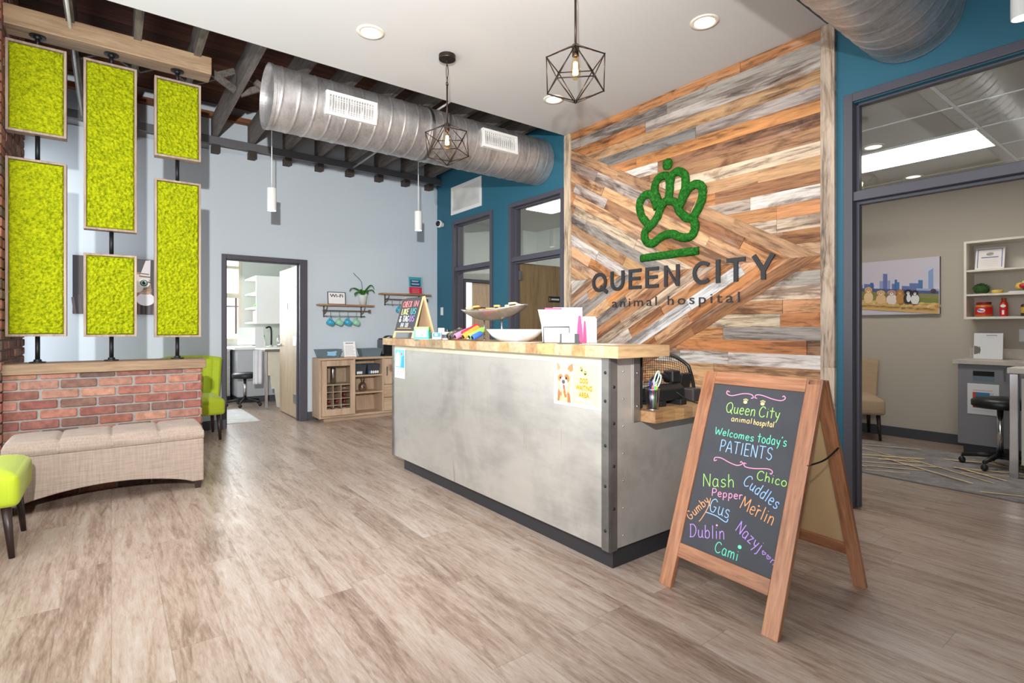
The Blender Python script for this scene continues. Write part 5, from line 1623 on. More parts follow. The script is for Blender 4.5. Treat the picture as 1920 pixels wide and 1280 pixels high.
for k2, (u, s, w_, k) in enumerate(spots):
    a = dish(u, .5 + s / 2, 0); a.z = 1.331 + .026 * (2 * u - 1) ** 2 + .010 * (k2 % 3) + .008 * (u > .5)
    Mb = Matrix.Translation(a) @ Matrix.Rotation(r_.uniform(0, 3), 4, 'Z') @ Matrix.Rotation(R(r_.uniform(-25, 25)), 4, 'X')
    mb = MB()
    pr = []
    for q in range(20):
        t = 2 * math.pi * q / 20
        pr.append(Mb @ Vector((.036 * math.cos(t) * (1 + .18 * math.cos(2 * t)), .020 * math.sin(t) * (1 - .25 * math.cos(2 * t)), -.007)))
    mb.prism(pr, (Mb.to_3x3() @ Vector((0, 0, .014))))
    single('dog_biscuit', mb, M_bisc2 if k else M_bisc, ('pale' if k else 'golden') + ' bone biscuit in the silver tray, ' + w_, 'biscuit', 'biscuits in the leaf tray', bevel=.003)
# papers in a wire rack
wr = thing('wire_file_rack', 'black wire rack holding white and magenta folders on the counter', 'rack', (2.14, 2.27, ZC))
vd = Vector((.80, -.60, 0)); bd = Vector((.60, .80, 0))          # across and away from the waiting side
c0 = Vector((2.035, 2.385, ZC))
mb = MB()
for k in range(3):
    b0 = c0 + bd * (.0 + .06 * k)
    mb.tube([b0, b0 + Vector((0, 0, .095)), b0 + vd * .15 + Vector((0, 0, .095)), b0 + vd * .15], .0036, 6)
mb.tube([c0 + Vector((0, 0, .003)), c0 + bd * .125 + Vector((0, 0, .003))], .003, 6).tube([c0 + vd * .15 + Vector((0, 0, .003)), c0 + vd * .15 + bd * .125 + Vector((0, 0, .003))], .003, 6)
part('wire_frame', mb, M_black, wr, W=True)
def sheet(label, o, w, h, leanv, mat, t=.0022, cut=0.0, name='paper_folder', bend=0.0):
    x = vd; y = (Vector((0, 0, 1)) + bd * leanv)
    Ms = frame_M(o, x, y)
    q = [(0, 0), (w, 0), (w + cut * .3, h * .55), (w + cut, h), (-cut, h), (-cut * .3, h * .55)]
    mb = MB().prism([Ms @ Vector((a, b2, 0)) for a, b2 in q], (Ms.to_3x3() @ Vector((0, 0, -t))))
    return single(name, mb, mat, label, 'paper', 'papers in the wire rack')
M_mag = plain('magenta_card', c(226, 36, 112), .5, var=.03)
M_pinkc = plain('pale_pink_card', c(250, 222, 228), .6, var=.02)
sheet('large white folder at the front of the wire rack with flared edges', c0 + bd * .012 + vd * -.005 + Vector((0, 0, .004)), .165, .195, .12, M_paper, .003, .028)
sheet('magenta sheet peeking over the top of the large white folder', c0 + bd * .022 + vd * .01 + Vector((0, 0, .004)), .1, .205, .10, M_mag)
sheet('white folder standing behind the large one, its corner higher', c0 + bd * .04 + vd * .06 + Vector((0, 0, .004)), .175, .208, .10, M_paper, .003)
sheet('narrow magenta folder standing at the end of the rack', c0 + bd * .018 + vd * .197 + Vector((0, 0, .001)), .036, .16, .05, M_mag, .003, -.011)
sheet('pale pink sheet between the two narrow magenta folders', c0 + bd * .062 + vd * .24 + Vector((0, 0, .001)), .075, .155, .04, M_pinkc, .003)
sheet('short magenta folder beside the last white sheet', c0 + bd * .032 + vd * .236 + Vector((0, 0, .001)), .022, .128, .04, M_mag, .003, -.006)
sheet('white sheet at the far end of the row of folders, lower than the rest', c0 + bd * .03 + vd * .262 + Vector((0, 0, .001)), .055, .145, .03, M_paper, .003)
ch = thing('card_holder', 'black business card holder with white cards in front of the folders', 'holder', (2.03, 2.15, ZC))
Mx = rotz(2.035, 2.165, ZC, VA)
mb = MB().box(-.065, .065, -.035, .035, 0, .006, M=Mx).box(-.052, -.046, -.02, .03, .006, .056, M=Mx).box(.028, .052, -.02, .03, .006, .056, M=Mx)
part('holder_body', mb, M_black, ch, W=True)
single('business_cards', MB().box(-.045, .027, -.012, .02, .0065, .060, M=Mx), M_paper, 'stack of white cards in the black card holder', 'cards', bevel=.001)
for k, (x, y, a, w_) in enumerate(((1.985, 2.55, .1, 'beside the white bowl'), (1.99, 3.78, -.5, 'under the turquoise tissue box'), (2.10, 1.98, .3, 'near the counter corner'))):
    single('loose_paper', MB().box(-.07 if k != 1 else -.09, .07 if k != 1 else .09, -.10, .10, 0, .0009, M=rotz(x, y, ZC - .0002 if k == 1 else ZC, a)), M_paper, 'flat white paper on the counter ' + w_, 'paper', 'loose papers on the counter')

# ------------------------------------------------------------------ lower desk end
ZD = .7762
pc = thing('pen_cup', 'silver wire mesh pen cup with pens on the lower desk', 'cup', (2.265, 1.775, ZD))
part('cup_wall', MB().lathe([(.030, 0), (.036, .105), (.0345, .105), (.0285, .003), (0, .003)], cx=2.262, cy=1.775, z=ZD, n=24), glass('mesh_cup', (.84, .82, .88), .25, .3), pc, W=True, smooth=True)
part('rim', MB().tube([(2.262 + .0365 * math.cos(q * .3927), 1.775 + .0365 * math.sin(q * .3927), ZD + .105) for q in range(16)], .0022, 6, closed=True), M_steelpart, pc, W=True)
part('cup_base', MB().lathe([(.031, 0), (.031, .004), (0, .004)], cx=2.262, cy=1.775, z=ZD, n=24), M_steelpart, pc, W=True)
for dx, dy, tx, ty, h, r, col, cap, w_ in ((-.015, 0, -.022, .0, .15, .004, c(40, 70, 170), c(30, 50, 140), 'dark blue pen standing in the mesh cup'), (-.008, -.01, -.004, -.01, .155, .004, c(230, 225, 240), c(190, 170, 220), 'white and lilac pen standing in the mesh cup'),
    (.0, -.015, -.004, -.02, .118, .007, c(40, 200, 70), c(50, 220, 80), 'bright green marker standing in the mesh cup'), (.01, -.012, -.014, -.016, .112, .006, c(240, 90, 160), c(235, 80, 150), 'pink marker leaning in the mesh cup'), (.008, .0, .006, .004, .12, .006, c(235, 120, 60), c(240, 110, 50), 'orange marker standing in the mesh cup'), (.018, -.01, .024, -.008, .118, .006, c(235, 235, 225), c(245, 200, 60), 'white pen with a yellow end in the mesh cup')):
    p = Vector((2.262 + dx * .8, 1.775 + dy * .8, ZD + .007)); q = Vector((2.262 + tx, 1.775 + ty, ZD + h))
    t = thing('pen', w_, 'pen', tuple(p), group='pens in the mesh cup')
    k = p.lerp(q, .72)
    part('pen_barrel', MB().tube([p, k], r * .85, 8, col=col), M_paint_attr, t, W=True, smooth=True)
    part('pen_cap', MB().tube([k, q, q + (q - p).normalized() * .002], [r, r, r * .6], 8, col=cap), M_paint_attr, t, W=True, smooth=True)
sc_ = thing('scissors', 'scissors with mint handles standing in the mesh pen cup', 'scissors', (2.27, 1.775, ZD + .01))
part('blade', MB().tube([(2.266, 1.775, ZD + .008), (2.278, 1.775, ZD + .115)], [.002, .005], 6), M_steelpart, sc_, W=True)
for s in (-1, 1):
    cx_, cz_ = 2.298 + .012 * s + .006, ZD + .165 - .022 * max(0, s)
    pts = []
    for q in range(18):
        a = 2 * math.pi * q / 18
        u, v = .013 * math.cos(a), .036 * math.sin(a)
        ang = R(-28)
        pts.append((cx_ + u * math.cos(ang) - v * math.sin(ang), 1.775 + .003 * s, cz_ + u * math.sin(ang) + v * math.cos(ang)))
    part('handle', MB().tube(pts, .0042, 8, closed=True).tube([(2.279, 1.775, ZD + .11), (cx_ - .012, 1.775 + .003 * s, cz_ - .03)], .004, 8), plain('mint_plastic', c(196, 226, 210), .35, var=.02), sc_, W=True, smooth=True)
ph = thing('desk_phone', 'black desk phone seen from behind on the lower desk, beside the pen cup', 'telephone', (2.46, 1.83, ZD))
def wedge(x0, x1, pts): return MB().prism([(x0, y, z) for y, z in pts], (x1 - x0, 0, 0))
part('phone_body', wedge(2.33, 2.585, [(1.80, ZD + .025), (1.80, ZD + .085), (1.84, ZD + .118), (2.0, ZD + .05), (2.0, ZD + .02)]), M_black, ph, W=True, bevel=.01, seg=3)
part('phone_foot', MB().box(2.35, 2.40, 1.79, 1.95, ZD, ZD + .03), M_black, ph, W=True, bevel=.004)
part('phone_foot', MB().box(2.50, 2.555, 1.77, 1.95, ZD, ZD + .03), M_black, ph, W=True, bevel=.004)
part('handset', MB().tube(smooth_path([(2.36, 1.86, ZD + .12), (2.38, 1.85, ZD + .150), (2.45, 1.85, ZD + .158), (2.5, 1.86, ZD + .135)], 5), .016, 10), M_black, ph, W=True, smooth=True)
part('screen_hood', MB().box(2.51, 2.585, 1.83, 1.90, ZD + .115, ZD + .185), M_black, ph, W=True, bevel=.012, seg=3)
part('cord', MB().tube(smooth_path([(2.50, 1.80, ZD + .07), (2.53, 1.77, ZD + .04), (2.60, 1.74, ZD + .008), (2.7, 1.75, ZD + .006), (2.78, 1.72, ZD + .006), (2.84, 1.75, ZD + .006)], 6), .0035, 6), M_black, ph, W=True, smooth=True)
cd = thing('card_terminal', 'black card terminal standing on the lower desk behind the sandwich board', 'card reader', (2.76, 1.93, ZD))
part('terminal_body', wedge(2.70, 2.80, [(1.93, ZD + .0), (1.90, ZD + .15), (1.925, ZD + .158), (2.0, ZD + .02), (2.0, ZD)]), M_black, cd, W=True, bevel=.008, seg=3)
part('terminal_base', MB().box(2.66, 2.74, 1.80, 1.89, ZD, ZD + .075), plain('grey_plastic', c(64, 60, 62), .4), cd, W=True, bevel=.01, seg=3)
# office chair behind the counter
oc = thing('office_chair', 'black mesh-backed office chair behind the lower desk', 'chair', (2.80, 2.42, 0))
def mbk(u, v):
    q = 2 * u - 1
    hw = .235 * (1 - .18 * v ** 3)
    zt = .62 + (1.035 - .62) * v - .085 * v * abs(q) ** 2.6 * .9
    dpt = .07 * q * q
    ang = R(50)
    lx, ly = q * hw, dpt - .02 * math.sin(math.pi * v)
    return Vector((2.86 + lx * math.cos(ang) + ly * -math.sin(ang), 2.21 - lx * math.sin(ang) - ly * math.cos(ang) + 0.0, zt))
rim = [mbk(0, j / 8) for j in range(9)] + [mbk(i / 16, 1) for i in range(1, 17)] + [mbk(1, 1 - j / 8) for j in range(1, 9)] + [mbk(1 - i / 16, 0) for i in range(1, 16)]
part('back_frame', MB().tube(rim, .011, 8, closed=True), M_black, oc, W=True, smooth=True)
mesh_ = MB()
for i in range(1, 30):
    mesh_.tube([mbk(i / 30, j / 10) for j in range(11)], .0017, 4)
for j in range(1, 26):
    mesh_.tube([mbk(i / 12, j / 26) for i in range(13)], .0013, 4)
part('back_mesh', mesh_, M_black, oc, W=True)
part('seat', MB().box(2.58, 3.04, 2.28, 2.72, .44, .50), M_black, oc, W=True, bevel=.025, seg=3)
part('spine', MB().tube(smooth_path([(2.82, 2.5, .43), (2.85, 2.28, .45), (2.88, 2.20, .6), (2.87, 2.19, .75)], 5), .02, 8), M_black, oc, W=True, smooth=True)
part('gas_lift', MB().tube([(2.81, 2.48, .10), (2.81, 2.48, .44)], .025, 12), M_black, oc, W=True, smooth=True)
for k in range(5):
    a = k * 1.2566
    part('base_arm', MB().tube([(2.81, 2.48, .11), (2.81 + .27 * math.cos(a), 2.48 + .27 * math.sin(a), .07)], [.022, .014], 8), M_black, oc, W=True, smooth=True)
    part('caster', MB().ball((2.81 + .27 * math.cos(a), 2.48 + .27 * math.sin(a), .028), .028, 12, 8), M_black, oc, W=True, smooth=True)

# ------------------------------------------------------------------ sign on the feature wall
XS = 3.922
M_letter = plain('charcoal_letters', c(44, 44, 48), .6, var=.03)
sg = thing('wall_sign', 'charcoal raised lettering of the clinic name on the reclaimed wood wall', 'sign', (XS, 2.88, 1.56))
Ms = frame_M((XS - .012, 0, 0), (0, -1, 0), (0, 0, 1))        # x = -Y, y = z
def L2(pts, w, closed=False):
    """flat stroke of constant width with mitred corners: list of quads in the sign plane"""
    P_ = [Vector(p) for p in pts]; n = len(P_); lf = []; rt = []
    for i in range(n):
        a = P_[i - 1] if (i or closed) else None
        b2 = P_[(i + 1) % n] if (i < n - 1 or closed) else None
        d1 = (P_[i] - a).normalized() if a is not None else None
        d2 = (b2 - P_[i]).normalized() if b2 is not None else None
        d1 = d1 if d1 is not None else d2; d2 = d2 if d2 is not None else d1
        n1 = Vector((-d1.y, d1.x)); n2 = Vector((-d2.y, d2.x)); m = (n1 + n2).normalized()
        k = w / 2 / max(.35, m.dot(n1))
        lf.append(P_[i] + m * k); rt.append(P_[i] - m * k)
    out = []
    for i in range(n if closed else n - 1):
        j = (i + 1) % n
        out.append((lf[i], lf[j], rt[j], rt[i]))
    return out
def letter(mb, quads, d=.014):
    for i, q in enumerate(quads):
        e = .00012 * (i % 7 + (3 if len(q) == 4 and i > 30 else 0))
        mb.prism([Ms @ Vector((p.x, p.y, e)) for p in q], (d + e, 0, 0))
def arc(cx, cy, rx, ry, a0, a1, n=22): return [(cx + rx * math.cos(R(a0 + (a1 - a0) * i / n)), cy + ry * math.sin(R(a0 + (a1 - a0) * i / n))) for i in range(n + 1)]
B_, T_, w_ = 1.566, 1.754, .033
nm = {}
def xx(y0, y1): return -y0, -y1
x0, x1 = xx(3.827, 3.632); cx_, rx_ = (x0 + x1) / 2, (x1 - x0) / 2 - w_ / 2
nm['Q'] = L2(arc(cx_, (B_ + T_) / 2, rx_, (T_ - B_) / 2 - w_ / 2 + .002, 0, 360, 36)[:-1], w_, True) + L2([(cx_ + .018, B_ + .05), (x1 + .008, B_ - .012)], w_)
x0, x1 = xx(3.579, 3.406); r_ = (x1 - x0) / 2 - w_ / 2
nm['U'] = L2([(x0 + w_ / 2, T_)] + arc((x0 + x1) / 2, B_ + r_ + w_ / 2 - .004, r_, r_, 180, 360, 18) + [(x1 - w_ / 2, T_)], w_)
for key, (a, b2) in (('E', (3.349, 3.202)), ('e', (3.152, 3.008))):
    x0, x1 = xx(a, b2)
    nm[key] = L2([(x0 + w_ / 2, B_), (x0 + w_ / 2, T_)], w_) + [tuple(Vector(p) for p in ((x0 + w_, y), (x1 - e, y), (x1 - e, y + w_ * .95), (x0 + w_, y + w_ * .95))) for y, e in ((B_, 0), ((B_ + T_) / 2 - .012, .012), (T_ - w_ * .95, 0))]
x0, x1 = xx(2.945, 2.788)
nm['N'] = L2([(x0 + w_ / 2, B_), (x0 + w_ / 2, T_)], w_) + L2([(x1 - w_ / 2, B_), (x1 - w_ / 2, T_)], w_) + [tuple(Vector(p) for p in ((x0 + w_ * .9, T_), (x0 + w_ * .2, T_), (x1 - w_ * .9, B_), (x1 - w_ * .2, B_)))]
x0, x1 = xx(2.656, 2.475); R2 = (T_ - B_) / 2 - w_ / 2 + .002
nm['C'] = L2(arc(x0 + R2 + w_ / 2, (B_ + T_) / 2, R2, R2, 48, 312, 30), w_)
x0, x1 = xx(2.440, 2.405)
nm['I'] = L2([((x0 + x1) / 2, B_), ((x0 + x1) / 2, T_)], w_ + .003)
x0, x1 = xx(2.346, 2.191)
nm['T'] = L2([((x0 + x1) / 2, B_), ((x0 + x1) / 2, T_ - w_)], w_ + .002) + L2([(x0, T_ - w_ / 2), (x1, T_ - w_ / 2)], w_)
x0, x1 = xx(2.137, 1.960); xm = (x0 + x1) / 2
nm['Y'] = L2([(xm, B_), (xm, B_ + .075)], w_ + .002) + L2([(xm, B_ + .068), (x0 + .014, T_)], w_ + .002) + L2([(xm, B_ + .068), (x1 - .014, T_)], w_ + .002)
mb = MB()
for q in nm.values(): letter(mb, q)
part_pieces('raised_letter', mb, M_letter, sg, W=True)
mb = text_mb('animal hospital', .118, Ms @ Matrix.Translation((-3.545, 1.404, .004)), thick=.008, weight=-.0006, spacing=1.32, fit=1.315)
part_pieces('tagline_letter', mb, M_letter, sg, W=True)
for p_ in []: pass
# moss crown and paw emblem
def furry(mb):
    out = []
    for p in mb.v:
        q = Vector(p)
        out.append(q)
    return mb
def moss_tube(mb, pts, r, closed=False):
    P_ = smooth_path([(0, a, b2) for a, b2 in pts], 6, closed)
    # even out the spacing
    path = [P_[0]]
    for p in P_[1:]:
        if (p - path[-1]).length > .008: path.append(p)
    n = 18; vs = []; fs = []; k = len(path)
    for i, p in enumerate(path):
        t = (path[(i + 1) % k] - path[i - 1]) if closed else (path[min(i + 1, k - 1)] - path[max(i - 1, 0)])
        t.normalize(); s_ = Vector((0, -t.z, t.y))
        for j in range(n):
            a = 2 * math.pi * j / n
            base = p + s_ * (r * math.cos(a)) + Vector((-.75 * r * math.sin(a), 0, 0))
            hh = lumps(base.y * 1.0 + base.x * 2, base.z, .017, 4.0) - .45
            k2 = 1 + .34 * hh
            q = p + s_ * (r * math.cos(a) * k2) + Vector((-.75 * r * math.sin(a) * k2, 0, 0))
            vs.append((3.915 + min(.010, q.x), q.y, q.z))
    for i in range(k if closed else k - 1):
        for j in range(n):
            i2 = (i + 1) % k
            fs.append((i * n + j, i * n + (j + 1) % n, i2 * n + (j + 1) % n, i2 * n + j))
    if not closed:
        fs.append(tuple(range(n))[::-1]); fs.append(tuple((k - 1) * n + j for j in range(n)))
    mb.add(vs, fs)
em = thing('moss_emblem', 'green moss crown shaped like a paw above the raised lettering', 'emblem', (XS, 2.89, 2.2))
mb = MB(); rm = .034
moss_tube(mb, [(3.119, 2.114), (3.07, 2.146), (3.012, 2.208), (2.984, 2.273), (2.937, 2.319), (2.877, 2.316), (2.818, 2.282), (2.783, 2.207), (2.722, 2.144), (2.653, 2.118), (2.632, 2.048), (2.662, 1.986), (2.73, 1.973), (2.792, 1.992), (2.863, 2.025), (2.937, 2.024), (3.003, 2.002), (3.061, 1.97), (3.119, 1.977), (3.159, 2.023), (3.159, 2.079)], rm, True)
moss_tube(mb, [(3.105, 2.13), (3.185, 2.221), (3.22, 2.316), (3.205, 2.385), (3.149, 2.424), (3.08, 2.406), (3.041, 2.331), (3.017, 2.265)], rm)
moss_tube(mb, [(2.985, 2.29), (3.036, 2.401), (3.046, 2.475), (3.012, 2.538), (2.956, 2.553), (2.899, 2.527), (2.888, 2.433), (2.90, 2.32)], rm)
moss_tube(mb, [(2.888, 2.40), (2.872, 2.515), (2.836, 2.552), (2.783, 2.55), (2.735, 2.506), (2.726, 2.429), (2.748, 2.351), (2.785, 2.25)], rm)
moss_tube(mb, [(2.80, 2.235), (2.739, 2.334), (2.687, 2.391), (2.628, 2.408), (2.57, 2.374), (2.562, 2.306), (2.586, 2.231), (2.645, 2.135)], rm)
part('crown_outline', mb, M_moss2, em, W=True, smooth=True)
mb = MB().ball((3.894, 2.895, 2.638), (.026, .045, .045), 28, 18)
mb.v = [tuple(Vector((3.894, 2.895, 2.638)) + (Vector(p) - Vector((3.894, 2.895, 2.638))) * (.9 + .3 * lumps(p[1] + p[0] * 2, p[2], .017, 4.0))) for p in mb.v]
part('crown_ball', mb, M_moss2, em, W=True, smooth=True)
mb = MB(); moss_tube(mb, [(3.198, 1.846), (3.0, 1.847), (2.8, 1.848), (2.60, 1.849)], .032)
part('base_bar', mb, M_moss2, em, W=True, smooth=True)

# ------------------------------------------------------------------ fittings on the teal wall
vg = thing('return_air_grille', 'large white louvred grille high on the teal wall near the corner', 'vent', (XT, 6.29, 3.04))
gy0, gy1, gz0, gz1 = 5.90, 6.69, 2.835, 3.235
mb = MB(); w = .05
mb.box(XT - .014, XT - .001, gy0, gy1, gz0, gz0 + w).box(XT - .014, XT - .001, gy0, gy1, gz1 - w, gz1).box(XT - .014, XT - .001, gy0, gy0 + w, gz0 + w, gz1 - w).box(XT - .014, XT - .001, gy1 - w, gy1, gz0 + w, gz1 - w)
f = part('grille_frame', mb, M_white, vg, W=True, bevel=.002)
mb = MB()
n = 22
for k in range(n):
    z = gz0 + w + (gz1 - gz0 - 2 * w) * (k + .5) / n
    mb.prism([(XT - .013, gy0 + w, z - .004), (XT - .003, gy0 + w, z + .006), (XT - .002, gy0 + w, z + .005), (XT - .012, gy0 + w, z - .005)], (0, gy1 - gy0 - 2 * w, 0))
part('louvre_slats', mb, M_white, vg, W=True)
part('grille_backing', MB().box(XT - .0018, XT - .0008, gy0 + w, gy1 - w, gz0 + w, gz1 - w), plain('grille_off_white', c(226, 226, 222), .7), f, W=True)  # even off-white sheet behind the slats
sc2 = thing('security_camera', 'small round white security camera on the teal wall beside the corner', 'camera', (XT, 6.95, 2.74))
MX = Matrix(((0, 0, -1, XT - .001), (0, 1, 0, 6.95), (1, 0, 0, 2.745), (0, 0, 0, 1)))
part('mount', MB().lathe([(.036, 0), (.036, .012), (.02, .02), (.02, .035)], M=MX, n=24), M_white, sc2, W=True, smooth=True)
MX2 = Matrix.Translation((XT - .055, 6.955, 2.75)) @ Matrix.Rotation(R(-70), 4, 'Z') @ Matrix.Rotation(R(90), 4, 'X')
part('camera_head', MB().lathe([(0, -.03), (.05, -.028), (.055, -.01), (.055, .02), (.048, .03), (0, .03)], M=MX2, n=26), M_white, sc2, W=True, smooth=True)
part('camera_lens', MB().lathe([(.042, .0305), (.040, .036), (0, .037)], M=MX2, n=24), M_black, sc2, W=True, smooth=True)
def plate(name, label, cat, M, w=.075, h=.118, rocker=True, grp=None):
    t = thing(name, label, cat, tuple(M.translation), group=grp)
    part('cover_plate', MB().box(-w / 2, w / 2, -h / 2, h / 2, 0, .006, M=M), M_white, t, W=True, bevel=.002)
    part('rocker' if rocker else 'socket_insert', MB().box(-.016, .016, -.033, .033, .006, .010, M=M), M_white, t, W=True, bevel=.001)
    return t
plate('light_switch', 'white light switch on the teal wall above the counter end', 'switch', frame_M((XT - .001, 6.97, 1.452), (0, -1, 0), (0, 0, 1)))
# ------------------------------------------------------------------ consulting room through the wide doorway
RX, RZ = 6.95, 2.70
struct('wall_consult_back', MB().box(RX, RX + .1, -1.6, 3.3, 0, RZ + .1), M_tan)
struct('wall_consult_side', MB().box(XW1 + .001, RX, 3.2, 3.3, 0, RZ + .1), M_tan)
struct('wall_consult_end', MB().box(XW1 + .001, RX, -1.7, -1.6, 0, RZ + .1), M_tan)
M_tile = plain('ceiling_tile', c(206, 202, 194), .85, var=.05, scale=120)
ct = struct('ceiling_consult', MB().box(XW1 + .001, RX, -1.6, 3.2, RZ, RZ + .06), M_tile)
mb = MB()
x = 5.18 - 1.22
while x < RX:
    if x > XW1: mb.box(x - .011, x + .011, -1.6, 3.2, RZ - .004, RZ + .001)
    x += .61
y = -1.38
while y < 3.2:
    mb.box(XW1 + .002, RX, y - .011, y + .011, RZ - .0045, RZ + .001); y += 1.22
struct('ceiling_grid', mb, M_white)
lp = thing('panel_light', 'long white light panel in the tiled ceiling seen through the transom', 'ceiling light', (5.485, 1.67, RZ))
part('panel_frame', MB().box(5.185, 5.785, 1.07, 1.085, RZ - .008, RZ - .0005).box(5.185, 5.785, 2.265, 2.28, RZ - .008, RZ - .0005).box(5.185, 5.2, 1.085, 2.265, RZ - .008, RZ - .0005).box(5.77, 5.785, 1.085, 2.265, RZ - .008, RZ - .0005), M_white, lp, W=True)
part('diffuser', MB().box(5.2, 5.77, 1.085, 2.265, RZ - .006, RZ - .0008), glow('panel_diffuser', (1.0, .97, .9), 12.5), lp, W=True)
for (x, y), w_ in (((5.03, 1.704), 'nearer the transom than the light panel'), ((6.336, 1.80), 'beyond the light panel, near the back wall')):
    t = thing('can_light', 'small round can light in the tiled ceiling, ' + w_, 'ceiling light', (x, y, RZ), group='can lights in the tiled ceiling')
    part('trim_ring', MB().lathe([(.06, 0), (.062, -.006), (.085, -.005), (.086, 0)], M=Matrix.Translation((x, y, RZ - .0006)), n=30, caps=False), M_trim, t, W=True, smooth=True)
    part('lens', MB().lathe([(.061, 0), (0, 0)], M=Matrix.Translation((x, y, RZ - .0035)) @ Matrix.Scale(-1, 4, (0, 0, 1)), n=26, caps=False), glow('dim_lens', (1.0, .88, .7), 1.6), t, W=True)
struct('baseboard_consult', MB().box(RX - .012, RX + .001, -1.6, 3.2, 0, .105), M_base)
# rug
def rug_mat():
    m, nt, b = new_mat('grey_rug_pile')
    n = noisen(nt, coords(nt, 'Object'), 6, 5, .65)
    n2 = noisen(nt, coords(nt, 'Object'), 300, 2, .6)
    lk(nt, ramp(nt, n, [(.35, c(128, 122, 122)), (.6, c(162, 156, 156))]), b.inputs['Base Color'])
    b.inputs['Roughness'].default_value = .95
    bumpn(nt, b, n2, .6, .004)
    return m
M_rug = rug_mat()
rg = thing('patterned_rug', 'grey rug with thin gold zigzag lines on the consulting room floor', 'rug', (5.75, 1.5, 0))
part('pile', MB().box(4.98, 6.43, -.4, 2.55, .0005, .011), M_rug, rg, W=True, bevel=.003)
A = Art(frame_M((4.98, 2.55, .0113), (0, -1, 0), (1, 0, 0)))
rr = random.Random(2)
for k in range(46):
    x0_, y0_ = rr.uniform(0, 2.9), rr.uniform(.03, 1.4)
    L_ = rr.uniform(.25, .9); s = rr.choice((-1, 1)) * rr.uniform(.45, .62)
    x1_, y1_ = min(2.92, x0_ + L_), y0_ + s * L_
    if .02 < y1_ < 1.43:
        A.line(x0_, y0_, x1_, y1_, .018, c(240, 212, 156))
        if rr.random() < .6:
            x2_, y2_ = x1_ - .28, y1_ + (.17 if s < 0 else -.17)
            if .02 < y2_ < 1.43: A.line(x1_, y1_, x2_, y2_, .018, c(240, 212, 156))
part('gold_pattern', A.mb, M_print, rg, W=True)
# canvas of dogs before a skyline
dpz = thing('dog_picture', 'wide canvas print of six dogs sitting in a field before a city skyline', 'picture', (RX, 2.17, 1.36))
PY0, PY1, PZ0, PZ1 = 2.66, 1.735, 1.350, 1.952
part('canvas', MB().box(RX - .04, RX - .001, PY1, PY0, PZ0, PZ1), plain('canvas_wrap', c(120, 116, 126), .7), dpz, W=True)
PW, PH = PY0 - PY1, PZ1 - PZ0
A = Art(frame_M((RX - .0402, PY0, PZ0), (0, -1, 0), (0, 0, 1)))
ox = .10; kx, ky = (PW - ox) / 1670., PH / 1110.
def pq(px, py): return (ox + (px - 10) * kx, PH - (py - 60 - (1660 - px) * .085) * ky * 1.0)
def PR(x0, x1, y0, y1, col): A.poly([pq(x0, y1), pq(x1, y1), pq(x1, y0), pq(x0, y0)], col)
def PO(x, y, rx, ry, col, rot=0): A.oval(*pq(x, y), rx * kx, ry * ky, col, rot)
A.rect(0, PW, 0, PH, c(212, 204, 216)); 
for k in range(4): A.rect(0, PW, PH * (.42 + .04 * k), PH * (.46 + .04 * k), c(222 - k * 3, 214 - k * 3, 222))
b1, b2c, b3 = c(108, 124, 178), c(78, 108, 166), c(150, 164, 200)
for x0, x1, y0, col in ((160, 250, 640, b3), (270, 470, 630, b1), (395, 460, 600, b2c), (580, 660, 560, b3), (650, 735, 410, c(112, 120, 178)), (740, 790, 545, b3), (820, 880, 610, b1), (875, 920, 525, b2c), (900, 965, 575, c(70, 130, 176)), (1150, 1310, 590, b1), (1310, 1390, 525, c(80, 128, 170)), (1400, 1460, 575, b2c), (1490, 1575, 300, c(146, 168, 210)), (1400, 1490, 240, c(206, 206, 218)), (1490, 1590, 235, c(206, 206, 218)), (1010, 1150, 650, b1)):
    PR(x0, x1, y0, 800, col)
A.poly([pq(1490, 700), pq(1575, 700), pq(1575, 290), pq(1490, 350)], c(140, 164, 210))
PR(0, 1670, 720, 800, c(82, 100, 150)); PR(1280, 1670, 690, 730, c(170, 176, 204))
PR(-180, 1670, 790, 1010, c(146, 136, 84)); PR(1330, 1670, 880, 1020, c(122, 138, 66)); PR(-180, 1670, 970, 1170, c(216, 176, 112))
for k in range(26): PO(-140 + k * 72, 990 + 25 * (k % 3), 60, 30, (c(226, 190, 124), c(196, 152, 92), c(236, 206, 150))[k % 3])
PO(1580, 730, 50, 40, c(88, 60, 66)); PO(40, 740, 90, 80, c(62, 46, 48)); PO(-60, 760, 90, 90, c(70, 60, 44))
def dog(x, top, bot, w, body, face, head=None):
    h = bot - top
    PO(x, top + h * .66, w * .52, h * .36, body); PO(x - w * .22, bot - h * .14, w * .16, h * .16, body); PO(x + w * .22, bot - h * .14, w * .16, h * .16, body)
    PO(x, top + h * .2, w * .36, h * .2, head or face); PO(x - w * .3, top + h * .2, w * .12, h * .14, head or body); PO(x + w * .3, top + h * .2, w * .12, h * .14, head or body)
    PO(x, top + h * .27, w * .17, h * .11, face); PO(x, top + h * .23, w * .06, h * .03, c(36, 30, 30)); PO(x - w * .14, top + h * .15, w * .04, h * .02, c(36, 30, 30)); PO(x + w * .14, top + h * .15, w * .04, h * .02, c(36, 30, 30))
dog(160, 700, 1030, 150, c(58, 46, 44), c(150, 110, 90), c(46, 38, 38))
dog(370, 690, 1030, 180, c(240, 208, 160), c(244, 216, 176), c(224, 172, 112)); dog(620, 750, 1030, 190, c(234, 194, 146), c(240, 208, 170), c(226, 178, 128))
dog(830, 740, 1030, 200, c(236, 222, 212), c(238, 230, 226), c(196, 150, 130)); dog(990, 720, 1000, 150, c(198, 142, 78), c(216, 176, 130), c(190, 130, 70))
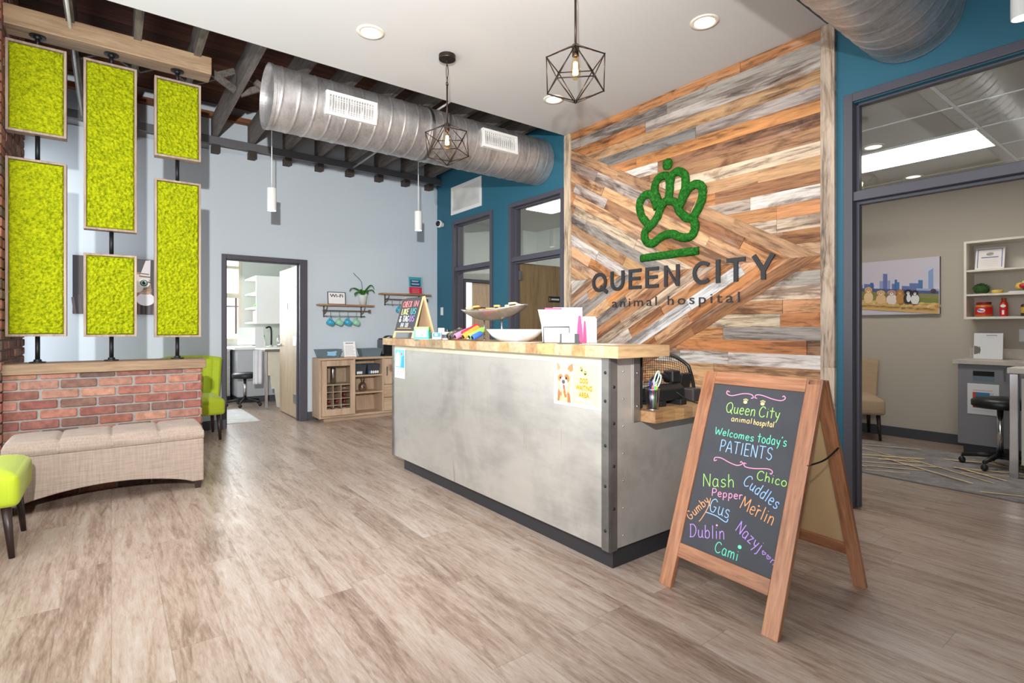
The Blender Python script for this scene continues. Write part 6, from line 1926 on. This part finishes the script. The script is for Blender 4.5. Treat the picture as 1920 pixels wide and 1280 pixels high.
dog(1140, 715, 1000, 170, c(56, 48, 54), c(232, 226, 228), c(44, 38, 42)); PO(1150, 890, 40, 80, c(236, 232, 232)); dog(1265, 730, 1000, 150, c(232, 228, 226), c(236, 232, 230), c(54, 46, 50))
for k in range(14): PO(-80 + k * 126, 1040 + 12 * (k % 2), 50, 24, c(222, 182, 116))
part('printed_art', A.mb, M_printgloss, dpz, W=True)
# tan slipper chair
slipper_chair('slipper_chair', 'tan slipper chair under the dog picture in the consulting room', M_tanfab, (6.575, 2.46, .0118), R(-60), w=.56, channels=1, z_back=.86)
# wall shelf unit
M_melam = plain('white_melamine', c(226, 218, 206), .5, var=.012)
SX = 6.66
su = thing('wall_shelf_unit', 'white open shelf unit of three levels on the consulting room wall', 'shelf', (RX, 1.0, 1.29))
sy0, sy1, sz0, sz1 = .30, 1.482, 1.288, 2.045
part('unit_side', MB().box(SX, RX - .001, sy1 - .02, sy1, sz0, sz1), M_melam, su, W=True)
part('unit_side', MB().box(SX, RX - .001, sy0, sy0 + .02, sz0, sz1), M_melam, su, W=True)
part('unit_top', MB().box(SX, RX - .001, sy0 + .02, sy1 - .02, sz1 - .02, sz1), M_melam, su, W=True)
part('unit_bottom', MB().box(SX, RX - .001, sy0 + .02, sy1 - .02, sz0, sz0 + .022), M_melam, su, W=True)
part('unit_back', MB().box(RX - .012, RX - .002, sy0 + .02, sy1 - .02, sz0 + .022, sz1 - .02), M_melam, su, W=True)
for z in (1.512, 1.746): part('unit_shelf', MB().box(SX + .004, RX - .013, sy0 + .021, sy1 - .021, z, z + .018), M_melam, su, W=True)
cf = thing('framed_certificate', 'certificate with a blue border leaning on the top shelf of the white unit', 'certificate', (6.78, 1.31, 1.764))
Mc = frame_M((6.745, 1.418, 1.7645), (0, -1, 0), (.22, 0, 1))
part('certificate_frame', MB().box(0, .215, 0, .222, -.012, 0, M=Mc), M_white, cf, W=True, bevel=.002)
A = Art(Mc @ Matrix.Translation((0, 0, .0004)))
A.rect(.008, .207, .012, .215, c(238, 230, 226)); 
for r_ in ((.016, .199, .200, .205), (.016, .022, .02, .205), (.193, .199, .02, .205)): A.rect(*r_, c(84, 108, 170))
A.oval(.108, .155, .028, .018, c(176, 168, 164)); A.line(.085, .148, .13, .164, .004, c(110, 104, 104)); A.rect(.045, .17, .118, .126, c(60, 92, 160))
for k in range(4): A.rect(.05, .165, .04 + .017 * k, .042 + .017 * k, c(206, 198, 198))
part('printed_sheet', A.mb, M_print, cf, W=True)
pp_ = thing('potted_plant', 'small round clipped plant in a beige pot on the middle shelf of the white unit', 'plant', (6.76, 1.37, 1.53))
part('pot', MB().lathe([(.038, 0), (.05, .05), (.046, .05), (0, .045)], cx=6.76, cy=1.37, z=1.5305, n=22), plain('beige_pot', c(176, 146, 116), .6), pp_, W=True, smooth=True)
mb = MB(); rr = random.Random(4)
for k in range(150):
    a, e = rr.uniform(0, 6.28), rr.uniform(0, 1.57)
    d = Vector((math.cos(a) * math.cos(e), math.sin(a) * math.cos(e), math.sin(e)))
    p = Vector((6.76, 1.37, 1.575)) + Vector((d.x * .066, d.y * .066, d.z * .055))
    t = d.cross(Vector((rr.uniform(-1, 1), rr.uniform(-1, 1), rr.uniform(-1, 1)))).normalized() * .007; b_ = d.cross(t).normalized() * .007
    mb.add([p - t - d * .02, p + t - d * .02, p + d * .008 + b_ * .4], [(0, 1, 2)]); mb.add([p - b_ - d * .02, p + b_ - d * .02, p + d * .008], [(0, 1, 2)])
mb.ball((6.76, 1.37, 1.575), (.062, .062, .05), 16, 10)
part('foliage', mb, plain('clipped_foliage', c(48, 84, 34), .8, var=.3, scale=60), pp_, W=True)
single('yellow_tin', MB().lathe([(.04, 0), (.043, .006), (.043, .028), (.036, .034), (0, .034)], cx=6.74, cy=1.25, z=1.5305, n=26), plain('yellow_tin_paint', c(216, 182, 84), .4, var=.1), 'small yellow tin on the middle shelf beside the round plant', 'tin', smooth=True)
ty = thing('snack_packet', 'crumpled yellow and red snack packet on a white tray on the middle shelf', 'packet', (6.74, 1.05, 1.53))
part('tray', MB().box(6.68, 6.82, .92, 1.16, 1.5305, 1.545), M_paper, ty, W=True)
mb = MB(); rr = random.Random(6)
for k in range(16):
    mb.ball((6.74 + rr.uniform(-.03, .03), 1.04 + rr.uniform(-.085, .085), 1.575 + rr.uniform(0, .055)), (.026, .03, .024), 9, 6, rr.choice((c(232, 190, 70), c(206, 50, 50), c(240, 214, 120), c(120, 40, 50))))
part('packet_folds', mb, M_paint_attr, ty, W=True)
M_red = plain('red_label', c(206, 40, 34), .4, var=.06)
jr = thing('treat_jar', 'large red jar with a dark red lid on the bottom shelf of the white unit', 'jar', (6.745, 1.35, 1.31))
part('jar_body', MB().lathe([(.058, 0), (.065, .012), (.065, .095), (.052, .118), (0, .118)], cx=6.745, cy=1.35, z=1.3105, n=30), plain('amber_jar', c(196, 120, 48), .3, var=.08), jr, W=True, smooth=True)
part('jar_label', MB().lathe([(.0658, .018), (.0658, .092)], cx=6.745, cy=1.35, z=1.3105, n=30, caps=False), M_red, jr, W=True, smooth=True)
part('lid', MB().lathe([(.055, 0), (.057, .004), (.057, .022), (0, .023)], cx=6.745, cy=1.35, z=1.429, n=30), plain('dark_red_lid', c(140, 24, 34), .4), jr, W=True)
A = Art(frame_M((6.6785, 1.36, 1.34), (0, -1, 0), (0, 0, 1))); A.oval(.004, .03, .03, .02, c(236, 230, 232)); A.oval(-.012, .034, .012, .008, c(90, 120, 190)); A.oval(.01, .026, .016, .006, c(210, 70, 60))
part('jar_emblem', A.mb, M_print, jr, W=True)
bt = thing('sauce_bottle', 'slim red bottle on the bottom shelf beside the red jar', 'bottle', (6.745, 1.205, 1.31))
part('bottle_body', MB().lathe([(.028, 0), (.03, .008), (.03, .115), (.022, .14), (0, .141)], cx=6.745, cy=1.205, z=1.3105, n=24), M_red, bt, W=True, smooth=True)
part('cap', MB().lathe([(.019, 0), (.018, .034), (0, .034)], cx=6.745, cy=1.205, z=1.452, n=20), plain('orange_cap', c(190, 84, 36), .4), bt, W=True)
A = Art(frame_M((6.7138, 1.205, 1.39), (0, -1, 0), (0, 0, 1))); A.oval(0, .02, .02, .014, c(240, 236, 236)); A.rect(-.008, .008, -.06, -.02, c(250, 240, 240))
part('bottle_emblem', A.mb, M_print, bt, W=True)
jr2 = thing('snack_jar', 'dark jar with a yellow label at the cropped end of the bottom shelf', 'jar', (6.745, 1.04, 1.31))
part('jar_body', MB().lathe([(.045, 0), (.048, .01), (.048, .1), (.04, .112), (0, .112)], cx=6.745, cy=1.04, z=1.3105, n=26), plain('brown_jar', c(74, 56, 52), .3), jr2, W=True, smooth=True)
part('jar_label', MB().lathe([(.0486, .03), (.0486, .085)], cx=6.745, cy=1.04, z=1.3105, n=26, caps=False), plain('yellow_label', c(206, 168, 70), .5), jr2, W=True, smooth=True)
# base cabinet with worktop
M_greycab = plain('grey_laminate', c(132, 130, 136), .5, var=.02)
bc = thing('base_cabinet', 'grey base cabinet below the white shelf unit, its chrome pull at the door edge', 'cabinet', (6.7, .8, 0))
part('cabinet_body', MB().box(6.47, RX - .002, -.5, 1.482, .105, .86), M_greycab, bc, W=True)
part('toe_kick', MB().box(6.53, RX - .002, -.5, 1.455, 0, .105), M_base, bc, W=True)
d = part('door', MB().box(6.45, 6.469, 1.108, 1.480, .11, .857), M_greycab, bc, W=True, bevel=.0015)
part('handle', MB().tube([(6.432, 1.147, .72), (6.432, 1.147, .83)], .005, 8).tube([(6.432, 1.147, .73), (6.45, 1.147, .73)], .004, 6).tube([(6.432, 1.147, .82), (6.45, 1.147, .82)], .004, 6), M_steelpart, d, W=True)
part('waste_slot', MB().box(6.4485, 6.452, 1.217, 1.368, .755, .80), M_dark, d, W=True)
part('slot_plate', MB().box(6.4482, 6.452, 1.217, 1.368, .71, .754), plain('brushed_blue_steel', c(120, 134, 144), .35, .6), d, W=True)
part('door', MB().box(6.45, 6.469, .6, 1.102, .11, .857), M_greycab, bc, W=True, bevel=.0015)
M_stone = plain('pale_marble_laminate', c(198, 188, 176), .35, var=.10, scale=14)
single('worktop', MB().box(6.425, RX - .002, -.5, 1.515, .861, .900).box(RX - .022, RX - .002, -.5, 1.50, .900, 1.0), M_stone, 'pale speckled worktop with an upstand over the grey base cabinet', 'worktop', bevel=.003)
fl = thing('paper_flyer', 'white flyer with a red and blue block taped to the grey cabinet door', 'flyer', (6.447, 1.3, .4))
Mf = frame_M((6.4475, 1.408, .398), (0, -1, 0), (0, 0, 1))
part('sheet', MB().box(0, .224, 0, .285, 0, .001, M=Mf), M_paper, fl, W=True)
A = Art(Mf @ Matrix.Translation((0, 0, .0012))); A.rect(.038, .062, .06, .205, c(206, 62, 52)); A.rect(.062, .16, .06, .205, c(52, 128, 184)); A.rect(.16, .188, .12, .205, c(200, 206, 220)); A.rect(.04, .18, .222, .226, c(220, 130, 124)); A.rect(.035, .19, .03, .045, c(214, 216, 226)); A.line(.08, .09, .15, .17, .008, c(110, 176, 214))
part('printed_art', A.mb, M_print, fl, W=True)
st_ = thing('standing_booklet', 'white booklet with a grey half circle standing on the worktop', 'booklet', (6.75, 1.31, .9))
Mb_ = frame_M((6.70, 1.418, .903), (0, -1, 0), (.12, 0, 1))
part('cover', MB().box(0, .212, 0, .25, -.01, 0, M=Mb_), M_paper, st_, W=True)
A = Art(Mb_ @ Matrix.Translation((0, 0, .0005))); A.poly([(.003, .045)] + [(.003 + .05 * math.sin(q * .314), .085 - .042 * math.cos(q * .314)) for q in range(11)], c(130, 122, 118))
for k in range(4): A.rect(.004 + .013 * k, .009 + .013 * k, .05, .12, c(96, 90, 88))
A.rect(.09, .17, .226, .232, c(110, 128, 110)); A.rect(.10, .15, .205, .208, c(210, 206, 206))
part('printed_art', A.mb, M_print, st_, W=True)
plate('wall_outlet', 'white wall outlet above the worktop at the frame edge', 'outlet', frame_M((RX - .001, 1.095, 1.13), (0, -1, 0), (0, 0, 1)), rocker=False)
# rolling stool and exam table
def stool(name, label, x, y, h, seat_r, grp=None, r0=.0, zf=.002):
    t = thing(name, label, 'stool', (x, y, 0), group=grp); z0 = zf
    part('seat', MB().lathe([(seat_r - .02, 0), (seat_r, .015), (seat_r, .06), (seat_r - .03, .085), (0, .09)], cx=x, cy=y, z=h - .09, n=32), M_black, t, W=True, smooth=True)
    part('column', MB().tube([(x, y, .1), (x, y, h - .09)], .022, 14), M_chrome, t, W=True, smooth=True)
    for k in range(5):
        a = r0 + k * 1.2566
        p = Vector((x + .25 * math.cos(a), y + .25 * math.sin(a), .075))
        part('base_arm', MB().tube([(x, y, .115), p], [.024, .016], 8), M_black, t, W=True, smooth=True)
        part('caster', MB().ball((p.x, p.y, .03), (.026, .026, .03), 12, 8).tube([(p.x, p.y, .03), p], .008, 6), M_black, t, W=True, smooth=True)
    t.location.z += zf
    return t
stool('rolling_stool', 'black rolling stool in front of the grey cabinet in the consulting room', 6.03, 1.10, .60, .19, r0=4.18, zf=.0118)
et = thing('exam_table', 'white exam table with a polished steel leg beside the rolling stool', 'table', (5.9, .6, 0))
part('table_top', MB().box(5.70, 6.00, -.3, 1.00, .84, .885), M_melam, et, W=True, bevel=.004)
part('leg', MB().box(5.715, 5.775, .935, .990, .0115, .838), M_chrome, et, W=True, bevel=.004)
part('leg', MB().box(5.92, 5.98, .70, .76, .0115, .838), M_chrome, et, W=True, bevel=.004)
part('side_panel', MB().box(5.73, 5.75, -.25, .92, .12, .8), M_melam, et, W=True)

# ------------------------------------------------------------------ hall behind the teal wall
struct('wall_hall_far', MB().box(6.3, 6.4, 3.4, 7.6, 0, 3.02), M_hallpaint)
struct('wall_hall_side', MB().box(XW1 + .001, 6.3, 3.31, 3.4, 0, 3.02), M_hallpaint)
struct('ceiling_hall', MB().box(XW1 + .001, 6.3, 3.4, 7.6, 2.98, 3.04), M_tile)
mb = MB(); H0, H1 = 4.76, 5.60
mb.box(XW1 + .001, H0, 7.6, 7.7, 0, 3.02).box(H1, 6.3, 7.6, 7.7, 0, 3.02).box(H0, H1, 7.6, 7.7, 1.98, 3.02)
struct('wall_hall_end', mb, M_hallpaint)
hd = struct('door_5', MB().box(H0 - .05, H0, 7.585, 7.71, 0, 2.03).box(H1, H1 + .05, 7.585, 7.71, 0, 2.03).box(H0, H1, 7.585, 7.71, 1.98, 2.03), M_frame)
M_doork = woody('dark_oak_veneer', [c(96, 78, 54), c(128, 106, 76), c(148, 124, 92)], 'Z', 1.0, .5)
M_doorl = woody('light_oak_veneer', [c(168, 144, 118), c(196, 172, 144), c(212, 190, 164)], 'Z', 1.0, .5)
dl = struct('door_leaf', MB().box(4.93, H1 - .003, 7.64, 7.68, .01, 1.975), M_doorl, hd)
A = Art(frame_M((5.06, 7.6395, 1.50), (1, 0, 0), (0, 0, 1))); A.rect(0, .13, 0, .06, c(54, 50, 50)); A.rect(.02, .11, .02, .03, c(190, 190, 190)); tag(part('room_plaque', A.mb, M_print, dl), kind='structure')
# dark door standing open in the second framed opening
dd = struct('door_6', MB().box(4.075, 4.965, 5.205, 5.247, .012, 2.01), M_doork, bevel=.002)
mb = MB()
for z in (.25, 1.05, 1.85):
    mb.box(4.03, 4.09, 5.1985, 5.2045, z - .055, z + .055)
tag(part('hinge', mb, M_steelpart, dd), kind='structure')
A = Art(frame_M((4.52, 5.2042, 1.535), (1, 0, 0), (0, 0, 1))); A.rect(0, .20, 0, .078, c(34, 32, 32)); A.rect(.018, .028, .02, .058, c(214, 180, 60)); [A.rect(.05 + .015 * k, .061 + .015 * k, .029, .05, c(226, 226, 226)) for k in range(9)]
tag(part('room_plaque', A.mb, M_print, dd), kind='structure')
hl = thing('added_hall_light', 'square light panel in the hall ceiling behind the teal wall', 'ceiling light', (5.2, 5.6, 2.97))
part('diffuser', MB().box(4.95, 5.45, 5.2, 6.2, 2.973, 2.979), glow('added_hall_glow', (1.0, .96, .9), 16.0), hl, W=True)  # unseen glowing panel, added to brighten the hall

# ------------------------------------------------------------------ exam room through the doorway in the blue wall
EY, EX1 = 10.2, 2.62
mb = MB(); WX0, WX1, WZ0, WZ1 = .25, 1.80, .97, 2.62
mb.box(-.2, WX0, EY, EY + .1, 0, 2.9).box(WX1, EX1, EY, EY + .1, 0, 2.9).box(WX0, WX1, EY, EY + .1, 0, WZ0).box(WX0, WX1, EY, EY + .1, WZ1, 2.9)
struct('wall_exam_far', mb, plain('sage_grey_paint', c(196, 200, 192), .7, var=.01))
struct('wall_exam_side', MB().box(EX1, EX1 + .1, YB + .142, EY + .1, 0, 2.9), M_hallpaint)
struct('wall_exam_street', MB().box(-.3, -.2, YB + .142, EY + .1, 0, 2.9), M_hallpaint)
struct('ceiling_exam', MB().box(-.3, EX1 + .1, YB + .142, EY + .1, 2.82, 2.9), M_ceil)
mb = MB()
M_almond = plain('almond_mullion', c(196, 186, 166), .5)
mb.box(WX0, WX1, EY - .01, EY + .06, WZ0, WZ0 + .05).box(WX0, WX1, EY - .01, EY + .06, WZ1 - .05, WZ1).box(WX0, WX0 + .05, EY - .01, EY + .06, WZ0, WZ1).box(WX1 - .045, WX1, EY - .01, EY + .06, WZ0, WZ1)
wn = struct('window_2', mb, M_almond)
tag(part('mullion', MB().box(WX0, WX1, EY, EY + .05, 1.72, 1.80).box(WX0, WX1, EY, EY + .05, 2.22, 2.27), M_almond, wn), kind='structure')
tag(part('dark_mullion', MB().box(WX0, WX1, EY, EY + .03, 1.565, 1.585).box(1.70, 1.735, EY - .004, EY + .04, 1.10, 1.72), plain('dark_mullion_paint', c(110, 92, 88), .5), wn), kind='structure')
struct('window_pane', MB().box(WX0, WX1, EY + .035, EY + .04, WZ0, WZ1), M_glass, wn)
dl = struct('door_7', MB().box(1.945, 1.985, YB + .162, 8.16, .012, 2.02), M_doorl, bevel=.002)
mb = MB()
for z in (.27, 1.03, 1.80): mb.box(1.92, 1.9445, YB + .1, YB + .24, z - .06, z + .06)
tag(part('hinge', mb, M_steelpart, dl), kind='structure')
tag(part('lever_handle', MB().lathe([(.026, 0), (.026, .008), (.012, .012), (.010, .045), (0, .045)], M=Matrix(((0, 0, -1, 1.9445), (0, 1, 0, 8.09), (1, 0, 0, .96), (0, 0, 0, 1))), n=18).tube([(1.905, 8.09, .96), (1.902, 7.98, .96)], .009, 8), M_chrome, dl, smooth=True), kind='structure')
tag(part('room_plaque', MB().box(1.938, 1.9445, 7.72, 7.80, 1.46, 1.545), M_steelpart, dl), kind='structure')
er = thing('pale_rug', 'pale grey rug on the exam room floor just past the doorway', 'rug', (1.2, 8.1, 0))
part('pile', MB().box(.5, 1.53, 7.42, 8.68, .0005, .010), plain('pale_rug_pile', c(206, 206, 206), .95, var=.12, scale=8), er, W=True)
stool('rolling_stool', 'grey-black rolling stool in the bright exam room beside the towel', 1.64, 9.0, .52, .18, r0=.5)
ec = thing('exam_counter', 'pale grey counter unit under the white cupboard in the exam room', 'cabinet', (1.95, 9.7, 0))
part('cabinet_body', MB().box(1.60, 2.6, 9.38, 10.19, .1, .855), plain('pale_grey_laminate', c(188, 190, 196), .5, var=.02), ec, W=True)
part('toe_kick', MB().box(1.63, 2.6, 9.42, 10.19, 0, .1), M_base, ec, W=True)
part('counter_top', MB().box(1.55, 2.615, 9.34, 10.195, .856, .892), M_white, ec, W=True)
wu = thing('window_cabinet', 'white drawer unit below the exam room window', 'cabinet', (1.2, 9.9, 0))
part('cabinet_body', MB().box(.6, 1.54, 9.66, 10.19, .1, .84), M_white, wu, W=True)
part('counter_top', MB().box(.58, 1.549, 9.63, 10.19, .841, .87), M_white, wu, W=True)
for z0, z1 in ((.12, .32), (.34, .55), (.57, .82)): part('drawer', MB().box(.9, 1.52, 9.645, 9.659, z0, z1), M_melam, wu, W=True)
wc = thing('wall_cupboard', 'white wall cupboard with open end shelves in the exam room', 'cupboard', (2.2, 9.6, 1.28))
part('side_panel', MB().box(1.855, 2.21, 9.26, 9.29, 1.275, 2.045), M_white, wc, W=True)
for z in (1.275, 1.52, 1.76, 2.02): part('shelf', MB().box(1.855, 2.21, 9.29, 10.19, z, z + .025), M_white, wc, W=True)
part('back_panel', MB().box(2.21, 2.6, 9.26, 10.19, 1.275, 2.045), M_white, wc, W=True)
single('green_toy', MB().ball((1.93, 9.6, 1.575), (.05, .06, .03), 14, 8), plain('green_toy_paint', c(84, 160, 50), .5), 'green toy on the open end shelf of the white cupboard', 'toy', smooth=True)
for k, (col, w_) in enumerate(((c(150, 190, 226), 'pale blue'), (c(230, 226, 240), 'white'), (c(226, 110, 70), 'orange'), (c(200, 80, 150), 'magenta'))):
    single('binder', MB().box(1.87, 2.05, 9.36 + k * .06, 9.41 + k * .06, 1.301, 1.48, col), M_paint_attr, w_ + ' binder on the lowest open shelf of the white cupboard', 'binder', 'binders in the white cupboard')
fd = thing('folding_exam_table', 'folding table with a pale dog-shaped support panel in the exam room', 'table', (2.0, 8.6, 0))
part('table_top', MB().box(1.80, 2.6, 8.42, 9.1, .855, .885), M_melam, fd, W=True, bevel=.004)
part('edge_trim', MB().box(1.80, 2.6, 8.405, 8.419, .85, .888), plain('dark_edge', c(110, 104, 98), .5), fd, W=True)
q = [(1.84, .85), (1.84, .50), (1.88, .50), (1.90, .30), (1.94, .30), (1.97, .03), (2.03, .0), (2.03, .30), (2.10, .34), (2.16, .42), (2.20, .52), (2.26, .56), (2.40, .58), (2.55, .60), (2.55, .85)]
part('dog_panel', MB().prism([(a, 8.44, b2) for a, b2 in q], (0, .025, 0)), plain('cream_panel', c(214, 206, 188), .5), fd, W=True)
part('post', MB().box(1.81, 1.845, 8.44, 8.47, .02, .85), M_steelpart, fd, W=True)
tw = MB().grid(lambda u, v: (1.66 + .12 * u, 8.46 + .012 * math.sin(u * 14) - .02 * v, .38 + .50 * v), 18, 12)
o = single('towel', tw, plain('white_towel', c(226, 226, 232), .9), 'white towel hanging from the exam room table edge', 'towel', smooth=True)
md = o.modifiers.new('thick', 'SOLIDIFY'); md.thickness = .012
single('towel_rail', MB().tube([(1.64, 8.46, .885), (1.80, 8.46, .872)], .008, 8), M_steelpart, 'steel rail carrying the white towel', 'rail')
fc = thing('tap', 'tall black and chrome tap on the exam room counter', 'tap', (2.13, 9.5, .892))
part('spout', MB().tube(smooth_path([(2.13, 9.5, .893), (2.13, 9.5, 1.16), (2.10, 9.48, 1.22), (2.04, 9.46, 1.2)], 5), .014, 10), M_blackmetal, fc, W=True, smooth=True)
part('base_ring', MB().lathe([(.03, 0), (.03, .02), (.016, .03)], cx=2.13, cy=9.5, z=.893, n=20), M_chrome, fc, W=True)
sb = thing('spray_bottle', 'clear spray bottle with a green head on the exam room counter', 'bottle', (2.0, 9.46, .892))
part('bottle_body', MB().lathe([(.034, 0), (.036, .01), (.034, .10), (.014, .14), (.012, .16), (0, .16)], cx=2.0, cy=9.46, z=.893, n=22), M_white, sb, W=True, smooth=True)
part('spray_head', MB().box(1.975, 2.02, 9.445, 9.475, 1.053, 1.085), plain('green_plastic', c(30, 190, 90), .4), sb, W=True, bevel=.004)
single('soap_bottle', MB().lathe([(.03, 0), (.03, .13), (.01, .15), (.01, .19), (0, .19)], cx=2.24, cy=9.46, z=.893, n=20), M_steelpart, 'grey pump bottle beside the tap on the exam room counter', 'bottle', smooth=True)
mn = thing('monitor', 'white monitor standing on the exam room counter near the window', 'monitor', (1.72, 9.55, .892))
Mm = frame_M((1.62, 9.50, .91), (.9, -.2, 0), (.0, .12, 1))
part('screen', MB().box(.0, .26, .02, .30, -.02, 0, M=Mm), M_white, mn, W=True, bevel=.006)
part('foot', MB().box(1.66, 1.84, 9.5, 9.62, .893, .912), M_white, mn, W=True)
pm = thing('paper_stand', 'white notice board propped on the exam counter beside the spray bottle', 'board', (1.87, 9.42, .892))
Mm = frame_M((1.86, 9.36, .893), (1, 0, 0), (.28, .1, 1))
part('sheet', MB().box(0, .13, 0, .33, -.006, 0, M=Mm), M_paper, pm, W=True)
hp = thing('animal_picture', 'tall tan canvas on the exam room side wall, partly behind the door', 'picture', (EX1, 9.0, 1.3))
part('canvas', MB().box(EX1 - .03, EX1 - .001, 8.5, 9.2, 1.25, 2.05), plain('canvas_tan', c(206, 178, 156), .7, var=.3, scale=4), hp, W=True)
